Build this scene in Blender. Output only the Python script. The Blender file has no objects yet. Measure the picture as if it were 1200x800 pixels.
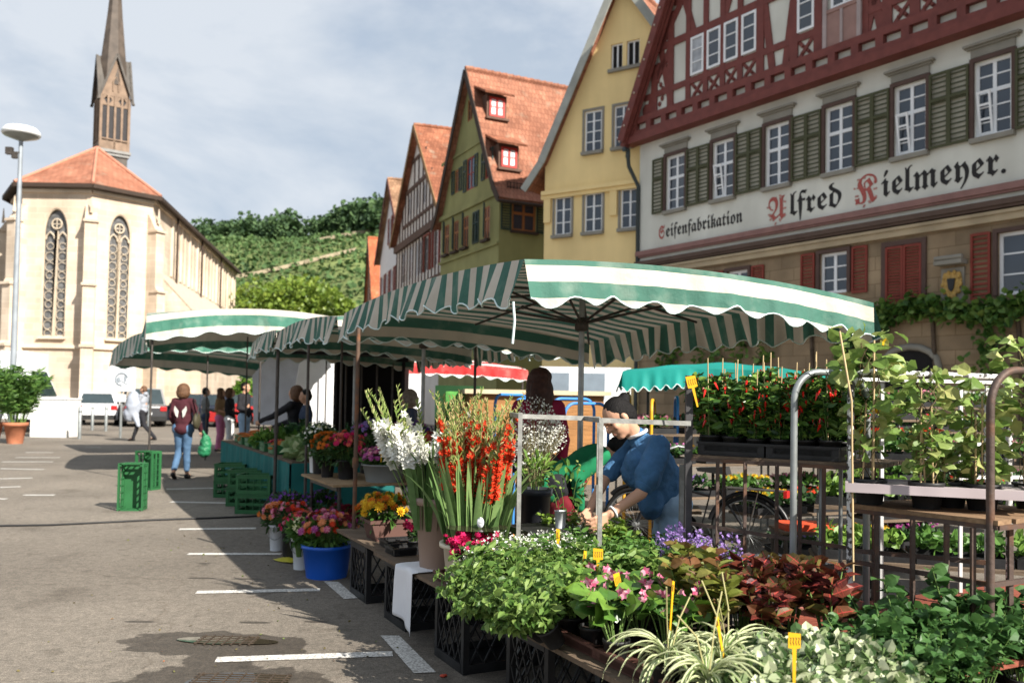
import bpy, math, random
import numpy as np
from mathutils import Vector, Matrix
from mathutils.geometry import tessellate_polygon
random.seed(7); rng = np.random.default_rng(7)
S = bpy.context.scene; COL = S.collection
R_ = math.radians
# ------------------------------------------------------------------ camera
F = 1020.; PY = 437.4; pit = .03; rol = R_(1.0); CH = 1.5
fw = Vector((0, math.cos(pit), math.sin(pit))); r0 = Vector((1, 0, 0)); u0 = Vector((0, -math.sin(pit), math.cos(pit)))
RT = r0*math.cos(rol) + u0*math.sin(rol); UP = -r0*math.sin(rol) + u0*math.cos(rol)
def ray(x, y): return fw + RT*((x-600)/F) + UP*((PY-y)/F)
def G(x, y, z=0.0):
    d = ray(x, y); t = (z-CH)/d.z; return Vector((d.x*t, d.y*t, z))
def D(x, y, Y):
    d = ray(x, y); t = Y/d.y; return Vector((d.x*t, Y, CH+d.z*t))
cam = bpy.data.cameras.new('camera'); co = bpy.data.objects.new('camera', cam); COL.objects.link(co)
m = Matrix((RT, UP, -fw)).transposed().to_4x4(); m.translation = (0, 0, CH); co.matrix_world = m
cam.sensor_width = 36; cam.lens = 36*F/1200; cam.shift_y = 37.4/1200; cam.clip_start = .1; cam.clip_end = 3000
cam.dof.use_dof = True; cam.dof.focus_distance = 4.9; cam.dof.aperture_fstop = 2.6
S.camera = co
# ------------------------------------------------------------------ world, sun
SUN_EL = R_(36); SX, SY = .70, -.714
wd = bpy.data.worlds.new("World"); S.world = wd; wd.use_nodes = True
nt = wd.node_tree; nd = nt.nodes; lk = nt.links; nd.clear()
out = nd.new('ShaderNodeOutputWorld'); bg = nd.new('ShaderNodeBackground'); lk.new(bg.outputs[0], out.inputs[0])
sky = nd.new('ShaderNodeTexSky'); sky.sky_type = 'NISHITA'; sky.sun_disc = False
sky.sun_elevation = SUN_EL; sky.sun_rotation = math.atan2(SX, SY); sky.dust_density = 1.4; sky.air_density = 1.0
tc = nd.new('ShaderNodeTexCoord')
def mapped(scale, loc):
    mp = nd.new('ShaderNodeMapping'); mp.inputs['Scale'].default_value = scale; mp.inputs['Location'].default_value = loc
    lk.new(tc.outputs['Generated'], mp.inputs[0]); return mp
def wnoise(scale, loc, sc, det, lo, hi):
    mp = mapped(scale, loc); n = nd.new('ShaderNodeTexNoise'); n.inputs['Scale'].default_value = sc; n.inputs['Detail'].default_value = det
    n.inputs['Roughness'].default_value = .55; n.inputs['Distortion'].default_value = .25
    lk.new(mp.outputs[0], n.inputs['Vector']); r = nd.new('ShaderNodeValToRGB'); r.color_ramp.elements[0].position = lo; r.color_ramp.elements[1].position = hi
    lk.new(n.outputs['Fac'], r.inputs[0]); return r
c1 = wnoise((1, 1, 1.7), (3.1, .7, .2), 1.3, 7, .22, .50)
c2 = wnoise((1, 1, 1.9), (.4, 1.9, .9), 2.4, 10, .46, .58)
mx1 = nd.new('ShaderNodeMix'); mx1.data_type = 'RGBA'; mx2 = nd.new('ShaderNodeMix'); mx2.data_type = 'RGBA'
SKYN = (2.9, 3.9, 5.2, 1); CL1 = (2.35, 2.72, 3.2, 1); CL2 = (3.8, 3.95, 4.15, 1)
mm1 = nd.new('ShaderNodeMath'); mm1.operation = 'MULTIPLY'; mm1.inputs[1].default_value = .9; lk.new(c1.outputs[0], mm1.inputs[0])
mm2 = nd.new('ShaderNodeMath'); mm2.operation = 'MULTIPLY'; mm2.inputs[1].default_value = .6; lk.new(c2.outputs[0], mm2.inputs[0])
lk.new(mm1.outputs[0], mx1.inputs[0]); sk = nd.new('ShaderNodeMix'); sk.data_type = 'RGBA'; sk.blend_type = 'MULTIPLY'; sk.inputs[0].default_value = 1; lk.new(sky.outputs[0], sk.inputs[6]); sk.inputs[7].default_value = (.66, .66, .66, 1); lk.new(sk.outputs[2], mx1.inputs[6]); mx1.inputs[7].default_value = CL1
lk.new(mm2.outputs[0], mx2.inputs[0]); lk.new(mx1.outputs[2], mx2.inputs[6]); mx2.inputs[7].default_value = CL2
lk.new(mx2.outputs[2], bg.inputs[0]); bg.inputs[1].default_value = .1
sl = bpy.data.lights.new('sun', 'SUN'); sl.energy = 4.4; sl.angle = R_(.53); sl.color = (1, .94, .85)
so = bpy.data.objects.new('sun', sl); COL.objects.link(so)
sd = Vector((SX, SY, 0)).normalized()*math.cos(SUN_EL) + Vector((0, 0, math.sin(SUN_EL)))
so.rotation_euler = sd.to_track_quat('Z', 'Y').to_euler(); so.location = (20, -20, 30)
S.view_settings.view_transform = 'Standard'; S.view_settings.look = 'None'; S.view_settings.gamma = 1; S.view_settings.exposure = 1.2
S.render.film_transparent = False
S.cycles.max_bounces = 6; S.cycles.diffuse_bounces = 4; S.cycles.glossy_bounces = 2; S.cycles.transmission_bounces = 4; S.cycles.transparent_max_bounces = 8
S.cycles.use_denoising = True; S.cycles.sample_clamp_indirect = 6
# ------------------------------------------------------------------ materials
MATS = {}
def mat(name, col, rough=.7, var=.12, scale=3., bump=0., bscale=40., metal=0., trans=0., spec=.3, island=0., kind=None, **k):
    if name in MATS: return MATS[name]
    M = bpy.data.materials.new(name); M.use_nodes = True; t = M.node_tree; n = t.nodes; l = t.links
    p = n['Principled BSDF']; o = n['Material Output']
    p.inputs['Roughness'].default_value = rough; p.inputs['Metallic'].default_value = metal
    p.inputs['Specular IOR Level'].default_value = spec
    tcx = n.new('ShaderNodeTexCoord'); c = tuple(col)+(1,)
    vec = tcx.outputs['Object']
    def noise(sc, det=5, v=None):
        q = n.new('ShaderNodeTexNoise'); q.inputs['Scale'].default_value = sc; q.inputs['Detail'].default_value = det; l.new(v or vec, q.inputs['Vector']); return q.outputs['Fac']
    def ramp(f, a, b, ca, cb):
        q = n.new('ShaderNodeValToRGB'); q.color_ramp.elements[0].position = a; q.color_ramp.elements[1].position = b
        q.color_ramp.elements[0].color = ca; q.color_ramp.elements[1].color = cb; l.new(f, q.inputs[0]); return q.outputs[0]
    def mixc(f, a, b, bt='MIX'):
        q = n.new('ShaderNodeMix'); q.data_type = 'RGBA'; q.blend_type = bt
        for s, x in ((0, f), (6, a), (7, b)):
            if isinstance(x, (int, float)): q.inputs[s].default_value = x
            elif isinstance(x, tuple): q.inputs[s].default_value = x
            else: l.new(x, q.inputs[s])
        return q.outputs[2]
    lo = tuple(max(0, v*(1-var)) for v in col)+(1,); hi = tuple(min(1, v*(1+var)) for v in col)+(1,)
    base = ramp(noise(scale), .32, .68, lo, hi)
    hgt = None
    if k.get('stain'):
        mp = n.new('ShaderNodeMapping'); mp.inputs['Scale'].default_value = (1, 1, .22); l.new(vec, mp.inputs[0]); base = mixc(k['stain'], base, ramp(noise(1.1, 9, mp.outputs[0]), .35, .68, (.62, .6, .56, 1), (1.06, 1.05, 1.03, 1)), 'MULTIPLY'); base = mixc(k['stain'], base, ramp(noise(.32, 6), .4, .6, (.86, .85, .84, 1), (1.04, 1.04, 1.04, 1)), 'MULTIPLY')
    if kind == 'brick':       # k: bw, bh, mortar, c2
        br = n.new('ShaderNodeTexBrick'); l.new(tcx.outputs['UV'], br.inputs['Vector'])
        br.inputs['Scale'].default_value = 1; br.inputs['Brick Width'].default_value = k['bw']; br.inputs['Row Height'].default_value = k['bh']
        br.inputs['Mortar Size'].default_value = k.get('ms', .012); br.inputs['Mortar Smooth'].default_value = .3; br.offset = .5
        br.inputs['Color1'].default_value = (1, 1, 1, 1); br.inputs['Color2'].default_value = tuple(k.get('c2', (.8, .8, .8)))+(1,)
        br.inputs['Mortar'].default_value = tuple(k.get('mort', (.6, .6, .6)))+(1,)
        base = mixc(1., base, br.outputs['Color'], 'MULTIPLY'); hgt = br.outputs['Fac']
        st = ramp(noise(.35, 8), .35, .7, (.78, .74, .7, 1), (1, 1, 1, 1)); base = mixc(.8, base, st, 'MULTIPLY')
    if kind == 'tiles':       # roof tiles, uv in metres, v up the slope
        br = n.new('ShaderNodeTexBrick'); l.new(tcx.outputs['UV'], br.inputs['Vector']); br.offset = k.get('off', .5)
        br.inputs['Scale'].default_value = 1; br.inputs['Brick Width'].default_value = k['bw']; br.inputs['Row Height'].default_value = k['bh']
        br.inputs['Mortar Size'].default_value = .018; br.inputs['Mortar Smooth'].default_value = .6
        br.inputs['Color1'].default_value = (1, 1, 1, 1); br.inputs['Color2'].default_value = (.72, .68, .66, 1); br.inputs['Mortar'].default_value = (.45, .38, .36, 1)
        base = mixc(1., base, br.outputs['Color'], 'MULTIPLY')
        sp = n.new('ShaderNodeSeparateXYZ'); l.new(tcx.outputs['UV'], sp.inputs[0])
        md = n.new('ShaderNodeMath'); md.operation = 'FRACT'; dv = n.new('ShaderNodeMath'); dv.operation = 'DIVIDE'; l.new(sp.outputs[1], dv.inputs[0]); dv.inputs[1].default_value = k['bh']; l.new(dv.outputs[0], md.inputs[0])
        hgt = md.outputs[0]
        st = ramp(noise(.5, 8), .38, .66, (.62, .56, .52, 1), (1, 1, 1, 1)); base = mixc(.75, base, st, 'MULTIPLY')
        li = ramp(noise(1.7, 10), .6, .75, (0, 0, 0, 1), (1, 1, 1, 1)); base = mixc(li, base, mixc(.45, base, (.3, .27, .2, 1)))
    if kind == 'stripe':      # awning stripes on v (metres)
        sp = n.new('ShaderNodeSeparateXYZ'); l.new(tcx.outputs['UV'], sp.inputs[0])
        a = n.new('ShaderNodeMath'); a.operation = 'DIVIDE'; l.new(sp.outputs[1], a.inputs[0]); a.inputs[1].default_value = k['per']
        b = n.new('ShaderNodeMath'); b.operation = 'FRACT'; l.new(a.outputs[0], b.inputs[0])
        g = n.new('ShaderNodeMath'); g.operation = 'GREATER_THAN'; l.new(b.outputs[0], g.inputs[0]); g.inputs[1].default_value = .5
        c2 = tuple(k['c2']); w = ramp(noise(2.2, 8), .3, .7, tuple(v*.8 for v in c2)+(1,), c2+(1,))
        base = mixc(g.outputs[0], base, w)
        fade = ramp(noise(5., 10), .5, .74, (0, 0, 0, 1), (.35, .35, .35, 1)); base = mixc(fade, base, (.35, .38, .32, 1))
    if kind == 'wood':
        wv = n.new('ShaderNodeTexNoise'); mp = n.new('ShaderNodeMapping'); mp.inputs['Scale'].default_value = k.get('grain', (2, 30, 30)); l.new(vec, mp.inputs[0]); l.new(mp.outputs[0], wv.inputs['Vector']); wv.inputs['Scale'].default_value = 1.5; wv.inputs['Detail'].default_value = 6
        base = mixc(.8, base, ramp(wv.outputs['Fac'], .3, .7, (.55, .5, .46, 1), (1.1, 1.05, 1, 1)), 'MULTIPLY'); hgt = wv.outputs['Fac']
    if kind == 'rust':
        f = ramp(noise(k.get('rs', 9), 8), .5, .62, (0, 0, 0, 1), (1, 1, 1, 1)); base = mixc(f, base, tuple(k.get('c2', (.16, .07, .035)))+(1,))
    if k.get('peel'):         # flakes of another paint
        f = ramp(noise(k.get('ps', 30), 8), .5, .54, (0, 0, 0, 1), (1, 1, 1, 1)); base = mixc(f, base, tuple(k['peel'])+(1,))
    if island:
        ge = n.new('ShaderNodeNewGeometry'); r = n.new('ShaderNodeValToRGB'); l.new(ge.outputs['Random Per Island'], r.inputs[0])
        cs = k.get('cols') or [tuple(max(0, v*(1-island)) for v in col), col, tuple(min(1, v*(1+island)) for v in col)]
        e = r.color_ramp.elements; e[0].color = tuple(cs[0])+(1,); e[1].color = tuple(cs[-1])+(1,)
        for i, cc in enumerate(cs[1:-1]): q = e.new((i+1)/(len(cs)-1)); q.color = tuple(cc)+(1,)
        base = mixc(.35, r.outputs[0], mixc(1., r.outputs[0], ramp(noise(scale*4), .3, .7, (.6, .6, .6, 1), (1.3, 1.3, 1.3, 1)), 'MULTIPLY'))
    l.new(base, p.inputs['Base Color'])
    if bump or hgt is not None:
        bp = n.new('ShaderNodeBump'); bp.inputs['Strength'].default_value = max(bump, k.get('hb', .5) if hgt is not None else 0); bp.inputs['Distance'].default_value = k.get('bd', .02)
        nb = noise(bscale, 6)
        if hgt is not None:
            ad = n.new('ShaderNodeMath'); ad.operation = 'MULTIPLY_ADD'; l.new(nb, ad.inputs[0]); ad.inputs[1].default_value = .35; l.new(hgt, ad.inputs[2])
            if kind == 'brick': bp.invert = True
            l.new(ad.outputs[0], bp.inputs['Height'])
        else: l.new(nb, bp.inputs['Height'])
        l.new(bp.outputs[0], p.inputs['Normal'])
    if trans:
        tr = n.new('ShaderNodeBsdfTranslucent'); l.new(base, tr.inputs['Color']); mxs = n.new('ShaderNodeMixShader'); mxs.inputs[0].default_value = trans
        l.new(p.outputs[0], mxs.inputs[1]); l.new(tr.outputs[0], mxs.inputs[2]); l.new(mxs.outputs[0], o.inputs[0])
    MATS[name] = M; return M
# ------------------------------------------------------------------ mesh builder
class MB:
    def __init__(s): s.v = []; s.f = []; s.mi = []; s.uv = []; s.sm = []; s.cur = 0; s.smooth = False
    def add(s, vs, fs, uvs=None, smooth=None):
        b = len(s.v); s.v += [tuple(x) for x in vs]
        for i, f in enumerate(fs):
            s.f.append([b+j for j in f]); s.mi.append(s.cur); s.sm.append(s.smooth if smooth is None else smooth)
            s.uv.append(uvs[i] if uvs else None)
        return s
    def box(s, c, d, rz=0, M=None):
        x, y, z = (q/2 for q in d); vs = [Vector((a*x, b*y, e*z)) for e in (-1, 1) for a, b in ((-1, -1), (1, -1), (1, 1), (-1, 1))]
        if M is not None: vs = [M @ v for v in vs]
        elif rz: ro = Matrix.Rotation(rz, 3, 'Z'); vs = [ro @ v for v in vs]
        c = Vector(c); vs = [v+c for v in vs]
        return s.add(vs, [(0, 3, 2, 1), (4, 5, 6, 7), (0, 1, 5, 4), (1, 2, 6, 5), (2, 3, 7, 6), (3, 0, 4, 7)])
    def b2(s, a, b): # box by two corners
        a = Vector(a); b = Vector(b); return s.box((a+b)/2, [abs(q) for q in (b-a)])
    def bar(s, a, b, w, h=None, up=(0, 0, 1)):
        a = Vector(a); b = Vector(b); d = b-a; L = d.length; h = h or w
        if tuple(up) == (0, 1, 0): w, h = h, w
        if L < 1e-6: return s
        x = d/L; u = Vector(up); y = u.cross(x)
        if y.length < 1e-3: y = Vector((0, 1, 0)).cross(x)
        if y.length < 1e-3: y = Vector((1, 0, 0)).cross(x)
        y.normalize(); z = x.cross(y); M = Matrix((x, y, z)).transposed()
        return s.box((a+b)/2, (L, w, h), M=M)
    def tube(s, pts, r, n=8, cap=True, smooth=True):
        pts = [Vector(p) for p in pts]; k = len(pts); rs = r if isinstance(r, (list, tuple)) else [r]*k
        vs = []; pu = None
        for i, p in enumerate(pts):
            d = (pts[min(i+1, k-1)]-pts[max(i-1, 0)]).normalized()
            if pu is None: pu = Vector((0, 0, 1)).cross(d); pu = pu if pu.length > 1e-3 else Vector((1, 0, 0))
            a = (pu - d*pu.dot(d)).normalized(); b = d.cross(a); pu = a
            for j in range(n): t = 2*math.pi*j/n; vs.append(p+(a*math.cos(t)+b*math.sin(t))*rs[i])
        fs = [(i*n+j, i*n+(j+1) % n, (i+1)*n+(j+1) % n, (i+1)*n+j) for i in range(k-1) for j in range(n)]
        s.add(vs, fs, smooth=smooth)
        if cap: s.add(vs[:n], [tuple(range(n))[::-1]], smooth=False); s.add(vs[-n:], [tuple(range(n))], smooth=False)
        return s
    def lathe(s, prof, c=(0, 0, 0), n=24, sx=1, sy=1, smooth=True, M=None, cap=True):
        c = Vector(c); vs = []
        for r, z in prof:
            for j in range(n):
                t = 2*math.pi*j/n; q = Vector((r*math.cos(t)*sx, r*math.sin(t)*sy, z)); q = M @ q if M is not None else q; vs.append(q+c)
        k = len(prof); s.add(vs, [(i*n+j, i*n+(j+1) % n, (i+1)*n+(j+1) % n, (i+1)*n+j) for i in range(k-1) for j in range(n)], smooth=smooth)
        if cap:
            if prof[0][0] > 1e-4: s.add(vs[:n], [tuple(range(n))[::-1]], smooth=False)
            if prof[-1][0] > 1e-4: s.add(vs[-n:], [tuple(range(n))], smooth=False)
        return s
    def ball(s, c, r, n=12, k=8, M=None):
        r = r if isinstance(r, (list, tuple)) else (r, r, r)
        vs = []; fs = []
        for i in range(k+1):
            a = math.pi*i/k
            for j in range(n): t = 2*math.pi*j/n; q = Vector((r[0]*math.sin(a)*math.cos(t), r[1]*math.sin(a)*math.sin(t), r[2]*math.cos(a))); q = M @ q if M is not None else q; vs.append(q+Vector(c))
        for i in range(k):
            for j in range(n): fs.append((i*n+j, (i+1)*n+j, (i+1)*n+(j+1) % n, i*n+(j+1) % n))
        return s.add(vs, fs, smooth=True)
    def prism(s, poly, y0, y1, ax='y'):   # poly in (x,z) extruded along y; ax 'z': poly (x,y) along z
        n = len(poly)
        if ax == 'y': vs = [(p[0], y0, p[1]) for p in poly]+[(p[0], y1, p[1]) for p in poly]
        elif ax == 'x': vs = [(y0, p[0], p[1]) for p in poly]+[(y1, p[0], p[1]) for p in poly]
        else: vs = [(p[0], p[1], y0) for p in poly]+[(p[0], p[1], y1) for p in poly]
        s.add(vs, [tuple(range(n)), tuple(range(2*n-1, n-1, -1))]+[(i, i+n, (i+1) % n+n, (i+1) % n) for i in range(n)]); return s
    def plate(s, outer, holes, y=0., rev=.15):   # plate in (x,z) with holes, reveals running to y+rev
        polys = [[Vector((p[0], y, p[1])) for p in outer]]+[[Vector((p[0], y, p[1])) for p in h] for h in holes]
        fl = [p for q in polys for p in q]; tr = tessellate_polygon(polys); fs = []
        for a, b, c in tr:
            nn = (fl[b]-fl[a]).cross(fl[c]-fl[a]); fs.append((a, b, c) if nn.y < 0 else (a, c, b))
        s.add(fl, fs)
        for h in holes:
            n = len(h); vs = [(p[0], y, p[1]) for p in h]+[(p[0], y+rev, p[1]) for p in h]; s.add(vs, [(i, (i+1) % n, (i+1) % n+n, i+n) for i in range(n)])
        return s
    def build(s, name, mats, parent=None, uvd=None, wn=False, loc=None, smooth_all=None):
        me = bpy.data.meshes.new(name); me.from_pydata(s.v, [], s.f)
        mats = mats if isinstance(mats, (list, tuple)) else [mats]
        for q in mats: me.materials.append(q)
        me.polygons.foreach_set('material_index', s.mi); me.polygons.foreach_set('use_smooth', s.sm)
        if uvd or any(u is not None for u in s.uv):
            uvl = me.uv_layers.new(name='UVMap'); dat = np.zeros((len(me.loops), 2), np.float32)
            for p, u in zip(me.polygons, s.uv):
                for q, li in enumerate(p.loop_indices):
                    if u is not None: dat[li] = u[q]
                    else:
                        cpt = Vector(s.v[me.loops[li].vertex_index]); nn = p.normal
                        if abs(nn.z) > .25 and uvd == 'roof':
                            hx = Vector((0, 0, 1)).cross(nn); hx = hx.normalized() if hx.length > 1e-4 else Vector((1, 0, 0)); vv = nn.cross(hx)
                            if abs(hx.x)+abs(hx.y) and (hx.x+hx.y*.9) < 0: hx = -hx
                            dat[li] = (cpt.dot(hx), cpt.dot(vv))
                        else:
                            hx = Vector((-nn.y, nn.x, 0)); hx = hx.normalized() if hx.length > 1e-4 else Vector((1, 0, 0)); dat[li] = (cpt.dot(hx), cpt.z if hx.length and abs(nn.z) < .9 else cpt.y)
            uvl.data.foreach_set('uv', dat.ravel())
        ob = bpy.data.objects.new(name, me); COL.objects.link(ob)
        if parent is not None: ob.parent = parent
        if loc is not None: ob.location = loc
        return ob
def tag(o, label=None, cat=None, group=None, kind=None):
    if label: o['label'] = label
    if cat: o['category'] = cat
    if group: o['group'] = group
    if kind: o['kind'] = kind
    return o
def thing(name, label, cat, loc=(0, 0, 0), rz=0, group=None):
    o = bpy.data.objects.new(name, None); COL.objects.link(o); o.location = loc; o.rotation_euler = (0, 0, rz); o.empty_display_size = .2
    return tag(o, label, cat, group)
def kids(o): return [c for c in bpy.data.objects if c.parent == o]
KID = {}
def copy_tree(o, loc=None, rz=None, label=None, scale=None, group=None):
    def cp(a, par):
        c = a.copy(); COL.objects.link(c); c.parent = par
        for ch in a.children: cp(ch, c)
        return c
    c = cp(o, None)
    if loc is not None: c.location = loc
    if rz is not None: c.rotation_euler = (0, 0, rz)
    if scale is not None: c.scale = (scale,)*3 if isinstance(scale, (int, float)) else scale
    if label: c['label'] = label
    if group: c['group'] = group
    return c
# ------------------------------------------------------------------ numpy stamps (leaves, petals)
def frames(d, up=None):
    d = d/np.maximum(np.linalg.norm(d, axis=1, keepdims=True), 1e-6)
    up = np.tile([0, 0, 1.], (len(d), 1)) if up is None else up
    x = np.cross(d, up); nx = np.linalg.norm(x, axis=1, keepdims=True); x = np.where(nx < 1e-3, np.array([[1., 0, 0]]), x/np.maximum(nx, 1e-6)); z = np.cross(x, d)
    return np.stack([x, d, z], axis=2)      # columns x, y(dir), z
def stamp(tv, tf, pos, rot, sc):
    tv = np.asarray(tv, float); sc = np.asarray(sc, float)
    if sc.ndim == 1: sc = np.repeat(sc[:, None], 3, 1)
    v = np.einsum('nij,nkj->nki', rot, tv[None]*sc[:, None, :])+pos[:, None, :]
    k = len(tv); fs = [[list(np.array(f)+i*k) for f in tf] for i in range(len(pos))]
    return v.reshape(-1, 3), [f for q in fs for f in q]
def meshobj(name, parts, mats, parent=None, smooth=False):
    """parts: list of (verts, faces, matindex)"""
    V = []; Fc = []; mi = []; b = 0
    for v, f, k in parts:
        V.append(v); Fc += [[i+b for i in q] for q in f]; mi += [k]*len(f); b += len(v)
    me = bpy.data.meshes.new(name); me.from_pydata(np.concatenate(V).tolist(), [], [[int(i) for i in q] for q in Fc])
    for q in (mats if isinstance(mats, (list, tuple)) else [mats]): me.materials.append(q)
    me.polygons.foreach_set('material_index', mi)
    if smooth: me.polygons.foreach_set('use_smooth', [True]*len(me.polygons))
    ob = bpy.data.objects.new(name, me); COL.objects.link(ob); ob.parent = parent; return ob
LEAF = ([(0, 0, 0), (-.46, .34, .1), (0, .45, -.02), (.46, .34, .1), (-.36, .72, .03), (0, .8, -.08), (.36, .72, .03), (0, 1.02, -.2)], [(0, 2, 1), (0, 3, 2), (1, 2, 5, 4), (2, 3, 6, 5), (4, 5, 7), (5, 6, 7)])
LEAF4 = ([(0, 0, 0), (-.42, .28, .07), (-.38, .66, .05), (0, 1, -.1), (.38, .66, .05), (.42, .28, .07), (0, .5, -.04)], [(0, 6, 1), (1, 6, 2), (2, 6, 3), (3, 6, 4), (4, 6, 5), (5, 6, 0)])
QUAD = ([(-.45, 0, 0), (.45, 0, 0), (.5, .6, .1), (0, 1, 0), (-.5, .6, -.1)], [(0, 1, 2, 3, 4)])
def rdir(n, zb=0., zs=1.):
    a = rng.normal(size=(n, 3)); a[:, 2] = a[:, 2]*zs+zb; return a/np.linalg.norm(a, axis=1, keepdims=True)
def leaves(pos, d, L, W=.5, tmpl=LEAF4, jit=.42):
    n = len(pos); s = L*(1+rng.uniform(-jit, jit, n)); up = rdir(n, 1.4)
    return stamp(tmpl[0], tmpl[1], pos, frames(d, up), np.stack([s*W*2, s, s], 1))
def green(name, col, island=.35, trans=.3, rough=.45, **k): return mat(name, col, rough=rough, island=island, trans=trans, spec=.35, scale=8, **k)
# ================================================================== SETTING
asph = mat('asphalt', (.185, .162, .137), rough=.88, var=.16, scale=.6, bump=.35, bscale=160, bd=.01)
def asphalt_detail():
    t = asph.node_tree; n = t.nodes; l = t.links; p = n['Principled BSDF']; src = p.inputs['Base Color'].links[0].from_socket
    tcx = n['Texture Coordinate'] if 'Texture Coordinate' in n else [q for q in n if q.type == 'TEX_COORD'][0]
    def lay(src, tex, a, b, ca, cb):
        r = n.new('ShaderNodeValToRGB'); r.color_ramp.elements[0].position = a; r.color_ramp.elements[1].position = b; r.color_ramp.elements[0].color = ca; r.color_ramp.elements[1].color = cb
        l.new(tex, r.inputs[0]); q = n.new('ShaderNodeMix'); q.data_type = 'RGBA'; q.blend_type = 'MULTIPLY'; q.inputs[0].default_value = 1; l.new(src, q.inputs[6]); l.new(r.outputs[0], q.inputs[7]); return q.outputs[2]
    def nz(sc, d=6, k='ShaderNodeTexNoise'):
        q = n.new(k); q.inputs['Scale'].default_value = sc
        if 'Detail' in q.inputs: q.inputs['Detail'].default_value = d
        l.new(tcx.outputs['Object'], q.inputs['Vector']); return q
    s = lay(src, nz(130, 3).outputs['Fac'], .35, .68, (.62, .62, .62, 1), (1.35, 1.33, 1.3, 1))
    s = lay(s, nz(.22, 8).outputs['Fac'], .38, .62, (.86, .85, .84, 1), (1.1, 1.1, 1.1, 1))
    s = lay(s, nz(1.3, 9).outputs['Fac'], .60, .70, (1, 1, 1, 1), (.78, .77, .76, 1))
    v = n.new('ShaderNodeTexVoronoi'); v.feature = 'DISTANCE_TO_EDGE'; v.inputs['Scale'].default_value = .33
    nn = nz(2.2, 6); ad = n.new('ShaderNodeVectorMath'); ad.operation = 'MULTIPLY_ADD'; l.new(nn.outputs['Color'], ad.inputs[0]); ad.inputs[1].default_value = (.5, .5, .5); l.new(tcx.outputs['Object'], ad.inputs[2]); l.new(ad.outputs[0], v.inputs['Vector'])
    s = lay(s, v.outputs['Distance'], .0, .003, (.8, .78, .76, 1), (1, 1, 1, 1))
    s = lay(s, nz(14, 8).outputs['Fac'], .36, .64, (.86, .86, .85, 1), (1.12, 1.11, 1.1, 1)); s = lay(s, nz(45, 8).outputs['Fac'], .34, .66, (.78, .78, .77, 1), (1.2, 1.2, 1.18, 1)); s = lay(s, nz(4, 9).outputs['Fac'], .62, .66, (1, 1, 1, 1), (.80, .79, .78, 1))
    sp = n.new('ShaderNodeSeparateXYZ'); l.new(tcx.outputs['Object'], sp.inputs[0]); nf_ = nz(5.5, 9).outputs['Fac']; tot = None
    def mt(op, a, b=None):
        q = n.new('ShaderNodeMath'); q.operation = op
        for i_, x_ in ((0, a), (1, b)):
            if x_ is None: continue
            if isinstance(x_, (int, float)): q.inputs[i_].default_value = x_
            else: l.new(x_, q.inputs[i_])
        return q.outputs[0]
    for (px_, py_, rx, ry) in ((225, 752, .42, .25), (300, 756, .34, .24), (262, 772, .22, .22), (270, 798, .50, .30), (215, 800, .35, .25), (388, 768, .2, .05), (165, 728, .1, .03), (300, 729, .1, .03), (372, 728, .09, .03), (345, 690, .07, .03), (240, 660, .07, .03), (236, 677, .12, .03), (290, 678, .12, .03)):
        c_ = G(px_, py_); dx = mt('DIVIDE', mt('SUBTRACT', sp.outputs[0], c_.x), rx); dy = mt('DIVIDE', mt('SUBTRACT', sp.outputs[1], c_.y), ry); d_ = mt('ADD', mt('MULTIPLY', dx, dx), mt('MULTIPLY', dy, dy)); f_ = mt('SUBTRACT', 1.35, mt('ADD', d_, mt('MULTIPLY', mt('SUBTRACT', nf_, .5), 2.2))); tot = f_ if tot is None else mt('MAXIMUM', tot, f_)
    r = n.new('ShaderNodeValToRGB'); r.color_ramp.elements[0].position = .28; r.color_ramp.elements[1].position = .42; l.new(tot, r.inputs[0])
    q = n.new('ShaderNodeMix'); q.data_type = 'RGBA'; q.blend_type = 'MULTIPLY'; l.new(r.outputs[0], q.inputs[0]); l.new(s, q.inputs[6]); q.inputs[7].default_value = (.40, .385, .37, 1); s = q.outputs[2]
    rr_ = n.new('ShaderNodeMapRange'); rr_.inputs[3].default_value = .88; rr_.inputs[4].default_value = .6; l.new(r.outputs[0], rr_.inputs[0]); l.new(rr_.outputs[0], p.inputs['Roughness'])
    l.new(s, p.inputs['Base Color'])
asphalt_detail()
g = MB(); N = 24
g.add([(-900, -300, 0), (900, -300, 0), (900, 1500, 0), (-900, 1500, 0)], [(0, 1, 2, 3)]); tag(g.build('ground', asph), kind='structure')
paint = mat('road_paint', (.62, .60, .56), rough=.8, var=.1, scale=6, bump=.2, peel=(.36, .34, .31), ps=75)
for a, b in (((253, 773), (460, 766)), ((230, 694), (375, 691)), ((220, 649), (330, 649)), ((210, 620), (300, 619)), ((200, 588), (300, 590)), ((195, 573), (292, 571)), ((30, 530), (62, 530)), ((18, 536), (70, 536)), ((2, 541), (62, 541)), ((0, 549), (52, 550)), ((0, 561), (38, 560)), ((0, 571), (24, 570)), ((0, 585), (6, 584)), ((28, 580), (64, 580)), ((100, 524), (118, 524))):
    p, q = G(*a), G(*b); w = .05 if p.y < 9 else .06; nrm = Vector((-(q-p).y, (q-p).x, 0)).normalized()*w
    tag(MB().add([p-nrm+Vector((0, 0, .004)), q-nrm+Vector((0, 0, .004)), q+nrm+Vector((0, 0, .004)), p+nrm+Vector((0, 0, .004))], [(0, 1, 2, 3)]).build('road_marking', paint), kind='structure')
for pts in (((446, 745), (468, 745), (511, 788), (485, 789)), ((379, 681), (397, 682), (419, 701), (403, 702)), ((314, 615), (326, 615), (333, 624), (319, 624)), ((338, 641), (346, 641), (349, 650), (343, 650))):
    tag(MB().add([G(*p)+Vector((0, 0, .005)) for p in pts], [(0, 3, 2, 1)]).build('road_marking', paint), kind='structure')
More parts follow.
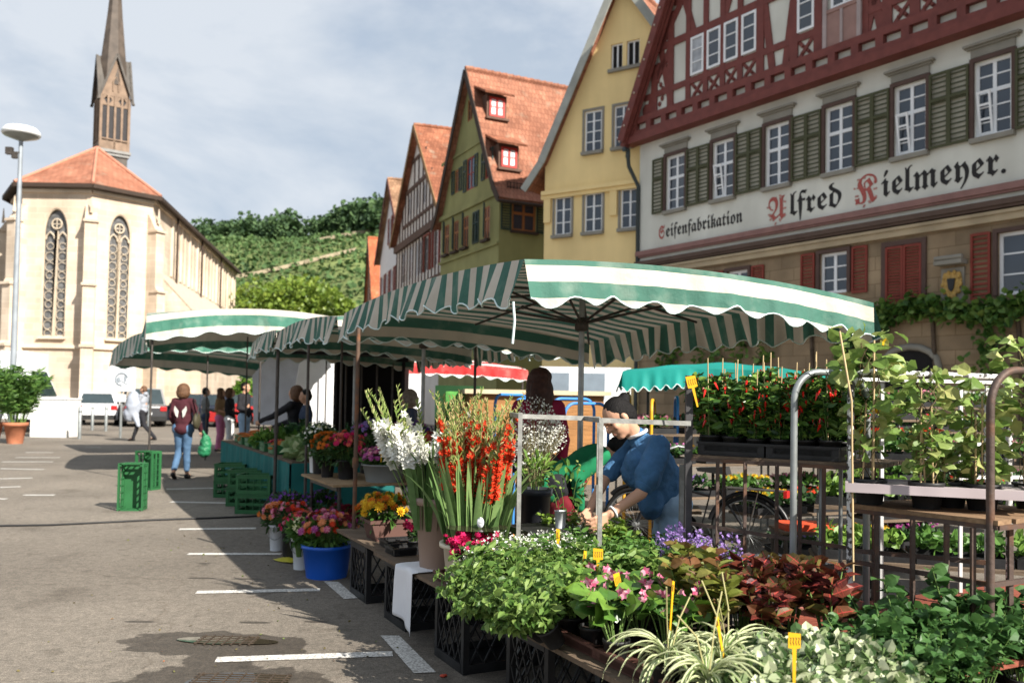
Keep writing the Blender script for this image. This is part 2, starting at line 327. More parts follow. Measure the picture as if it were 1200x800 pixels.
# damp patches with standing water over sunken drain covers
wetm = mat('wet_asphalt', (.062, .058, .055), rough=.55, var=.15, scale=5, bump=.25, bscale=120, bd=.01)
water = mat('puddle_water', (.03, .025, .016), rough=.02, var=.05, spec=.6)
def blob(cx, cy, rx, ry, n=56, amp=.18, seed=0, z=.006):
    r = random.Random(seed); ph = [(r.uniform(0, 6.28), r.randint(2, 7), r.uniform(.3, 1)) for _ in range(6)]; vs = [(cx, cy, z)]
    for i in range(n):
        t = 2*math.pi*i/n; k = 1+amp*sum(a*math.sin(f*t+p) for p, f, a in ph)/2; vs.append((cx+rx*k*math.cos(t), cy+ry*k*math.sin(t), z))
    return MB().add(vs, [(0, i+1, (i+1) % n+1) for i in range(n)])
c = G(266, 751); tag(blob(c.x, c.y, .24, .10, seed=4, z=.0072, amp=.25).build('puddle', water), kind='structure')
c = G(282, 797); tag(blob(c.x, c.y-.03, .30, .13, seed=8, z=.0072, amp=.25).build('puddle', water), kind='structure')
iron = mat('cast_iron', (.09, .065, .045), rough=.6, var=.3, scale=20, bump=.3, metal=.5)
for n_, (x, y, w, lab) in enumerate(((266, 751, .36, 'iron drain grate under the smaller puddle on the asphalt'), (282, 797, .5, 'iron drain grate under the puddle at the bottom edge of the photo'))):
    c = G(x, y); b = MB()
    for i in range(5): b.box((c.x, c.y-.06+i*.035, .007), (w, .010, .005))
    for i in range(7): b.box((c.x-w/2+.02+i*(w-.04)/6, c.y, .0085), (.010, .2, .004))
    tag(b.build('drain_grate', iron), lab, 'drain')
# small litter of leaves and petals
n_ = 150; p_ = np.stack([rng.uniform(-2.6, -.3, n_), rng.uniform(4.6, 9.5, n_), np.full(n_, .008)], 1); p_[:, 0] -= (p_[:, 1]-4.6)*.3; d_ = rdir(n_); d_[:, 2] *= .1; v, f = leaves(p_, d_, rng.uniform(.008, .022, n_), .4)
tag(meshobj('fallen_leaves', [(v, f, 0)], mat('fallen_leaf', (.14, .12, .05), rough=.9, island=.5, cols=[(.05, .04, .02), (.16, .13, .05), (.10, .14, .04), (.3, .1, .05)])), 'tiny fallen leaves and petals scattered on the asphalt by the stalls', 'litter', kind='stuff')
# hills: one sheet for the vineyard slope, trees on top
def hillz(x, y):
    t = (x+150)/260.; ridge = 50+36*min(1, max(0, t))**.8+2*math.sin(x*.035)+1*math.sin(x*.11+1)
    s = min(1, max(0, (y-150)/(340-150-0.0))); s = s*s*(3-2*s)
    return ridge*s*(1 if x > -230 else max(0, 1-(-230-x)/300))+.5*math.sin(x*.05+y*.03)*s
hv = []; hf = []; NX, NYY = 90, 70
for j in range(NYY+1):
    for i in range(NX+1): x = -420+i*8.5; y = 148+j*5.2; hv.append((x, y, hillz(x, y)-.05))
for j in range(NYY):
    for i in range(NX): a = j*(NX+1)+i; hf.append((a, a+1, a+NX+2, a+NX+1))
hillm = mat('vineyard_slope', (.12, .15, .05), rough=.9, var=.35, scale=.03, bump=.6, bscale=.6, bd=.6)
hb = MB(); hb.add(hv, hf, smooth=True); tag(hb.build('hill', hillm), kind='structure')
vm = mat('vine_rows', (.075, .17, .028), rough=.8, var=.4, scale=.05, island=.35, cols=[(.045, .09, .03), (.06, .115, .035), (.085, .145, .045), (.12, .18, .07)], trans=.1)
P = []; Dd = []
for seg in range(70):      # vine rows follow the slope in blocks of different direction
    blk = seg//10; 
r2 = random.Random(5)
vb_v, vb_f = [], []
for k in range(62):
    y0 = 160+k*3.0; x = -165.
    while x < 30:
        yy = y0+(x+60)*(.22 if k < 16 else .34 if k < 30 else .1)
        if 152 < yy < 338 and r2.random() < .93:
            zt = hillz(x, yy); w = .9; hh = r2.uniform(1.0, 2.0); b0 = len(vb_v)
            j = [r2.uniform(-.35, .35) for _ in range(8)]
            vb_v += [(x-1.3+j[0], yy-w/2+j[1], zt-.2), (x+1.3+j[2], yy-w/2+j[3], zt-.2), (x+1.3, yy+w/2, zt-.2), (x-1.3, yy+w/2, zt-.2), (x-1+j[4], yy-w*.3, zt+hh), (x+1+j[5], yy-w*.3+j[6], zt+hh+j[7]*.4), (x+1, yy+w*.3, zt+hh), (x-1, yy+w*.3, zt+hh)]
            vb_f += [[b0+q for q in f] for f in ((4, 5, 6, 7), (0, 1, 5, 4), (1, 2, 6, 5), (2, 3, 7, 6), (3, 0, 4, 7))]
        x += 2.3
ctr = np.array(vb_v).reshape(-1, 8, 3).mean(1); m_k = 5; ctr = np.repeat(ctr, m_k, 0)+rng.normal(0, 1, (len(ctr)*m_k, 3))*np.array([1.0, .3, .35]); v, f = leaves(ctr, rdir(len(ctr), .4), np.full(len(ctr), 1.05), .5, QUAD)
tag(meshobj('vineyard_rows', [(v, f, 0)], vm), 'green vine rows running across the hillside', 'vines', kind='stuff')
wallm_ = mat('terrace_wall', (.30, .25, .17), rough=.95, var=.3, scale=.5)
for lab, pts_ in (('pale dry stone terrace wall with a track climbing across the vineyard', ((-160, 212), (-128, 232), (-100, 246), (-72, 262), (-50, 274))), ('short stone terrace high on the vineyard below the woods', ((-68, 296), (-40, 300), (-20, 298)))):
    wv_ = MB()
    for a_, b_ in zip(pts_, pts_[1:]):
        for q_ in range(6): u0_, u1_ = q_/6, (q_+1)/6; p_ = Vector((a_[0]+(b_[0]-a_[0])*u0_, a_[1]+(b_[1]-a_[1])*u0_, 0)); r_ = Vector((a_[0]+(b_[0]-a_[0])*u1_, a_[1]+(b_[1]-a_[1])*u1_, 0)); p_.z = hillz(p_.x, p_.y)+.7; r_.z = hillz(r_.x, r_.y)+.7; wv_.bar(p_, r_, .8, 1.1)
    tag(wv_.build('terrace_wall', wallm_), lab, 'wall')
# forest on the ridge: leafy crowns
def crown_pts(n, c, r, lump=5, rnd=None):
    """points spread through an uneven lumpy crown, denser near its skin"""
    cs = rdir(lump)*np.array(r)*.5; cs[0] = 0; rad = rng.uniform(.42, .7, lump); rad[0] = .7
    k = rng.integers(0, lump, n); d = rdir(n); rr = rng.uniform(.45, 1, n)**.5
    return np.array(c)+cs[k]+d*rr[:, None]*rad[k][:, None]*np.array(r), d
fm = mat('forest_leaves', (.035, .085, .022), rough=.7, trans=.15, island=.4, scale=.1, cols=[(.03, .065, .03), (.045, .09, .035), (.065, .12, .045), (.09, .15, .055)])
Pp, Dp, Ss = [], [], []
for i in range(300):
    x = rng.uniform(-175, 30); y = rng.uniform(318, 372); 
    if x > -75: y = rng.uniform(max(262, 318-(x+75)*.9), 372)
    s = rng.uniform(3.2, 6.5)*(1.25 if rng.random() < .12 else 1); z = hillz(x, y)
    p, d = crown_pts(420, (x, y, z+s*.8), (s, s, s*rng.uniform(.9, 1.35)), 7); Pp.append(p); Dp.append(d); Ss.append(np.full(len(p), s*.2))
for i in range(40):
    x = rng.uniform(-160, 0); y = rng.uniform(200, 300); s = rng.uniform(1.5, 2.6); z = hillz(x, y)
    if rng.random() < .5: continue
    p, d = crown_pts(60, (x, y, z+s*.8), (s, s, s), 3); Pp.append(p); Dp.append(d); Ss.append(np.full(60, s*.35))
Pp = np.concatenate(Pp); Dp = np.concatenate(Dp); Ss = np.concatenate(Ss)
v, f = leaves(Pp, Dp*.6+rdir(len(Pp))*.7, Ss, .5, QUAD)
tag(meshobj('forest', [(v, f, 0)], fm), 'dark green woodland covering the ridge above the vineyard', 'forest', kind='stuff')
p = hillz(-44, 318); 
tag(MB().box((-47, 312, hillz(-47, 312)+2), (6, 4, 5)).prism([(-50.5, hillz(-47, 312)+4.5), (-43.5, hillz(-47, 312)+4.5), (-47, hillz(-47, 312)+7)], 309.5, 314.5).build('hut', mat('hut_brick', (.3, .13, .08), rough=.9)), 'small reddish hut at the edge of the woods on the hill', 'hut')
# ------------------------------------------------------------------ trees
bark = mat('bark', (.09, .065, .045), rough=.9, var=.3, scale=6, bump=.6, bscale=25)
def tree(name, label, cat, c, h, r, n, size, lm, group=None, tr=.25, lump=9, base=.25):
    t = thing(name, label, cat, c, 0, group); b = MB(); b.tube([(0, 0, 0), (.03*h, 0, h*.35), (0, .02*h, h*.75)], [tr, tr*.75, tr*.25], 9)
    for k in range(7):
        a = k*2.4; b.tube([(0, 0, h*(.28+.05*k)), (math.cos(a)*r*.35, math.sin(a)*r*.35, h*(.48+.04*k)), (math.cos(a)*r*.65, math.sin(a)*r*.65, h*(.62+.04*k))], [tr*.4, tr*.25, tr*.08], 6)
    b.build('trunk', bark, t)
    p, d = crown_pts(n, (0, 0, h*(.5+base/2)), (r, r, h*(1-base)/2), lump); v, f = leaves(p, d*.5+rdir(n)*.8, np.full(n, size), .5)
    meshobj('crown', [(v, f, 0)], lm, t); return t
ylm = green('lime_foliage', (.17, .25, .035), .3, .35, cols=[(.10, .17, .025), (.17, .25, .035), (.24, .32, .05)])
tree('broadleaf_tree', 'round yellow green tree rising behind the stall roofs below the vineyard', 'tree', (-22.6, 92, 0), 14.6, 6.8, 15000, .42, ylm, lump=14)
blm = green('bush_leaves', (.12, .24, .03), .3, .35, cols=[(.06, .15, .02), (.12, .24, .03), (.2, .33, .05)])
tree('broadleaf_tree', 'small bright green tree right of the church nave end', 'tree', (-31.5, 88, 0), 9.5, 2.8, 4200, .36, blm, lump=6)
def bush(label, c, r, h, n, size, lm, cat='bush', group=None, lump=6):
    t = thing('bush', label, cat, c, 0, group); b = MB()
    for k in range(6): a = k*1.05; b.tube([(0, 0, 0), (math.cos(a)*r*.5, math.sin(a)*r*.5, h*.6)], [.03, .01], 5)
    b.build('stem', bark, t); p, d = crown_pts(n, (0, 0, h*.52), (r, r, h*.5), lump); v, f = leaves(p, d*.5+rdir(n)*.8, np.full(n, size), .5); meshobj('foliage', [(v, f, 0)], lm, t); return t
# ------------------------------------------------------------------ windows
white = mat('white_frame', (.78, .79, .80), rough=.45, var=.04); redf = mat('red_frame', (.30, .045, .03), rough=.6, var=.12)
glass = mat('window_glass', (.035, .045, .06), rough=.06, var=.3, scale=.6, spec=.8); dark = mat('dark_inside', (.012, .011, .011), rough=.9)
curt = mat('curtained_glass', (.32, .33, .35), rough=.15, var=.35, scale=2.5, spec=.6)
CACHE = {}
def win(par, x, z, w, h, nx=2, zs=(.5,), fm_=None, gm=None, y=.12, fw_=.07, bar=.035, rz=0., tilt=False, name='window', sill=None, trim=None):
    fm_ = fm_ or white; gm = gm or glass; key = (w, h, nx, tuple(zs), fm_.name, gm.name, fw_, bar, tilt, sill and sill.name, trim and trim.name)
    if key not in CACHE:
        b = MB(); t = .07
        b.b2((0, 0, 0), (fw_, t, h)).b2((w-fw_, 0, 0), (w, t, h)).b2((fw_, 0, 0), (w-fw_, t, fw_)).b2((fw_, 0, h-fw_), (w-fw_, t, h))
        for i in range(1, nx): xx = w*i/nx; b.b2((xx-fw_*.55, .003, fw_), (xx+fw_*.55, t-.004, h-fw_))
        for q in zs:
            big = q < 0; q = abs(q); zz = h*q; tt = fw_*.6 if big else bar/2
            for i in range(nx): b.b2((w*i/nx+(fw_ if i == 0 else fw_*.55), .012 if not big else .002, zz-tt), (w*(i+1)/nx-(fw_ if i == nx-1 else fw_*.55), t-.012, zz+tt))
        o = b.build('window', fm_, None); pm = MB().b2((fw_*.6, .03, fw_*.6), (w-fw_*.6, .036, h-fw_*.6)).build('pane', gm, None)
        ex = []
        if tilt:
            q = MB(); hh = h*.55; a = Vector((fw_, -.0, fw_)); w2 = w/nx-fw_*1.4; L = hh; off = .16
            def pt(u, s): return (fw_+u, -off*s-.005, fw_+L*s)
            for u in (0, w2-.05): q.add([pt(u, 0), pt(u+.05, 0), pt(u+.05, 1), pt(u, 1), (pt(u, 0)[0], .02, fw_), (pt(u+.05, 0)[0], .02, fw_), (pt(u+.05, 1)[0], -off+.03, fw_+L), (pt(u, 1)[0], -off+.03, fw_+L)], [(0, 1, 2, 3), (4, 7, 6, 5), (0, 4, 5, 1), (1, 5, 6, 2), (2, 6, 7, 3), (3, 7, 4, 0)])
            for s in (.0, .33, .66, .95): q.add([pt(.05, s), pt(w2-.05, s), pt(w2-.05, s+.05), pt(.05, s+.05)], [(0, 1, 2, 3)])
            ex.append(q.build('open_sash', fm_, None))
        if sill: ex.append(MB().b2((-.08, -.2, -.12), (w+.08, .05, -.003)).build('sill', sill, None))
        if trim: ex.append(MB().b2((-.1, -.135, -.003), (-.003, .05, h+.1)).b2((w+.003, -.135, -.003), (w+.1, .05, h+.1)).b2((-.003, -.135, h+.003), (w+.003, .05, h+.1)).build('casing', trim, None))
        CACHE[key] = (o, [pm]+ex); src = o; first = True
        ch = [pm]+ex
    else:
        s0, cs = CACHE[key]; o = s0.copy(); COL.objects.link(o); ch = []
        for c_ in cs: q = c_.copy(); COL.objects.link(q); ch.append(q)
    for q in ch: q.parent = o
    o.parent = par; o.location = (x, y, z); o.rotation_euler = (0, 0, rz); return o
def rect(x, z, w, h): return [(x, z), (x+w, z), (x+w, z+h), (x, z+h)]
def shutter(par, x, z, w, h, m_, y=-.03, rz=0., split=True, n=14, loc=None):
    key = ('sh', w, h, m_.name, split, n)
    if key not in CACHE:
        b = MB(); fw_ = .055
        b.b2((0, -.045, 0), (fw_, 0, h)).b2((w-fw_, -.045, 0), (w, 0, h))
        for q in ([0, h*.62, h-fw_*1.2] if split else [0, h-fw_]): b.b2((fw_, -.043, q), (w-fw_, -.002, q+fw_*1.2))
        for i in range(n):
            zz = fw_*1.3+(h-2.6*fw_)*(i+.5)/n
            b.add([(fw_, -.038, zz-.022), (w-fw_, -.038, zz-.022), (w-fw_, -.006, zz+.03), (fw_, -.006, zz+.03), (fw_, -.03, zz-.026), (w-fw_, -.03, zz-.026), (w-fw_, 0, zz+.026), (fw_, 0, zz+.026)], [(0, 1, 2, 3), (4, 7, 6, 5), (0, 4, 5, 1), (2, 6, 7, 3)])
        CACHE[key] = b.build('shutter', m_, None); o = CACHE[key]
    else: o = CACHE[key].copy(); COL.objects.link(o)
    o.parent = par; o.location = loc or (x, y, z); o.rotation_euler = (0, 0, rz); return o
def roof_slab(p, t=.12):   # p four points of the upper face, in order; gives a slab
    n = (p[1]-p[0]).cross(p[3]-p[0]).normalized()*t; return MB().add([q for q in p]+[q-n for q in p], [(0, 1, 2, 3), (7, 6, 5, 4), (0, 4, 5, 1), (1, 5, 6, 2), (2, 6, 7, 3), (3, 7, 4, 0)])
# ------------------------------------------------------------------ generic gabled house
def gabled(name, label, org, ang_u, W, eave, apexu, apex, L, wallm, roofm, holes=(), oh=.35, flare=.5, verge=None, side=None, jet=None, gableh=None, rside=True):
    """org left front corner, facade along local x (ang_u degrees from +x, clockwise negative), ridge along local y"""
    t = thing(name, label, 'house', (org[0], org[1], 0), R_(ang_u))
    out_ = [(0, 0), (W, 0), (W, eave), (apexu, apex), (0, eave)]
    b = MB(); b.plate(out_, [rect(*h) for h in holes], 0, .16)
    b.add([(0, 0, 0), (0, L, 0), (0, L, eave), (0, 0, eave)], [(0, 3, 2, 1)]); b.add([(0, L, 0), (W, L, 0), (W, L, eave), (apexu, L, apex), (0, L, eave)], [(0, 4, 3, 2, 1)])
    if side is None: b.add([(W, 0, 0), (W, L, 0), (W, L, eave), (W, 0, eave)], [(0, 1, 2, 3)])
    b.build('wall', wallm, t, uvd='wall')
    V = Vector
    def slope(ex, sgn):
        k = (apex-eave)/(ex-apexu); y0, y1 = -oh, L+oh; rx = apexu; e1 = ex+sgn*.0; z1 = eave; f = flare
        p = [V((rx, y0, apex+.12)), V((ex, y0, eave+.12)), V((ex+sgn*f, y0, eave+.12-f*abs(k)*.62)), ]
        q = [V((a.x, y1, a.z)) for a in p]
        bb = MB()
        for i in range(2):
            pts = [p[i], p[i+1], q[i+1], q[i]] if sgn > 0 else [p[i+1], p[i], q[i], q[i+1]]
            s = roof_slab([pts[0], pts[1], pts[2], pts[3]], .13); bb.add(s.v, s.f)
        return bb
    r = slope(W, 1); r2_ = slope(0, -1); r.add(r2_.v, r2_.f); ro = r.build('roof', roofm, t, uvd='roof')
    rd = MB()
    for i in range(int((L+2*oh)/.36)): y = -oh+i*.36; rd.tube([(apexu, y, apex+.13), (apexu, y+.4, apex+.16)], [.11, .13], 7, smooth=True)
    rd.build('ridge_tile', roofm, ro, uvd='wall')
    if verge:
        k = (apex-eave)
        vb_ = MB()
        for ex, s in ((W, 1), (0, -1)):
            kk = abs((apex-eave)/(ex-apexu))
            a = V((apexu, -oh-.03, apex+.02)); b_ = V((ex, -oh-.03, eave+.02)); c_ = V((ex+s*flare, -oh-.03, eave+.02-flare*kk*.62))
            vb_.bar(a, b_, .05, .3, up=(0, 1, 0)); vb_.bar(b_, c_, .05, .28, up=(0, 1, 0))
        vb_.build('bargeboard', verge, t)
    return t
# ---- red half timbered house ---------------------------------------------------
DV = Vector((.5709, -.821, 0)); RA = Vector((4.36, 30, 0))
plaster = mat('white_plaster', (.66, .66, .60), rough=.9, var=.06, scale=.7, bump=.15, bscale=30, stain=.4)
stone = mat('sandstone', (.33, .245, .155), rough=.92, var=.22, scale=1.1, kind='brick', bw=.85, bh=.36, ms=.012, c2=(.74, .74, .74), mort=(.6, .57, .52), hb=.35)
redw = mat('oxblood_timber', (.165, .045, .036), rough=.65, var=.15, scale=4, bump=.2, bscale=20)
tile_o = mat('orange_tiles', (.38, .17, .105), rough=.85, var=.2, scale=1.2, kind='tiles', bw=.19, bh=.33, hb=.8)
olive = mat('olive_shutter', (.062, .064, .028), rough=.6, var=.1); casb = mat('brown_casing', (.085, .05, .04), rough=.7, var=.12)
grys = mat('grey_stone_trim', (.24, .225, .19), rough=.85, var=.12, scale=2); redsh = mat('red_shutter', (.20, .035, .022), rough=.6, var=.12)
rh = thing('timbered_house', 'large gabled house with oxblood timber framing above white plaster lettered Alfred Kielmeyer'.replace('Alfred Kielmeyer', 'in old script'), 'house', RA, math.atan2(DV.y, DV.x))
RW = 17.5; RL = 16.
gfh = [(7.26, 4.55, .86, 1.12), (3.95, 4.55, .8, 1.0), (12.05, 4.1, 1.2, 1.45), (15.2, 4.1, 1.2, 1.45), (.9, 4.55, .8, 1.0)]
b = MB(); b.plate([(0, 0), (RW, 0), (RW, 6.15), (0, 6.15)], [rect(*h) for h in gfh], 0, .22)
b.add([(0, 0, 0), (0, RL, 0), (0, RL, 6.15), (0, 0, 6.15)], [(0, 3, 2, 1)]).add([(RW, 0, 0), (RW, RL, 0), (RW, RL, 6.15), (RW, 0, 6.15)], [(0, 1, 2, 3)]).build('ground_floor_wall', stone, rh, uvd='wall')
ffh = [(1.31+2.045*i, 7.86, .86, 1.82) for i in range(8)]
b = MB(); b.plate([(0, 6.15), (RW, 6.15), (RW, 10.5), (0, 10.5)], [rect(*h) for h in ffh], -.06, .2)
b.add([(0, -.06, 6.15), (0, RL, 6.15), (0, RL, 10.5), (0, -.06, 10.5)], [(0, 3, 2, 1)]).build('upper_wall', plaster, rh)
b = MB().b2((-.04, -.2, 6.5), (RW, -.063, 6.66)).b2((-.03, -.15, 6.44), (RW, -.063, 6.497)); b.build('moulding', mat('rose_moulding', (.24, .13, .115), rough=.8), rh)
b = MB().b2((-.05, -.24, 6.17), (RW, -.063, 6.3)).b2((-.05, -.19, 6.10), (RW, -.003, 6.167)); b.build('moulding', mat('brown_moulding', (.10, .065, .05), rough=.8), rh)
b = MB().b2((-.02, -.12, 5.82), (RW, -.003, 5.98)).b2((-.02, -.17, 5.983), (RW, -.003, 6.06)); b.build('stone_cornice', mat('pale_sandstone', (.40, .32, .21), rough=.9, var=.15, scale=1.5, bump=.3), rh)
for i, (x, z, w, h) in enumerate(ffh):
    win(rh, x, z, w, h, 2, (.2, .4, -.6, .8), None, glass, y=.0, fw_=.078, tilt=i in (1, 4, 5), sill=grys, trim=casb)
    hb_ = MB().b2((x-.08, -.11, z+h+.12), (x+w+.08, -.063, z+h+.32)).b2((x-.16, -.16, z+h+.323), (x+w+.16, -.063, z+h+.37)).b2((x-.22, -.23, z+h+.373), (x+w+.22, -.063, z+h+.43)); hb_.build('lintel', grys, rh)
    shutter(rh, x-.1-.5, z-.02, .49, h+.04, olive, y=-.12); shutter(rh, x+w+.1, z-.02, .49, h+.04, olive, y=-.12)
for i, (x, z, w, h) in enumerate(gfh):
    o = win(rh, x, z, w, h, 2, (.33, .66), None, glass, y=.06, fw_=.08, trim=casb)
    shutter(rh, x-.12-.5, z-.06, .46, h+.12, redsh, y=-.02, split=False, n=12); shutter(rh, x+w+.14, z-.06, .46, h+.12, redsh, y=-.02, split=False, n=12)
shutter(rh, 9.24, 4.08, .48, 1.5, redsh, y=-.02, split=False, n=18); shutter(rh, 9.73, 4.08, .48, 1.5, redsh, y=-.02, split=False, n=18)
MB().b2((9.12, -.06, 4.0), (9.235, -.003, 5.72)).b2((10.215, -.06, 4.0), (10.33, -.003, 5.72)).b2((9.235, -.06, 5.6), (10.215, -.003, 5.72)).build('door_surround', casb, rh)
# carved coat of arms
MB().b2((10.72, -.05, 4.05), (11.28, -.003, 4.86)).build('niche_panel', grys, rh)
sh = [(-.2, .3), (.2, .3), (.24, .1), (.16, -.18), (0, -.33), (-.16, -.18), (-.24, .1)]; gold = mat('gilt', (.42, .26, .07), rough=.45, var=.3, scale=12, bump=.5)
cr = MB().prism([(11.0+x, 4.45+z) for x, z in sh], -.1, -.053); 
for k in range(10): a = k*.628; cr.ball((11+.22*math.cos(a), -.1, 4.46+.3*math.sin(a)), (.05, .03, .06), 8, 5)
crest = cr.build('coat_of_arms', gold, rh); MB().prism([(10.9, 4.6), (11.1, 4.6), (11.06, 4.35), (11, 4.28), (10.94, 4.35)], -.135, -.103).build('shield', mat('shield_black', (.02, .02, .02), rough=.4), crest)
MB().b2((10.66, -.3, 4.93), (11.34, -.003, 5.03)).tube([(10.66, -.24, 5.09), (11.34, -.24, 5.09)], .06, 8).build('ledge', grys, rh)
# downpipe
MB().tube([(-.08, -.55, 9.95), (-.08, -.5, 9.6), (.0, -.12, 8.95), (.0, -.12, 0)], .07, 9).tube([(-.08, -.75, 10.15), (-.08, -.55, 10.15), (-.08, -.55, 9.9)], .09, 9).build('downpipe', mat('zinc_dark', (.05, .06, .06), rough=.5, metal=.4), rh)
# gable: white infill panels, red timbers
zj = 10.38; sl_ = 2.1; apx = RW/2; zap = 10.75+sl_*apx+.0
UK = 2.9; ZK = zj+.3+sl_*(UK+.3); ZA = ZK+2.2  # unseen upper roof shaped flatter so the sun passes over to the green roof
gab = [(-.3, zj+.3), (RW+.3, zj+.3), (RW-UK, ZK), (apx, ZA), (UK, ZK)]
gw = [(2.52+.695*i, 12.02, .56, 1.24) for i in range(4)]+[(6.62, 12.02, .56, 1.24), (7.72, 12.3, .84, 1.3), (9.5, 12.02, .56, 1.24), (10.2, 12.02, .56, 1.24), (10.9, 12.02, .56, 1.24)]
b = MB(); b.plate(gab, [rect(*h) for h in gw], -.2, .2); b.build('gable_infill', plaster, rh)
for x, z, w, h in gw: win(rh, x, z, w, h, 1 if w < .7 else 2, (.33, .66), None, curt if w < .6 and x < 3 else glass, y=-.27, fw_=.075)
T = MB(); YB = -.2
def beam(u0_, z0, u1, z1, w=.26, pr=.055):
    # clip against the rake
    T.bar((u0_, YB-pr/2-random.uniform(.001, .006), z0), (u1, YB-pr/2-random.uniform(.001, .006), z1), pr, w, up=(0, 1, 0)) if False else T.bar((u0_, YB-pr/2, z0), (u1, YB-pr/2, z1), pr, w, up=(0, 1, 0))
def rk(z): return (z-zj-.3)/sl_-.3    # u on the rake at height z
rows = [zj+.2, 11.02, 11.92, 13.38, 13.55, 15.0]
T.b2((-.35, -.5, zj), (RW+.35, -.063, zj+.24)).b2((-.3, -.42, zj+.243), (RW+.3, YB+.02, zj+.4)).b2((-.2, -.36, zj+.66), (RW, YB+.02, zj+.88))
for z, w in ((12.0-.13, .2), (13.4, .24), (14.75, .3), (15.15, .22)):
    T.bar((rk(z)+.1, YB-.045+.001*z, z), (RW, YB-.045+.001*z, z), .05, w, up=(0, 1, 0))
for i in range(26):
    u = -.1+i*.71; T.b2((u, -.385, zj+.403), (u+.22, YB+.02, zj+.657))
for u in (-.05, .85, 1.6, 2.4, 3.15, 3.85, 4.54, 5.3, 6.5, 7.3, 8.72, 9.38, 10.13, 10.83, 11.55, 12.3, 13.1, 14.):
    zt = min(14.7, zj+.3+sl_*(u+.2)); zb_ = 11.25
    if zt > zb_: T.bar((u, YB-.035, zb_), (u, YB-.035, zt), .05, .2 if 2.3 < u < 5 else .27, up=(1, 0, 0))
def diag(u, z, u2, z2, w=.23): T.bar((u, YB-.026, z), (u2, YB-.026, z2), .045, w, up=(0, 1, 0))
for a in ((.55, 11.2, 1.1, 12.9), (1.65, 11.3, 1.15, 13.3), (.9, 12.3, 1.7, 13.4), (1.1, 13.4, 2.1, 14.7), (5.75, 11.2, 5.45, 13.3), (6.2, 11.2, 6.5, 13.3), (5.45, 13.5, 6.2, 14.7), (8.75, 11.2, 9.3, 13.3), (9.2, 11.3, 8.8, 13.3), (11.5, 11.2, 12.2, 13.3), (12.9, 11.2, 12.3, 13.3), (2.6, 13.5, 2.2, 14.7), (3.9, 13.5, 4.4, 14.7), (13.2, 11.2, 14, 13.3)): diag(*a)
for u in (2.5, 3.2, 3.9, 4.6, 6.6, 9.5, 10.2, 10.9, 11.7):     # crossed braces with carved knots below the windows
    diag(u, 11.2, u+.58, 11.82, .10); T.bar((u+.58, YB-.012, 11.2), (u, YB-.012, 11.82), .03, .10, up=(0, 1, 0))
    for k in range(4): a = .785+k*1.57; T.ball((u+.29+.15*math.cos(a), YB-.05, 11.51+.13*math.sin(a)), (.045, .03, .045), 7, 5)
T.ball((.45, YB-.03, 11.45), (.18, .03, .22), 10, 6)
for i in range(7): a = i*.45; T.ball((1.1+.18*math.sin(a*1.6), YB-.03, 11.5+i*.16), (.07, .04, .09), 7, 5)
T.build('timber_frame', redw, rh)
MB().b2((7.55, YB-.09, 11.15), (8.62, YB-.01, 12.26)).b2((7.5, YB-.12, 12.2), (8.68, YB-.01, 12.3)).build('pink_panel', mat('rose_panel', (.30, .18, .155), rough=.8), rh)
bb = MB().b2((7.5, YB-.13, 11.1), (7.62, YB-.06, 15)).b2((8.55, YB-.13, 11.1), (8.67, YB-.06, 15)).b2((8.04, YB-.125, 11.1), (8.12, YB-.06, 12.2)); bb.build('bay_frame', mat('mauve_frame', (.36, .29, .28), rough=.7), rh)
V = Vector
ZR = zj+.3; k_ = sl_
def rake_pts(u, z, y0, y1): return
for sg, ex in ((1, 0), (-1, RW)):
    pts = [V((ex-sg*.35, 0, ZR-.05)), V((ex+sg*UK, 0, ZK+.1)), V((apx, 0, ZA+.15))]
    for a_, b_ in zip(pts, pts[1:]):
        q4 = [V((a_.x, -.62, a_.z)), V((b_.x, -.62, b_.z)), V((b_.x, RL, b_.z)), V((a_.x, RL, a_.z))]
        if sg > 0: q4 = q4[::-1]
        roof_slab(q4, .16).build('roof', tile_o, rh, uvd='roof')
B_ = MB()
for yy, w, dz in ((-.65, .30, -.12), (-.55, .22, -.30), (-.42, .2, -.4)):
    for sg, ex in ((1, 0), (-1, RW)): B_.bar(V((ex-sg*.35, yy, ZR-.05+dz)), V((ex+sg*UK, yy, ZK+dz)), .09, w, up=(0, 1, 0)); B_.bar(V((ex+sg*UK, yy, ZK+dz)), V((apx, yy, ZA+dz)), .09, w, up=(0, 1, 0))
bg_ = B_.build('bargeboard', redw, rh)
kn = MB()
for i in range(15): t = i*.5; kn.ball((-.35+t/2.1*1.0, -.72, ZR-.1+t-.1), .04, 8, 6)
kn.build('knob', mat('pale_knob', (.45, .36, .3), rough=.6), bg_)
def text_mesh(s, size, m_, par, loc, rot=(math.pi/2, 0, 0), ext=.006, name='lettering', align='LEFT', sx=1., bold=0.):
    cu = bpy.data.curves.new(name, 'FONT'); cu.body = s; cu.size = size; cu.extrude = ext; cu.align_x = align; cu.offset = bold; cu.resolution_u = 4
    o = bpy.data.objects.new(name, cu); COL.objects.link(o); dg = bpy.context.evaluated_depsgraph_get(); me = bpy.data.meshes.new_from_object(o.evaluated_get(dg)); bpy.data.objects.remove(o)
    me.materials.clear(); me.materials.append(m_); q = bpy.data.objects.new(name, me); COL.objects.link(q); q.parent = par; q.location = loc; q.rotation_euler = rot; q.scale = (sx, 1, 1)
    return q
frak = lambda s: ''.join(chr(0x1D56C+ord(c)-65) if 'A' <= c <= 'Z' else chr(0x1D586+ord(c)-97) if 'a' <= c <= 'z' else c for c in s)
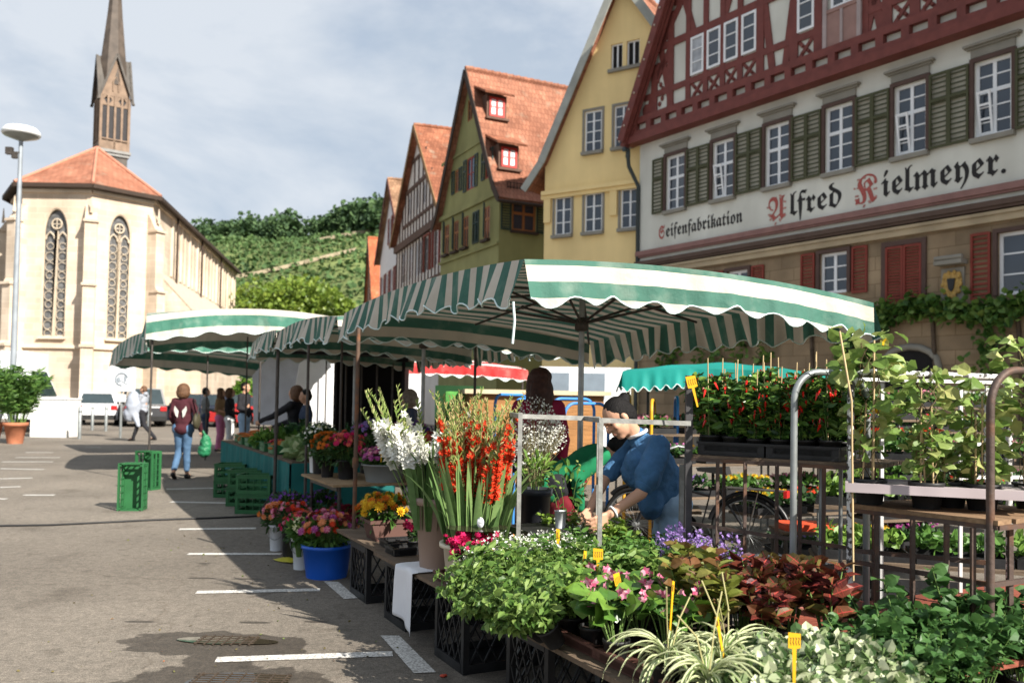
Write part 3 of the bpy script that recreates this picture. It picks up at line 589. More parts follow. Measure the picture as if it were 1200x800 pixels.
blk = mat('black_lettering', (.02, .018, .018), rough=.7); rdl = mat('red_lettering', (.36, .085, .07), rough=.7, var=.3, scale=30)
def sign(s, x0, x1, z, hgt, m_):
    o = text_mesh(frak(s), 1., m_, rh, (0, 0, 0)); xs = [v.co.x for v in o.data.vertices]; zs = [v.co.y for v in o.data.vertices]
    kx = (x1-x0)/(max(xs)-min(xs)); kz = hgt/.72; o.scale = (kx, kz, 1); o.location = (x0-min(xs)*kx, -.068, z); return o
sign('S', .98, 1.24, 6.98, .42, rdl); sign('eifenfabrikation', 1.32, 4.55, 7.0, .42, blk)
sign('A', 5.52, 6.12, 6.86, .66, rdl); sign('lfred', 6.28, 7.95, 6.9, .66, blk); sign('K', 8.36, 9.0, 6.86, .72, rdl); sign('ielmeyer.', 9.12, 12.25, 6.92, .66, blk)
# flourishes round the two red capitals
fl = MB()
for cx, cz in ((5.82, 7.16), (8.68, 7.18)):
    for k in range(22): a = k*.57; fl.ball((cx+(.3+.06*math.sin(k*2.1))*math.cos(a), -.068, cz+(.38+.05*math.cos(k*3.3))*math.sin(a)), (.035, .006, .03), 6, 4)
fl.build('flourish', mat('pale_red_flourish', (.45, .22, .19), rough=.8), rh)
# ================================================================== HOUSES
yel = mat('yellow_render', (.86, .66, .32), rough=.92, var=.07, scale=.6, bump=.12, bscale=25, stain=.3)
grn = mat('green_render', (.27, .27, .115), rough=.92, var=.12, scale=.7, bump=.15, bscale=25, stain=.5)
tile_r = mat('red_brown_tiles', (.34, .135, .075), rough=.88, var=.25, scale=1., kind='tiles', bw=.2, bh=.34, hb=.8)
tile_old = mat('lichen_tiles', (.33, .20, .12), rough=.9, var=.25, scale=1., kind='tiles', bw=.24, bh=.4, hb=.9)
greyw = mat('weathered_board', (.33, .34, .31), rough=.8, var=.15, scale=2); dkb = mat('dark_bargeboard', (.045, .03, .022), rough=.8)
# yellow house
W_ = 6.2; ap = 3.1; hs = [(.45, 7.6, .7, 1.42), (1.7, 7.6, .72, 1.42), (3.15, 7.6, .72, 1.42)]
up = [(1.66, 10.53, .7, 1.5), (2.85, 10.53, .7, 1.5)]; at_ = [(2.68, 13.38, .46, .92), (3.3, 13.38, .5, .92)]
yh = gabled('yellow_house', 'tall plain yellow rendered gable house between green and timbered houses', (1.11, 32.4), -33.0, W_+1.2, 10.3, 3.1, 16.6, 8, yel, tile_o, hs+up+at_, oh=.3, flare=.75, verge=greyw)
for x, z, w, h in hs: win(yh, x, z, w, h, 2, (.33, .66), y=.04, fw_=.06, sill=grys)
for x, z, w, h in hs+up: MB().b2((x-.09, -.03, z), (x-.003, .0, z+h+.09)).b2((x+w+.003, -.03, z), (x+w+.09, .0, z+h+.09)).b2((x-.003, -.03, z+h+.003), (x+w+.003, .0, z+h+.09)).build('casing', grys, yh)
for x, z, w, h in up: win(yh, x, z, w, h, 2, (.25, .5, .75), y=.04, fw_=.06, sill=grys)
for x, z, w, h in at_: win(yh, x, z, w, h, 2, (), gm=dark, y=.08, fw_=.05, sill=grys)
cb = MB(); cb.b2((-.05, -.2, 9.12), (W_+1, -.003, 9.27)).b2((-.1, -.12, 8.98), (W_+1, -.003, 9.117))
for x in (0.02, 2.75): cb.prism([(x, 8.1), (x+.28, 8.1), (x+.28, 8.98), (x, 8.98)], -.1, -.003)
cb.build('moulding', yel, yh)
# green house
gs = [(.5+1.22*i, 8.72, .62, 1.5) for i in range(5)]; gsu = [(1.75, 11.6, .55, 1.15), (3.25, 11.4, .95, 1.55), (5.4, 11.5, .5, 1.3)]; gt = [(3.2, 14.75, .6, 1.05)]
gh = gabled('green_house', 'olive green gable house with orange tiled roof and two dormers', (-3.75, 44.3), -64.0, 7.0, 10.75, 3.5, 17.1, 6.3, grn, tile_o, gs+gsu+gt, oh=.3, flare=.55, verge=dkb, side='x')
b = MB(); sv = [(.62, 8.98, 1.2, 1.28)]
pl = MB(); pl.plate([(0, 0), (6.3, 0), (6.3, 10.75), (0, 10.75)], [rect(*h) for h in sv], 0, .14)
sw = pl.build('side_wall', grn, gh, uvd='wall'); sw.location = (7.0, 0, 0); sw.rotation_euler = (0, 0, math.pi/2)
orw = mat('ochre_frame', (.30, .12, .04), rough=.6); tealsh = mat('dark_green_shutter', (.02, .045, .04), rough=.5)
def onside(o, x, y, z, off=0): o.rotation_euler = (0, 0, math.pi/2); o.location = (7.0-off, x, z)
o = win(gh, 0, 0, 1.2, 1.28, 2, (-.62,), redf if False else orw, gm=glass, fw_=.1, sill=dkb); onside(o, .62, 0, 8.98, .05)
for x in (.07, 1.83): o = shutter(gh, 0, 0, .5, 1.32, tealsh, split=False, n=10); onside(o, x, 0, 8.96, -.02)
for i, (x, z, w, h) in enumerate(gs):
    if i == 3: shutter(gh, x-.02, z, .34, h, tealsh, y=-.01, n=10); shutter(gh, x+.33, z, .34, h, tealsh, y=-.01, n=10)
    else: win(gh, x, z, w, h, 2, (-.62,), orw, y=.02, fw_=.07, sill=dkb)
    if i != 3: shutter(gh, x+w+.02, z-.02, .42, h+.04, tealsh, y=-.25, rz=R_(-30), n=10)
for i, (x, z, w, h) in enumerate(gsu):
    win(gh, x, z, w, h, 2, (.5,), orw if i == 0 else redf, y=.02, fw_=.07, gm=dark if i == 2 else glass)
    shutter(gh, x-.38, z, .36, h, tealsh, y=-.01, n=8); shutter(gh, x+w+.02, z, .36, h, tealsh, y=-.01, n=8)
for x, z, w, h in gt: win(gh, x, z, w, h, 2, (.5,), orw, y=.02, gm=dark)
mb_ = MB(); mb_.b2((-.05, -.12, 10.5), (7.12, -.003, 10.72)).b2((7.003, -.003, 10.5), (7.12, 6.3, 10.72)).b2((0, -.06, 13.35), (7, -.003, 13.5) if False else (5.6, -.003, 13.5)).b2((-.05, -.1, 8.3), (7.0, -.003, 8.4)); mb_.build('moulding', grn, gh)
MB().tube([(7.7, -.4, 10.05), (7.7, 6.3, 10.05)], .08, 8).build('gutter', dkb, gh)
redl = mat('dormer_red', (.42, .04, .03), rough=.55); dormw = mat('dormer_side', (.12, .07, .05), rough=.85); brt = mat('bright_pane', (.62, .66, .68), rough=.2, var=.15, spec=.6)
def roofz(u): return 10.75+.12+(7-u)*(6.35/3.5)
for u, v0, tz in ((6.5, .15, 0), (5.0, .2, 0)):
    zb = roofz(u); w = 1.0; h = 1.15; dm = MB(); ub = u-(h+.5)/(6.35/3.5)
    dm.add([(u, v0, zb), (u, v0+w, zb), (u, v0+w, zb+h), (u, v0, zb+h), (ub-.3, v0, zb+h), (ub-.3, v0+w, zb+h), (ub, v0, zb), (ub, v0+w, zb)], [(0, 1, 2, 3), (0, 3, 4, 6), (1, 7, 5, 2)])
    d_ = dm.build('dormer', dormw, gh)
    rr = roof_slab([V((ub-.75, v0-.25, zb+h+.95)), V((u+.4, v0-.25, zb+h-.02)), V((u+.4, v0+w+.25, zb+h-.02)), V((ub-.75, v0+w+.25, zb+h+.95))], .09).build('dormer_roof', tile_r, d_, uvd='roof')
    f = win(d_, 0, 0, .78, .9, 2, (.5,), redl, gm=brt, fw_=.1); f.rotation_euler = (0, 0, math.pi/2); f.location = (u+.07, v0+.11, zb+.1)
    MB().b2((u+.0, v0-.08, zb-.06), (u+.2, v0+w+.08, zb+.04)).build('sill', dormw, d_)
# snow guard grid
sg = MB()
for z in (.1, .3): sg.bar((7.05, .35, roofz(7.05)+z), (7.05, 2.4, roofz(7.05)+z), .03)
for i in range(14): sg.bar((7.05, .35+i*.157, roofz(7.05)+.0), (7.05, .35+i*.157, roofz(7.05)+.33), .025)
sg.build('snow_guard', dkb, gh)
# white and brown timber-framed house
tbr = mat('brown_timber', (.085, .05, .038), rough=.8, var=.2, scale=3); wplas = mat('cream_plaster', (.62, .60, .57), rough=.9, var=.07, scale=.8)
th_ = [(1.6+2.1*i, 9.0, 1.3, 2.1) for i in range(5)]; thu = [(3.2, 13.2, .8, 1.3), (5.2, 13.2, .8, 1.3), (7.2, 13.2, .8, 1.3)]
th = gabled('timber_framed_house', 'narrow white house with brown timber grid and weathered orange roof', (-8.04, 59.3), -70.0, 12, 12.0, 6.0, 18.3, 6.5, wplas, tile_r, th_+thu, oh=.4, flare=.4, verge=mat('tan_board', (.22, .13, .06), rough=.8))
for i, (x, z, w, h) in enumerate(th_): win(th, x, z, w, h, 2, (.3, .6), white, gm=curt, y=.03, fw_=.1, trim=redsh if i > 2 else None)
for x, z, w, h in thu: win(th, x, z, w, h, 2, (.5,), white, gm=curt, y=.03, fw_=.1)
tb = MB(); tb.b2((-.1, -.2, 11.3), (12.1, -.003, 11.75)).b2((-.05, -.08, 8.2), (12, -.003, 8.5)).b2((1.9, -.08, 12.6), (10.2, -.003, 12.8)).b2((2.3, -.08, 14.7), (9.4, -.003, 14.95)).b2((4.2, -.08, 16.4), (7.9, -.003, 16.6))
for i in range(16):
    x = .2+i*.78; tb.b2((x, -.06, 8.5), (x+.14, -.003, 11.3))
    zt = min(14.7, 12+(min(x, 12-x))*1.05)
    if zt > 12.3: tb.b2((x, -.06, 11.75), (x+.13, -.003, zt))
for x in (4.9, 6, 7.1): tb.b2((x, -.06, 14.95), (x+.14, -.003, 16.4))
for a in ((.5, 6.3, 2.2, 8.2), (2.6, 6.3, 4.6, 8.2), (5, 6.3, 7, 8.2), (8, 6.3, 10, 8.2), (2.6, 8.2, 4.6, 6.3), (8, 8.2, 10, 6.3)): tb.bar((a[0], -.03, a[1]), (a[2], -.03, a[3]), .05, .16, up=(0, 1, 0))
tb.build('timber_frame', tbr, th)
gp = MB(); gp.tube([(12.3, .2, 11.5), (12.3, .2, 0)], .1, 8); gp.b2((12.05, .02, 0), (12.9, .5, 11.8)); gp.build('corner_strip', tbr, th)
# small white house with red shutters
wh2 = [(1.2+2.3*i, 8.6, 1.2, 2.6) for i in range(5)]; wu = [(4.6, 13.3, 1., 2.0), (6.4, 13.3, 1., 2.0)]
blw = mat('bluish_render', (.55, .60, .66), rough=.9, var=.06)
wh = gabled('white_house', 'bluish white gable house with dark red shutters and lichen-covered roof', (-11.0, 71.3), -73.0, 11.3, 12.6, 5.6, 18.0, 7, blw, tile_old, wh2+wu, oh=.4, flare=.4, verge=mat('maroon_board', (.10, .04, .035), rough=.8))
for x, z, w, h in wh2+wu:
    win(wh, x, z, w, h, 2, (.5,), white, gm=glass, y=.03, fw_=.1)
    shutter(wh, x-.62, z, .6, h, redsh, y=-.01, n=10); shutter(wh, x+w+.02, z, .6, h, redsh, y=-.01, n=10)
oh_ = gabled('orange_roofed_house', 'narrow brown gable with plain bright orange roof beside the hill', (-14.6, 86.0), -76.0, 9, 9.9, 3.2, 16.6, 9, mat('brown_wall', (.16, .09, .06), rough=.9, var=.2), mat('fresh_tiles', (.50, .16, .07), rough=.8, var=.08, kind='tiles', bw=.3, bh=.42, hb=.6), [(2.6, 10.6, 1, 1.4), (4.5, 7.4, 1, 1.6)], oh=.2, flare=.2, verge=dkb)
win(oh_, 2.6, 10.6, 1, 1.4, 2, (.5,), white, y=.05); win(oh_, 4.5, 7.4, 1, 1.6, 2, (.5,), white, y=.05)
# ================================================================== CHURCH
cst = mat('church_sandstone', (.70, .60, .49), rough=.93, stain=.35, var=.13, scale=.5, kind='brick', bw=1.0, bh=.42, ms=.018, c2=(.86, .83, .80), mort=(1.12, 1.12, 1.1), hb=.25)
trc = mat('tracery_stone', (.50, .42, .32), rough=.9, var=.1); leadg = mat('leaded_glass', (.12, .12, .12), rough=.25, var=.4, scale=3, spec=.5)
ctile = mat('church_tiles', (.42, .185, .115), rough=.88, var=.16, scale=.6, kind='tiles', bw=.34, bh=.5, hb=.6)
ch = thing('church', 'pale sandstone gothic church with polygonal choir, orange roof and slender spire', 'church', (-29.62, 56, 0))
A0, A1 = V((-2.26, 0, 0)), V((2.25, 0, 0)); B1 = V((4.94, 3.05, 0)); dC = V((-.156, .988, 0)); C1_ = B1+dC*36
Bm = V((-4.95, 3.6, 0)); D1 = Bm+dC*36
EZ = 14.9
def facet(p, q, holes, name='wall', z1=EZ, th=.35, m_=cst, y0=0):
    L = (q-p).length; bb = MB(); bb.plate([(0, 0), (L, 0), (L, z1), (0, z1)], holes, 0, th); o = bb.build(name, m_, ch, uvd='wall'); o.location = (p.x, p.y, 0); o.rotation_euler = (0, 0, math.atan2((q-p).y, (q-p).x)); return o, L
def lancet(cx, w, z0, z1, n=8):
    h = w*.95; pts = [(cx-w/2, z0), (cx+w/2, z0), (cx+w/2, z1-h)]
    for i in range(1, n): t = i/n; pts.append((cx+w/2-w/2*t**1.6, z1-h+h*math.sin(t*math.pi/2)**.9))
    pts.append((cx, z1))
    for i in range(n-1, 0, -1): t = i/n; pts.append((cx-w/2+w/2*t**1.6, z1-h+h*math.sin(t*math.pi/2)**.9))
    pts.append((cx-w/2, z1-h)); return pts
def gothic(par, cx, w, z0, z1):
    pts = lancet(cx, w, z0, z1); g_ = MB(); g_.add([(p[0], .3, p[1]) for p in pts], [tuple(range(len(pts)))]); wn = None
    t = MB(); outl = [V((p[0], .12, p[1])) for p in pts]; t.tube(outl+[outl[0]], .10, 6)
    t.tube([(q.x+(1 if q.x > cx else -1)*(.22 if abs(q.x-cx) > .01 else 0), -.03, q.z+(.22 if abs(q.x-cx) < .01 else .05)) for q in outl[2:-0]], .055, 6)
    ow = w/2-.08; t.b2((cx-.09, .1, z0), (cx+.09, .26, z1-w*.9))
    for s in (-1, 1):
        c_ = cx+s*w/4; r = w/4-.11; z = z0+r+.08; k = 0
        while z < z1-w*1.35:
            rr = r*(1 if k % 3 else .78)
            t.tube([(c_+rr*math.cos(a), .2, z+rr*math.sin(a)) for a in [i*math.pi/7 for i in range(15)]], .024, 5); z += 2*rr+.09; k += 1
        t.tube([(c_-r, .17, z-.1), (c_-r*.8, .17, z+r*.5), (c_, .17, z+r*1.3), (c_+r*.8, .17, z+r*.5), (c_+r, .17, z-.1)], .06, 5)
    r = w*.2; t.tube([(cx+r*math.cos(a), .17, z1-w*.62+r*math.sin(a)) for a in [i*math.pi/8 for i in range(17)]], .055, 5)
    for a in (0, math.pi/2): t.bar((cx-r*math.cos(a), .17, z1-w*.62-r*math.sin(a)), (cx+r*math.cos(a), .17, z1-w*.62+r*math.sin(a)), .05)
    wn = t.build('window', trc, par); g_.build('pane', leadg, wn)
    MB().prism([(0, 0)]*0 or [(-.25, z0-.02), (.3, z0+.25), (.3, z0-.02)], cx-w/2-.1, cx+w/2+.1, ax='x').build('sill', trc, wn)
o, L = facet(A0, A1, [lancet(2.2, 1.6, 4.9, 13.35)]); gothic(o, 2.2, 1.6, 4.9, 13.35)
o, L = facet(A1, B1, [lancet(1.9, 1.5, 4.9, 13.3)]); gothic(o, 1.9, 1.5, 4.9, 13.3)
o, L = facet(Bm, A0, [lancet(2.2, 1.6, 4.9, 13.35)]); gothic(o, 2.2, 1.6, 4.9, 13.35)
o, L = facet(B1, C1_, [])
nv = MB()
for i in range(10):      # tall narrow clerestory recess strips and pilasters along the nave
    x = 5.5+i*3.1; nv.b2((x, -.12, 10.2), (x+.35, -.003, 14.6)); nv.b2((x+1.5, -.08, 10.2), (x+1.7, -.003, 14.2))
nv.b2((0, -.15, 14.5), (36, -.003, 14.8)); nv.build('pilaster', cst, o)
pp = MB()
for x in (6.2, 15.6, 25): pp.tube([(x, -.3, 14.8), (x, -.3, 9)], .09, 6)
pp.build('downpipe', dkb, o)
facet(D1, Bm, []); facet(C1_, D1, [])
# string courses, plinth, buttresses
sc_ = MB()
for p, q in ((Bm, A0), (A0, A1), (A1, B1)):
    n_ = V(((q-p).y, -(q-p).x, 0)).normalized()
    for z, w, h in ((4.4, .22, .22), (1.0, .2, .25), (14.45, .16, .2)): sc_ = MB(); sc_.bar(p+n_*.08+V((0, 0, z)), q+n_*.08+V((0, 0, z)), w, h); sc_.build('string_course', cst, ch)
for i_, (c_, a) in enumerate(((A0, -112), (A1, -66), (B1, -24), (Bm, -160))):
    bt = MB(); d = V((math.cos(R_(a)), math.sin(R_(a)), 0)); s_ = V((-d.y, d.x, 0))*.36
    prof = [(-.2, 0), (1.15, 0), (1.15, 4.4), (.95, 4.7), (.95, 8.3), (.75, 8.7), (.75, 12.4), (.0, 13.6), (-.2, 13.6)]
    for k_s in (0,):
        vs = [c_+d*x-s_+V((0, 0, z)) for x, z in prof]+[c_+d*x+s_+V((0, 0, z)) for x, z in prof]; n = len(prof)
        bt.add(vs, [tuple(range(n)), tuple(range(2*n-1, n-1, -1))]+[(i, i+n, (i+1) % n+n, (i+1) % n) for i in range(n)])
    for z, x in ((4.42, 1.0), (8.35, .8), (12.45, .6)): bt.bar(c_+d*(x-.4)+V((0, 0, z)), c_+d*(x+.28)+V((0, 0, z)), .9, .16)
    bt.tube([c_+d*.55+V((0, 0, 13)), c_+d*.55+V((0, 0, 14))], [.12, .03], 6)
    bt.build('buttress', cst, ch, uvd='wall')
# lean-to chapel on the side
q0 = B1+dC*1.2; nC = V((.988, .156, 0)); L_ = 25
an = MB(); ps = [q0, q0+nC*3.2, q0+nC*3.2+dC*L_, q0+dC*L_]
an.add([p+V((0, 0, 0)) for p in ps]+[ps[0]+V((0, 0, 10.0)), ps[1]+V((0, 0, 6.6)), ps[2]+V((0, 0, 6.6)), ps[3]+V((0, 0, 10.0))], [(0, 1, 5, 4), (1, 2, 6, 5), (2, 3, 7, 6)]).build('side_chapel', cst, ch, uvd='wall')
roof_slab([ps[0]+V((0, 0, 10.1)), ps[1]+nC*.3+V((0, 0, 6.4)), ps[2]+nC*.3+V((0, 0, 6.4)), ps[3]+V((0, 0, 10.1))], .15).build('chapel_roof', trc, ch, uvd='roof')
# roof
ax = V((-.25, 5.6, 18.9)); axe = ax+dC*31; R0 = MB(); oz = EZ-.05
def out(p, k=.5): c_ = V((0, 4.4, 0)); d = (p-c_); d.z = 0; return p+d.normalized()*k
e = [out(Bm, .6), out(A0, .6), out(A1, .6), out(B1, .6)]; e = [V((p.x, p.y, oz)) for p in e]
eR = B1+dC*36+nC*.5; eR.z = oz; eL = Bm+dC*36-nC*.5; eL.z = oz
R0.add([ax, e[0], e[1]], [(0, 1, 2)]).add([ax, e[1], e[2]], [(0, 1, 2)]).add([ax, e[2], e[3]], [(0, 1, 2)]).add([ax, e[3], eR, axe], [(0, 1, 2, 3)]).add([ax, axe, eL, e[0]], [(0, 1, 2, 3)]).add([axe, eR, eL], [(0, 1, 2)])
rf = R0.build('roof', ctile, ch, uvd='roof')
hp = MB()
for p in e: hp.tube([ax+V((0, 0, .04)), p+V((0, 0, .06))], .11, 6)
hp.tube([ax, axe], .15, 6); hp.build('hip_tile', mat('hip_tiles', (.45, .2, .13), rough=.85), rf)
gt_ = MB(); eo = [p-V((0, 0, .12)) for p in [eL]+e+[eR]]
for a, b_ in zip(eo, eo[1:]): gt_.bar(a, b_, .22, .26)
gt_.build('gutter', dkb, rf)
sof = MB(); ci = [V((p.x, p.y, oz-.1)) for p in (D1, Bm, A0, A1, B1, C1_)]
for i in range(5): sof.add([eo[i], eo[i+1], ci[i+1], ci[i]], [(0, 1, 2, 3)])
sof.build('soffit', dkb, rf)
# ridge turret and spire
slate = mat('slate', (.075, .065, .055), rough=.6, var=.3, scale=1.5, bump=.3, bscale=4); sps = mat('spire_copper', (.085, .066, .052), rough=.55, var=.35, scale=1.2, bump=.3, bscale=5)
tcx_ = V((-3.2, 14, 0)); tr_ = R_(37); tw = MB(); s = 1.08
tw.box(tcx_+V((0, 0, 18.6)), (2.05, 2.05, 4), rz=tr_).build('turret_base', slate, ch)
tw = MB(); tw.box(tcx_+V((0, 0, 20.75)), (2.5, 2.5, .22), rz=tr_).box(tcx_+V((0, 0, 20.5)), (2.3, 2.3, .2), rz=tr_); tw.build('cornice', mat('grey_lead', (.22, .22, .21), rough=.6), ch)
tb_ = mat('turret_wood', (.22, .155, .11), rough=.8, var=.2, scale=2); tl_ = mat('louvre', (.03, .028, .03), rough=.7)
bf = thing if False else None
Rz = Matrix.Rotation(tr_, 3, 'Z'); bw_ = MB()
def tp(x, y, z): return tcx_+Rz @ V((x, y, z))
core = MB(); core.box(tcx_+V((0, 0, 22.9)), (1.95, 1.95, 4.1), rz=tr_).build('belfry_core', tl_, ch)
bfm = MB()
for k in range(4):
    Rk = Matrix.Rotation(tr_+k*math.pi/2, 3, 'Z')
    def q(x, y, z): return tcx_+Rk @ V((x, y, z))
    for x, w in ((-1.05, .2), (1.05, .2), (0, .12), (-.52, .06), (.52, .06)): bfm.bar(q(x, -1.05, 20.86), q(x, -1.05, 25.2), w if w > .1 else .05, .16, up=Rk @ V((1, 0, 0)))
    bfm.bar(q(-1.1, -1.04, 21.2), q(1.1, -1.04, 21.2), .14, .7); bfm.bar(q(-1.1, -1.09, 21.7), q(1.1, -1.09, 21.7), .14, .1)
    for cx in (-.54, .54): bfm.add([q(cx-.44, -1.03, 24.4), q(cx+.44, -1.03, 24.4), q(cx+.44, -1.03, 25.1), q(cx, -1.03, 24.4+.0), q(cx-.44, -1.03, 25.1)], [(0, 3, 4), (3, 1, 2)]); bfm.add([q(cx-.44, -1.02, 24.7), q(cx, -1.02, 25.3), q(cx+.44, -1.02, 24.7), q(cx+.44, -1.02, 25.6), q(cx-.44, -1.02, 25.6)], [(0, 1, 4), (1, 2, 3), (1, 3, 4)])
    bfm.add([q(-1.1, -1.04, 25.2), q(1.1, -1.04, 25.2), q(0, -1.04, 28.3)], [(0, 1, 2)]); bfm.tube([q(-.2, -1.06, 25.6), q(-.2, -1.06, 26.4), q(0, -1.06, 26.8), q(.2, -1.06, 26.4), q(.2, -1.06, 25.6)], .06, 5)
bfm.build('belfry', tb_, ch)
gr_ = MB()
for k in range(4):
    Rk = Matrix.Rotation(tr_+k*math.pi/2, 3, 'Z')
    def q(x, y, z): return tcx_+Rk @ V((x, y, z))
    pk = q(0, -1.25, 28.6); c0 = V((tcx_.x, tcx_.y, 28.6))
    for sx in (-1, 1):
        cn = q(sx*1.35, -1.25, 24.7); ins = q(sx*.0, 0, 28.6); vl = q(sx*1.0, -1.0, 25.6)
        gr_.add([pk, cn, vl, c0], [(0, 1, 2, 3)]); gr_.bar(pk, cn, .16, .16)
gr_.build('gable_roof', slate, ch)
sp = MB(); sp.lathe([(1.15, 26.2), (1.02, 28.2), (.6, 32.2), (.33, 35.5), (.05, 39)], tcx_, n=8, smooth=False); sp.build('spire', sps, ch)
# ================================================================== STALLS
EA = V((-.4505, .8928, 0)); EP = V((.8928, .4505, 0))       # along the row (away), across it (to the right)
AW = dict(rough=.75, var=.12, scale=2.5, trans=.08, bump=.5, bscale=7, bd=.045)
awn = mat('awning_stripe', (.045, .135, .10), kind='stripe', per=.2, c2=(.57, .515, .43), **AW)
awnf = mat('awning_stripe_wide', (.05, .17, .12), kind='stripe', per=.38, c2=(.58, .54, .47), **AW)
pip = mat('pale_piping', (.62, .74, .72), rough=.7); steel = mat('galvanised_tube', (.30, .31, .31), rough=.42, var=.2, scale=9, metal=.65, bump=.1)
dsteel = mat('dark_steel', (.075, .065, .058), rough=.55, var=.3, scale=9, metal=.4)
def canopy(label, P, H, hang=.25, sm=None, raise_=.09, peak=.14, cp=None, poles=(), per=.28, group=None, cats='market umbrella', arms=True, hubz=None, sag=.0, nm='market_umbrella', seed=0, ph=.235, polebase=True, swap=False):
    """P: FL, FR, BL, BR plan corners; H: heights of the frame there"""
    sm = sm or awn; FL, FR, BL, BR = [V((p[0], p[1], 0)) for p in P]; cpt = V((cp[0], cp[1], 0)) if cp else (FL+FR+BL+BR)/4
    t = thing(nm, label, cats, (cpt.x, cpt.y, 0), 0, group); off = -cpt; rr = random.Random(seed)
    NS, NT = 34, 46; Wd = (FR-FL).length; Dp = (BL-FL).length
    def pos(s, u, lift=0):
        p = FL*(1-s)*(1-u)+FR*s*(1-u)+BL*(1-s)*u+BR*s*u; h = H[0]*(1-s)*(1-u)+H[1]*s*(1-u)+H[2]*(1-s)*u+H[3]*s*u
        a = abs(2*s-1); b_ = abs(2*u-1); h += raise_*(1-a**2*b_**2)+peak*(1-max(a, b_))
        h -= .018*(math.sin(s*math.pi*4)**2)*math.sin(u*math.pi)+.014*(math.sin(u*math.pi*5)**2)*math.sin(s*math.pi)
        return V((p.x, p.y, h+lift))+off
    m_ = MB(); m_.smooth = True; vs = [pos(i/NS, j/NT) for j in range(NT+1) for i in range(NS+1)]; fs = []; uv = []
    for j in range(NT):
        for i in range(NS):
            a = j*(NS+1)+i; fs.append((a, a+1, a+NS+2, a+NS+1)); uv.append([(i/NS*Wd, j/NT*Dp+ph), ((i+1)/NS*Wd, j/NT*Dp+ph), ((i+1)/NS*Wd, (j+1)/NT*Dp+ph), (i/NS*Wd, (j+1)/NT*Dp+ph)])
            if swap: uv[-1] = [(b_, a_) for a_, b_ in uv[-1]]
    m_.add(vs, fs, uv)
    tr = MB()
    def edge(fn, L, outn, side, K=90):
        rows = 6; vv = []; ff = []; uu = []; bot = []
        HG = []
        for i in range(K+1):
            q = i/K; top = fn(q); x = q*L; hg = hang-.028*math.cos(2*math.pi*x/per)+.012*math.sin(x*7+seed); wob = .012*math.sin(x*13+seed*3)+.02*math.sin(x*4.1+seed)
            HG.append(hg)
            for r in range(rows+1):
                f = r/rows; vv.append(top+outn*(f*(.045+wob*1.6)+.012*math.sin(x*37+seed)*f)+V((0, 0, -hg*f+(0 if r else .0))))
            bot.append(vv[-1])
        def uvp(i, r):
            x = i/K*L; d = HG[i]*r/rows*1.02
            w_ = {'F': (x, -d+ph), 'B': (x, Dp+d+ph), 'L': (-d, x/L*Dp+ph), 'R': (Wd+d, x/L*Dp+ph)}[side]
            return (w_[1], w_[0]) if swap else w_
        for i in range(K):
            for r in range(rows): a = i*(rows+1)+r; ff.append((a, a+1, a+rows+2, a+rows+1)); uu.append([uvp(i, r), uvp(i, r+1), uvp(i+1, r+1), uvp(i+1, r)])
        m_.add(vv, ff, uu); tr.tube(bot, .006, 5, cap=False)
    nf = (FL-BL).normalized(); nl = (FL-FR).normalized()
    edge(lambda q: pos(q, 0), Wd, nf, 'F'); edge(lambda q: pos(q, 1), Wd, -nf, 'B'); edge(lambda q: pos(0, q), Dp, nl, 'L', 120); edge(lambda q: pos(1, q), Dp, -nl, 'R', 120)
    cv = m_.build('canopy', sm, t); tr.build('trim', pip, cv)
    hz = hubz or (sum(H)/4-.12); top = pos(.5, .5, -.02); hub = V((0, 0, hz))
    if arms:
        MB().tube([(0, 0, 0), (0, 0, top.z)], .023, 12).build('pole', steel, t)
        MB().lathe([(.03, -.06), (.055, -.05), (.055, .03), (.03, .05)], hub, 12).build('hub', dsteel, t)
        for i, (s, u) in enumerate(((0, 0), (1, 0), (0, 1), (1, 1), (.5, 0), (.5, 1), (0, .5), (1, .5))):
            e_ = pos(s*.97+.015, u*.97+.015, -.035); k_m = hub*.45+e_*.55; tp_ = V((0, 0, top.z-.03))
            ar = MB(); mid = tp_*.5+e_*.5+V((0, 0, .02)); ar.tube([tp_, mid, e_], .011, 6); ar.tube([hub, mid], .011, 6); ar.ball(mid, .02, 8, 6); ar.build('arm', dsteel, t)
        if polebase:
            bs = MB(); bs.bar((-.45, 0, .03), (.45, 0, .03), .05).bar((0, -.45, .032), (0, .45, .032), .05).tube([(0, 0, 0), (0, 0, .5)], .03, 10); bs.build('base', dsteel, t)
    for (x, y, zt) in poles: MB().tube([V((x, y, 0))+off, V((x, y, zt))+off], .018, 10).build('post', dsteel, t)
    return t
A = canopy('large green and cream striped market umbrella over the cut flowers and the bending seller', ((.06, 5.0), (2.45, 5.9), (-1.62, 8.35), (.82, 9.25)), (2.31, 2.2, 2.3, 2.12), cp=(.55, 6.93), seed=1, raise_=.07)
MB().tube([(-.55, -1.95, 2.06), (-.54, -1.96, 1.95), (-.55, -1.95, 1.82)], .008, 5).build('cord', pip, A)
Bc = canopy('striped market umbrella sharing a gutter edge with the large one, behind the gladioli', ((-1.72, 8.5), (.6, 9.6), (-2.92, 10.85), (-.55, 11.95)), (2.28, 2.2, 2.3, 2.2), cp=(-1.02, 10.0), seed=2, raise_=.06)
B2 = canopy('striped market umbrella over the vegetable table with cabbages', ((-2.98, 10.95), (-.6, 12.1), (-3.95, 13.2), (-1.6, 14.3)), (2.32, 2.2, 2.28, 2.2), seed=3, raise_=.05)
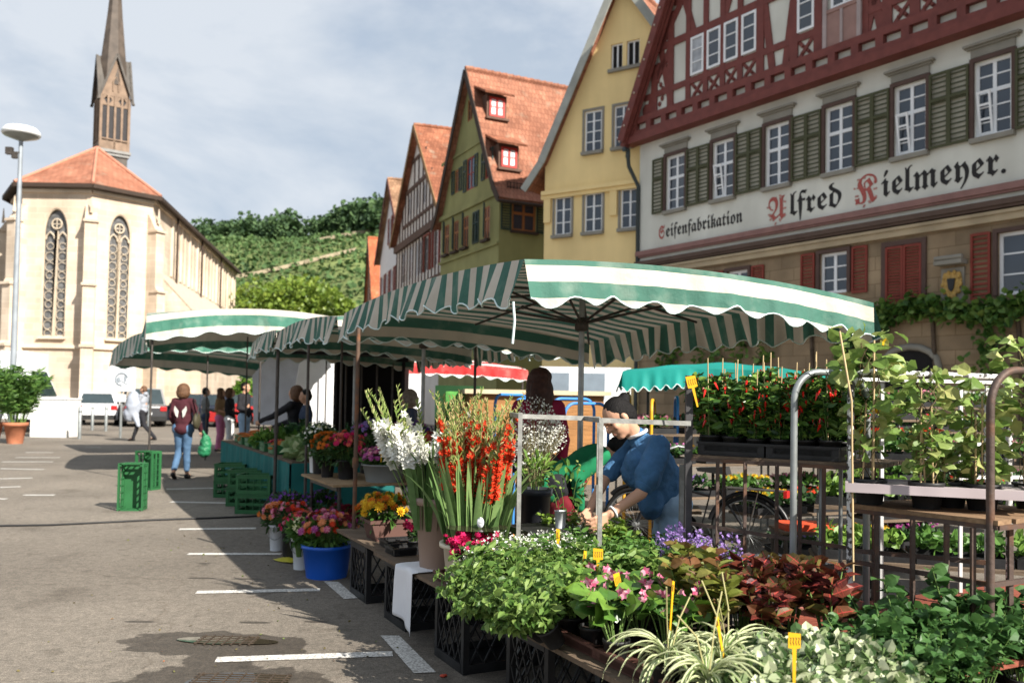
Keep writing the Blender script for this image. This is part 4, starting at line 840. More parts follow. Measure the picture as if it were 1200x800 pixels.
Cc = canopy('striped stall roof with a peaked front edge where the woman in maroon walks', ((-6.12, 14.5), (-2.6, 15.6), (-7.6, 18.2), (-4.0, 19.3)), (2.78, 2.8, 2.75, 2.7), hang=.42, sm=awnf, raise_=.2, peak=.12, seed=4, arms=False, nm='stall_canopy', cats='stall canopy', per=.5, poles=((-6.05, 14.6, 2.8), (-4.4, 15.2, 2.85), (-2.75, 15.7, 2.8), (-4.1, 19.2, 2.75), (-5.7, 18.7, 2.75)), ph=.3)
Dc = canopy('farthest striped stall roof low beyond the peaked one, its end flap out in the sun', ((-8.1, 19.2), (-4.6, 20.8), (-10.2, 22.2), (-6.6, 23.8)), (2.85, 2.85, 2.6, 2.35), hang=.45, sm=awnf, raise_=.08, peak=.1, seed=5, arms=False, nm='stall_canopy', cats='stall canopy', per=.5, poles=((-5.3, 20.9, 2.4), (-7, 20, 2.4), (-6.7, 23.6, 2.4)), ph=.1)
# free standing poles
rust = mat('rusty_tube', (.11, .07, .05), rough=.75, var=.3, scale=8, kind='rust', c2=(.22, .09, .04), rs=6, bump=.3, metal=.2)
def post(lab, c, zt, r=.018, m_=None, tri=False):
    b = MB(); b.tube([(0, 0, 0), (0, 0, zt)], r, 10); b.tube([(0, 0, zt*.45), (0, 0, zt*.45+.08)], r*1.5, 10)
    if tri: 
        for k in range(3): a = k*2.1+.5; b.tube([(0, 0, .32), (math.cos(a)*.28, math.sin(a)*.28, .01)], .011, 6)
    return tag(b.build('support_pole', m_ or dsteel, None, loc=c), lab, 'pole')
post('rusty support pole at the front corner of the cut flower table by the blue bucket', (-1.26, 7.1, 0), 2.06, .017, rust)
post('support pole on a small tripod at the near end of the teal table cloth', (-2.92, 10.84, 0), 2.3, .022, None, True)
post('support pole between the cabbages and the pink asters', (-2.25, 9.6, 0), 2.25, .016)
post('dark pole directly left of the rusty one, behind the purple asters', (-2.0, 10.2, 0), 2.25, .014)
post('thin dark pole rising behind the tall gladioli', (-.42, 9.9, 0), 2.3, .016)
# ---------------------------------------------------------------- crates, tables, shelves
blkp = mat('black_plastic', (.018, .018, .019), rough=.45, var=.3, scale=8, bump=.1); grnp = mat('green_crate_plastic', (.025, .12, .042), rough=.5, var=.15, scale=5)
woodd = mat('weathered_shelf_wood', (.16, .12, .085), kind='wood', rough=.85, var=.2, scale=3, hb=.4); woodl = mat('pale_shelf_wood', (.34, .24, .14), kind='wood', rough=.85, var=.2, scale=3, hb=.4)
def crate_mesh(w, d, h, m_, n=5, diag=True):
    b = MB(); t = .018
    b.b2((-w/2, -d/2, 0), (w/2, d/2, .012))
    for x in (-1, 1):
        for y in (-1, 1): b.box((x*(w/2-t), y*(d/2-t), h/2+.006), (t*2, t*2, h-.014))
    for z in (.03, h-.025):
        for s in (-1, 1): b.box((0, s*(d/2-.006), z), (w-4*t, .016, .045)); b.box((s*(w/2-.006), 0, z), (.016, d-4*t, .045))
    for s in (-1, 1): b.box((0, s*(d/2-.002), h-.006), (w+.01, .02, .012)); b.box((s*(w/2-.002), 0, h-.0065), (.02, d-.02, .011))
    for s in (-1, 1):
        for ax, LL in ((0, w-.08), (1, d-.08)):
            k = max(3, int(LL/.075))
            for i in range(k):
                a = -LL/2+LL*(i+.0)/k; c_ = a+LL/k
                z0, z1 = .05, h-.045
                mp = (lambda x, z: (x, s*(d/2-.008), z)) if ax == 0 else (lambda x, z: (s*(w/2-.008), x, z))
                if diag:
                    zz = z0+(z1-z0)*((i*.37) % 1)
                    b.bar(mp(a, z0), mp(c_, z0+(z1-z0)*.5), .008, .009); b.bar(mp(a, z0+(z1-z0)*.5), mp(c_, z1), .008, .009); b.bar(mp(a, z1), mp(c_, z0+(z1-z0)*.5), .008, .007); b.bar(mp(a, z0+(z1-z0)*.5), mp(c_, z0), .008, .007)
                else: b.bar(mp(a+.01, z0), mp(a+.01, z1), .02, .008, up=(1, 0, 0) if ax == 0 else (0, 1.0001, 0))
            if not diag: mp = (lambda x, z: (x, s*(d/2-.009), z)) if ax == 0 else (lambda x, z: (s*(w/2-.009), x, z)); b.bar(mp(-LL/2, h*.5), mp(LL/2, h*.5), .012, .03)
    return b
RZ = math.atan2(EP.y, EP.x)
def along(t, w, z=0): p = V((-1.4, 7.03, 0))-EA*t+EP*w; p.z = z; return p
proto_bc = tag(crate_mesh(.6, .42, .405, blkp).build('folding_crate', blkp, None, loc=along(.55, .33)), 'black lattice folding crate under the bench, farthest of the row beside the blue bucket', 'crate', 'black crates under the flower bench')
proto_bc.rotation_euler = (0, 0, RZ)
def cc(o, loc, rz, lab): c = o.copy(); COL.objects.link(c); c.location = loc; c.rotation_euler = (0, 0, rz); c['label'] = lab; return c
cc(proto_bc, along(1.38, .33), RZ, 'black folding crate under the bench just left of the hanging white cloth')
cc(proto_bc, along(2.33, .32), RZ, 'black folding crate under the bench just right of the hanging white cloth')
cc(proto_bc, along(3.25, .33), RZ, 'black folding crate under the bench below the leafy mint')
cc(proto_bc, along(4.2, .36), RZ, 'black folding crate under the bench below the pink begonias at the bottom edge')
cc(proto_bc, along(1.2, 1.0), RZ, 'black folding crate under the bench behind the tall taupe bucket')
cc(proto_bc, along(2.9, 1.1), RZ, 'black folding crate in the second row under the bench')
def bench(lab, t0, t1, w0, w1, z, m_=None, n=4, nm='bench_shelf'):
    b = MB(); ww = (w1-w0)/n
    for i in range(n):
        a = along(t0, w0+ww*(i+.5), z-.012); c = along(t1, w0+ww*(i+.5), z-.012); b.bar(a+V((0, 0, .001*i)), c+V((0, 0, .001*i)), ww-.008, .022)
    return tag(b.build(nm, m_ or woodd, None), lab, 'shelf')
bench('long weathered plank shelf on black crates carrying the foreground plants', 1.05, 4.75, -.02, .95, .43)
bench('short plank shelf holding the marigold box beyond the white cloth', -.05, 1.04, .02, .72, .43, n=3)
brick_ = mat('brick_red_slats', (.235, .068, .042), kind='wood', rough=.7, var=.2, scale=2, hb=.4)
def slats(name, lab, c, ax, ay, L, Wd, z, n, m_, cat='table', legs=True, th=.022):
    t = thing(name, lab, cat, (c[0], c[1], 0)); ax = V((ax[0], ax[1], 0)).normalized(); ay = V((ay[0], ay[1], 0)).normalized(); b = MB()
    for i in range(n): o = ay*((i+.5)/n-.5)*Wd+V((0, 0, z-th/2)); b.bar(o-ax*L/2, o+ax*L/2, Wd/n-.01, th)
    b.build('table_top', m_, t)
    if legs:
        MB().bar(-ax*L*.45-ay*Wd*.4+V((0, 0, z-.05)), -ax*L*.45+ay*Wd*.4+V((0, 0, z-.05)), .04, .05).bar(ax*L*.45-ay*Wd*.4+V((0, 0, z-.05)), ax*L*.45+ay*Wd*.4+V((0, 0, z-.05)), .04, .05).build('crossbar', dsteel, t)
        for sx in (-1, 1):
            for sy in (-1, 1): p = ax*L*.45*sx+ay*Wd*.42*sy; MB().tube([p, p+V((0, 0, z-.03))], .016, 8).build('leg', dsteel, t)
    return t
slats('plant_table', 'low table of brick red slats behind the leafy herbs at the lower right', (2.35, 4.2), EP, EA, 2.0, 1.0, .50, 9, brick_)
slats('plant_table', 'low plant table at the bottom right corner under the blurred herbs', (1.62, 3.35), EP, EA, 1.9, .95, .30, 6, woodd)
slats('work_table', 'folding table under newspaper where the seller in blue works', (1.05, 4.72), EP, EA, 1.0, .5, .60, 3, woodd)
slats('flower_table', 'brown wooden flower table holding the tubs of pink and purple asters', (-1.12, 8.95), EP, EA, 1.75, 1.25, .69, 6, woodl)
slats('low_flower_table', 'low table behind the gladioli with potted foliage', (.1, 6.95), EP, EA, 1.3, .8, .45, 4, woodd)
# newspaper sheets
pap = mat('newspaper', (.62, .62, .60), rough=.8, var=.1, scale=12, peel=(.38, .38, .38), ps=60)
def sheet(name, lab, cat, pts, m_, n=14, amp=.012, th=.0015, seed=0, sag=None):
    a, b_, c, d = [V(p) for p in pts]; r = random.Random(seed); mb = MB(); vs = []; ph = [r.uniform(0, 6) for _ in range(4)]
    for j in range(n+1):
        for i in range(n+1):
            s, u = i/n, j/n; p = a*(1-s)*(1-u)+b_*s*(1-u)+c*s*u+d*(1-s)*u; p.z += amp*(math.sin(s*7+ph[0])*math.sin(u*5+ph[1])+.5*math.sin(s*13+ph[2]+u*9))+(sag(s, u) if sag else 0); vs.append(p)
    mb.add(vs, [(j*(n+1)+i, j*(n+1)+i+1, (j+1)*(n+1)+i+1, (j+1)*(n+1)+i) for j in range(n) for i in range(n)], smooth=True)
    o = mb.build(name, m_, None); md = o.modifiers.new('t', 'SOLIDIFY'); md.thickness = th; md.offset = 1; return tag(o, lab, cat)
def wp(t, w, z): p = V((1.05, 4.72, z))+EP*t+EA*w; return p
sheet('newspaper_sheet', 'crumpled white newspaper spread over the work table in front of the seller', 'newspaper', (wp(-.5, -.3, .62), wp(.55, -.3, .62), wp(.55, .2, .62), wp(-.5, .22, .62)), pap, amp=.014)
sheet('newspaper_sheet', 'second newspaper sheet lying askew over the right end of the work table', 'newspaper', (wp(.05, -.42, .65), wp(.62, -.33, .64), wp(.55, .0, .66), wp(.02, -.06, .66)), pap, amp=.012, seed=4)
# white cloth hanging off the bench between two crates
cw = mat('white_cloth', (.72, .72, .74), rough=.85, var=.05, bump=.3, bscale=30, bd=.005)
cv, cf = [], []
e0 = along(1.62, -.02, .437); n1, n2 = 18, 26
for j in range(n2+1):
    for i in range(n1+1):
        s = i/n1; u = j/n2; base = along(1.60+.30*s-.05*s*0, 0, 0); d = u*.66
        if d < .3: p = base+EP*(.28-d); p.z = .437
        else: hgt = d-.3; p = base-EP*(.03+.02*math.sin(s*8)+.03*hgt); p.z = .437-hgt*(.82+.25*s)
        p += V((0, 0, .004*math.sin(s*9+u*5)+.004))-EP*(.016*math.sin(s*11+1)*min(1, u*1.6)); cv.append(p)
for j in range(n2):
    for i in range(n1): cf.append((j*(n1+1)+i, j*(n1+1)+i+1, (j+1)*(n1+1)+i+1, (j+1)*(n1+1)+i))
cl = MB().add(cv, cf, smooth=True).build('cloth', cw, None); cl.modifiers.new('t', 'SOLIDIFY').thickness = .003; tag(cl, 'white cloth hanging over the bench edge between two black crates', 'cloth')
# green crates
gc = crate_mesh(.44, .36, .245, grnp, diag=False)
g0 = tag(gc.build('green_crate', grnp, None, loc=(-3.24, 11.2, 0)), 'lower green vegetable crate of the nearest stack by the tripod pole', 'crate', 'green crates beside the vegetable table')
g0.rotation_euler = (0, 0, -.05)
def gcc(x, y, z, rz, lab, rot=None): c = cc(g0, (x, y, z), rz, lab); c.rotation_euler = rot or (0, 0, rz); return c
gcc(-3.24, 11.21, .246, -.04, 'upper green vegetable crate of the nearest stack by the tripod pole')
gcc(-3.62, 11.95, 0, .1, 'lower green crate of the middle stack in front of the teal cloth'); gcc(-3.6, 11.94, .246, .12, 'upper green crate of the middle stack in front of the teal cloth')
gcc(-4.1, 12.9, 0, 0, 'lower green crate of the farthest stack beside the teal cloth'); gcc(-4.1, 12.9, .246, .04, 'upper green crate of the farthest stack beside the teal cloth')
g1 = tag(crate_mesh(.6, .3, .235, grnp, diag=False).build('green_crate', grnp, None, loc=(-4.86, 11.35, .3)), 'green crate stood on end alone in the sun on the asphalt, the nearer one', 'crate', 'green crates stood on end'); g1.rotation_euler = (0, -math.pi/2, math.pi/2+.12)
c = cc(g1, (-5.62, 13.75, .3), 0, 'green crate stood on end farther back near the walking woman'); c.rotation_euler = (0, -math.pi/2, math.pi/2-.3)
gcc(-2.35, 9.95, 0, .4, 'green crate in the shade under the flower table'); 
# yellow sheet and fallen petal
c0 = G(336, 658); sheet('plastic_sheet', 'flat yellow plastic sheet on the asphalt beside the flower buckets', 'plastic sheet', [G(*q)+V((0, 0, .012)) for q in ((320, 657), (340, 661), (354, 657), (334, 653))], mat('yellow_plastic', (.55, .50, .05), rough=.4), amp=.004)
c0 = G(519, 793); tag(MB().ball((c0.x, c0.y, .008), (.018, .014, .008), 8, 6).ball((c0.x+.012, c0.y+.01, .008), (.012, .01, .007), 8, 6).build('fallen_blossom', mat('fallen_red', (.5, .06, .03), rough=.6)), 'small red blossom fallen on the asphalt near the bench', 'blossom')
# black cable across the asphalt
cpts = [G(x, y)+V((0, 0, .012)) for x, y in ((0, 617), (60, 616), (120, 613), (180, 610), (240, 608), (290, 606), (315, 604))]
tag(MB().tube(cpts, .012, 6).build('cable', blkp), 'black cable lying across the asphalt from the tripod pole', 'cable')
# ---------------------------------------------------------------- vegetable table with teal cloth
vt = thing('vegetable_table', 'long vegetable table with a teal cloth front under the striped roofs', 'table', (-2.6, 10.35, 0))
o_ = V((-2.6, 10.35, 0)); L5 = 5.4
tb = MB()
for i in range(5): w = .13+i*.26; tb.bar(EP*w+V((0, 0, .70)), EP*w+EA*L5+V((0, 0, .70)), .25, .03)
tb.build('table_top', woodd, vt); teal = mat('teal_cloth', (.012, .135, .13), rough=.8, var=.15, scale=3, trans=.15, bump=.2, bscale=6)
vv, ff = [], []; K = 120
for i in range(K+1):
    for r in range(7): q = i/K*L5; u = r/6; p = EA*q-EP*(.02+.03*u*math.sin(q*9)+.01*math.sin(q*23)); p.z = .70-.6*u; vv.append(p)
for i in range(K):
    for r in range(6): a = i*7+r; ff.append((a, a+7, a+8, a+1))
cl = MB().add(vv, ff, smooth=True)
vv = []; K2 = 34
for i in range(K2+1):
    for r in range(7): q = i/K2*1.3; u = r/6; p = EP*q-EA*(.02+.03*u*math.sin(q*9)); p.z = .70-.6*u; vv.append(p)
ff = []
for i in range(K2):
    for r in range(6): a = i*7+r; ff.append((a, a+1, a+8, a+7))
cl.add(vv, ff, smooth=True).build('table_cloth', teal, vt)
for a, b_ in ((.2, .1), (.2, 1.2), (L5-.2, .1), (L5-.2, 1.2)): MB().tube([EA*a+EP*b_, EA*a+EP*b_+V((0, 0, .68))], .02, 8).build('leg', dsteel, vt)
cabm = green('cabbage_leaf', (.22, .33, .13), .25, .1, cols=[(.17, .27, .10), (.26, .36, .16), (.36, .43, .24)])
def vt_at(a, w, z=.72): p = o_+EA*a+EP*w; p.z = z; return p
def cabbage(lab, c, r):
    n = 46; d = rdir(n, .25); pos = d*r*.55*np.array([1, 1, .85]); v_, f_ = leaves(pos, d*.55+rdir(n)*.35+np.array([0, 0, .45]), np.full(n, r*1.05), .5, LEAF)
    b = MB().ball((0, 0, 0), r*.86, 16, 12); o = meshobj('cabbage', [(np.array(b.v), b.f, 0), (v_, f_, 0)], cabm, None); o.location = c+V((0, 0, r*.8)); return tag(o, lab, 'cabbage', 'cabbages on the vegetable table')
for i, (a, w, r) in enumerate(((.12, .18, .12), (.42, .2, .125), (.3, .48, .12), (.75, .24, .12), (.1, .5, .11), (.62, .55, .12), (1.0, .3, .11))):
    cabbage(['pale cabbage at the near corner of the vegetable table', 'second pale cabbage along the teal edge from the near corner', 'pale cabbage behind the near corner pair', 'third cabbage along the teal edge', 'cabbage at the near end, farthest from the teal front', 'cabbage in the middle of the heap', 'last cabbage before the green produce crate'][i], vt_at(a, w), r)
# heaps of produce in green trays
def tray(c, w=.5, d=.34, h=.12, lab='', m_=None, nm='produce_tray'): o = crate_mesh(w, d, h, m_ or grnp, diag=False).build(nm, m_ or grnp, None, loc=c); o.rotation_euler = (0, 0, RZ); return tag(o, lab, 'tray')
def heap(lab, cat, nm, c, n, size, m_, rx, ry, h, kind='leaf', long=(.02, .14)):
    if kind == 'leaf':
        p = rng.uniform(-1, 1, (n, 3)); pos = np.stack([p[:, 0]*rx, p[:, 1]*ry, (1-p[:, 0]**2*.5-p[:, 1]**2*.5)*h*rng.uniform(.3, 1, n)], 1); v_, f_ = leaves(pos, rdir(n, .5), np.full(n, size), .4); o = meshobj(nm, [(v_, f_, 0)], m_)
    else:
        b = MB()
        for i in range(n):
            x, y = random.uniform(-1, 1)*rx, random.uniform(-1, 1)*ry; z = (1-.5*(x/rx)**2-.5*(y/ry)**2)*h*random.uniform(.3, 1); a = random.uniform(-.5, .5)+kind_a
            d = V((math.cos(a), math.sin(a), random.uniform(-.2, .3))); p = V((x, y, z))
            if long[1] > .05: b.tube([p-d*long[1]/2, p, p+d*long[1]/2], [long[0]*.3, long[0], long[0]*.8], 7)
            else: b.ball(p, long[0], 8, 6)
        o = b.build(nm, m_, None)
    o.location = c; o.rotation_euler = (0, 0, RZ); return tag(o, lab, cat, kind='stuff')
kind_a = 0
lg = green('lettuce_leaf', (.12, .25, .04), .4, .3, cols=[(.05, .13, .02), (.12, .25, .04), (.2, .34, .07)]); dg = green('kale_leaf', (.04, .11, .035), .4, .2)
car = mat('carrot', (.50, .15, .03), rough=.6, var=.2, scale=8); rad = mat('radish', (.40, .03, .05), rough=.5, var=.3, scale=8); pot_ = mat('potato', (.36, .26, .13), rough=.8, var=.2, scale=10)
for a, w, what in ((1.45, .3, 'c'), (1.45, .8, 'l'), (2.05, .3, 'r'), (2.05, .85, 'k'), (2.65, .3, 'l'), (2.65, .85, 'l'), (3.25, .3, 'p'), (3.25, .85, 'k'), (3.85, .3, 'c'), (3.85, .85, 'l'), (4.5, .35, 'c'), (4.5, .9, 'c'), (.75, .95, 'k'), (.2, .95, 'l')):
    c = vt_at(a, w, .722); names = dict(c='carrots', l='lettuce', r='radishes', k='kale', p='potatoes')[what]; pl_ = 'along the teal edge' if w < .5 else 'in the back row'
    k = int(a/.6)+1; lab = 'green tray of %s, %s from the near end %s' % (names, ['first', 'second', 'third', 'fourth', 'fifth', 'sixth', 'seventh', 'eighth'][k-1], pl_)
    tray(c, lab=lab); c2 = c+V((0, 0, .05)); hl = 'heap of %s in the %s tray %s' % (names, ['first', 'second', 'third', 'fourth', 'fifth', 'sixth', 'seventh', 'eighth'][k-1], pl_)
    if what == 'c': heap(hl, 'carrots', 'carrots', c2, 70, 0, car, .22, .13, .14, 'b', (.014, .16))
    elif what == 'r': heap(hl, 'radishes', 'radishes', c2, 90, 0, rad, .22, .13, .11, 'b', (.018, .03))
    elif what == 'p': heap(hl, 'potatoes', 'potatoes', c2, 60, 0, pot_, .22, .13, .12, 'b', (.032, .04))
    else: heap(hl, 'leafy greens', names, c2, 420, .1, lg if what == 'l' else dg, .27, .19, .2 if what == 'l' else .3)
# leeks pointing over the cabbages
lk_ = MB()
for i in range(12):
    a = vt_at(.75+.05*i, .95, .86+.01*(i % 3))-vt_at(.8, .9, 0); a.z = .2; d = (-EA*.7+EP*.15+V((0, 0, .1*random.uniform(-1, 1)))).normalized(); p = V((.04*i-.2, 0, .18+.02*(i % 3)))
    lk_.tube([p, p+d*.3, p+d*.75], [.018, .015, .004], 6)
tag(lk_.build('leeks', green('leek', (.10, .2, .06), .4, .1), None, loc=vt_at(1.1, .75, .72)), 'bunch of long green leeks lying behind the cabbages', 'leeks', kind='stuff')
# ---------------------------------------------------------------- galvanised plant racks
def rack(name, lab, posts, rails, m_, cat='plant rack', r=.0115, sq=True, arch=()):
    c = posts[0][0]; t = thing(name, lab, cat, (c[0], c[1], 0)); o = V((c[0], c[1], 0))
    for a, zt in posts:
        b = MB(); p = V((a[0], a[1], 0))-o; (b.bar(p, p+V((0, 0, zt)), r*2) if sq else b.tube([p, p+V((0, 0, zt))], r, 10)); b.build('post', m_, t)
    for a, b_ in rails:
        k = MB(); k.bar(V(a)-o, V(b_)-o, r*1.9, r*2.2) if sq else k.tube([V(a)-o, V(b_)-o], r*.8, 8); k.build('rail', m_, t)
    for pts, rr, mm in arch: MB().tube([V(p)-o for p in pts], rr, 12).build('arch', mm, t)
    return t
gal = mat('galvanised_steel', (.25, .25, .235), rough=.6, var=.35, scale=14, metal=.3, bump=.15); darkp = mat('charcoal_post', (.05, .048, .05), rough=.5, var=.25, scale=10)
rack('plant_rack', 'grey metal rack frame standing behind the red gladioli and the hands of the seller', [((.05, 4.75), 1.43), ((.0, 5.3), 1.43), ((.5, 4.95), 1.40)], [((.05, 4.75, 1.41), (.50, 4.95, 1.40)), ((.05, 4.75, .5), (.5, 4.95, .5)), ((.05, 4.75, 1.41), (.0, 5.3, 1.41))], gal)
rack('plant_rack', 'grey metal rack frame whose rail crosses the face of the bending seller', [((.47, 4.55), 1.41)], [((.47, 4.55, 1.40), (.95, 4.62, 1.39)), ((.47, 4.55, 1.40), (.42, 4.9, 1.40))], gal)
# ================================================================== PLANTS AND FLOWERS
def petals(n, r, rings=1, cup=.25, w=.5, core=0.):
    v, f = [], []
    for k in range(rings):
        rr = r*(1-.28*k); z = .16*r*k; cu = cup+.35*k
        for i in range(n):
            a = 2*math.pi*(i+.5*k)/n; c, s = math.cos(a), math.sin(a); hw = math.pi/n*w*1.6; b = len(v)
            v += [(0, 0, z), (rr*.6*math.cos(a-hw), rr*.6*math.sin(a-hw), z+rr*.6*cu*.8), (rr*c, rr*s, z+rr*cu), (rr*.6*math.cos(a+hw), rr*.6*math.sin(a+hw), z+rr*.6*cu*.8)]; f.append((b, b+1, b+2, b+3))
    return ([(x, z, y) for x, y, z in v], [tuple(reversed(q)) for q in f])     # opens along +y (the frame's direction)
DAISY = petals(11, 1, 2, .15, .5); POM = petals(10, 1, 4, .1, .6); FIVE = petals(5, 1, 1, .3, .62); SIX = petals(6, 1, 2, .55, .62); TINY = petals(4, 1, 1, .3, .6)
def fl(pos, d, size, tm): return stamp(tm[0], tm[1], pos, frames(d), np.asarray(size)*rng.uniform(.8, 1.2, len(pos)))
def pm(name, c, v=.3, tr=.25, cols=None): return mat(name, c, rough=.6, island=v, trans=tr, scale=8, spec=.2, cols=cols)
P_white = pm('petal_white', (.78, .78, .72), .08); P_red = pm('petal_scarlet', (.62, .05, .015), .25); P_pink = pm('petal_pink', (.62, .16, .28), .3, cols=[(.5, .06, .15), (.68, .2, .32), (.75, .42, .48)])
P_hot = pm('petal_hot_pink', (.60, .02, .12), .3); P_yel = pm('petal_yellow', (.70, .42, .02), .2, cols=[(.62, .26, .01), (.72, .45, .02), (.75, .55, .04)]); P_or = pm('petal_orange', (.62, .17, .015), .3)
P_pur = pm('petal_purple', (.16, .05, .30), .3); P_lil = pm('petal_lilac', (.34, .22, .52), .3); P_mag = pm('petal_magenta', (.42, .05, .28), .3, cols=[(.30, .03, .22), (.45, .07, .3), (.55, .2, .42)]); P_wine = pm('petal_wine', (.16, .008, .02), .3)
P_cream = pm('petal_cream', (.66, .64, .38), .15); P_coral = pm('petal_coral', (.66, .14, .09), .25); P_lime = pm('petal_lime', (.45, .5, .16), .2); P_sal = pm('petal_salmon', (.72, .28, .12), .25)
G_mid = green('leaf_mid', (.075, .17, .03), .4, .3, cols=[(.04, .10, .02), (.075, .17, .03), (.12, .25, .05)]); G_lt = green('leaf_light', (.16, .29, .05), .35, .35, cols=[(.10, .20, .03), (.17, .30, .05), (.27, .38, .09)])
G_dk = green('leaf_dark', (.03, .08, .02), .4, .2, cols=[(.02, .05, .015), (.03, .08, .02), (.055, .12, .03)]); G_bl = green('leaf_sword', (.16, .27, .09), .35, .3, cols=[(.10, .19, .06), (.16, .27, .09), (.25, .36, .13)])
G_stem = mat('stem_green', (.12, .2, .05), rough=.6, var=.2); G_bud = green('bud_green', (.25, .36, .10), .3, .3)
blackpot = mat('black_pot', (.02, .02, .02), rough=.5, var=.2, bump=.1); soil = mat('potting_soil', (.03, .02, .014), rough=1, var=.3, scale=30, bump=.6)
def pot(t, r=.055, h=.1, m_=None, z=0, name='pot'):
    o = MB().lathe([(r*.74, z), (r*.98, z+h*.86), (r*1.05, z+h*.86), (r*1.07, z+h), (r*.96, z+h), (r*.93, z+h*.88)], n=16, cap=False).add([(r*.74*math.cos(a), r*.74*math.sin(a), z) for a in [i*.3927 for i in range(16)]], [tuple(range(16))[::-1]]).build(name, m_ or blackpot, t)
    MB().add([(r*.94*math.cos(a), r*.94*math.sin(a), z+h*.88) for a in [i*.3927 for i in range(16)]], [tuple(range(16))]).build('soil', soil, o); return o
def stems(t, n, z0, h, spread, r=.003, lean=1., m_=None, top=None):
    b = MB(); tips = []; mids = []
    for i in range(n):
        a = rng.uniform(0, 6.283); s = spread*math.sqrt(rng.uniform(.02, 1)); hh = h*rng.uniform(.7, 1.05); r0_ = .25*s
        p0 = V((r0_*math.cos(a), r0_*math.sin(a), z0)); p2 = V((s*math.cos(a), s*math.sin(a), z0+hh)); p1 = (p0+p2)/2+V((0, 0, hh*.12)); b.tube([p0, p1, p2], [r, r*.85, r*.5], 4, cap=False); tips.append(p2); mids.append((p0, p1, p2))
    b.build('stem', m_ or G_stem, t); return tips, mids
def onstem(mids, per, lo=.15):
    P_, D_ = [], []
    for p0, p1, p2 in mids:
        for k in range(per):
            u = rng.uniform(lo, 1)**.8; p = (p0*(1-u)**2+p1*2*u*(1-u)+p2*u*u); P_.append(p); a = rng.uniform(0, 6.283); d = V((math.cos(a), math.sin(a), rng.uniform(-.2, .8))); D_.append(d)
    return np.array(P_), np.array(D_)
BEDS = {}
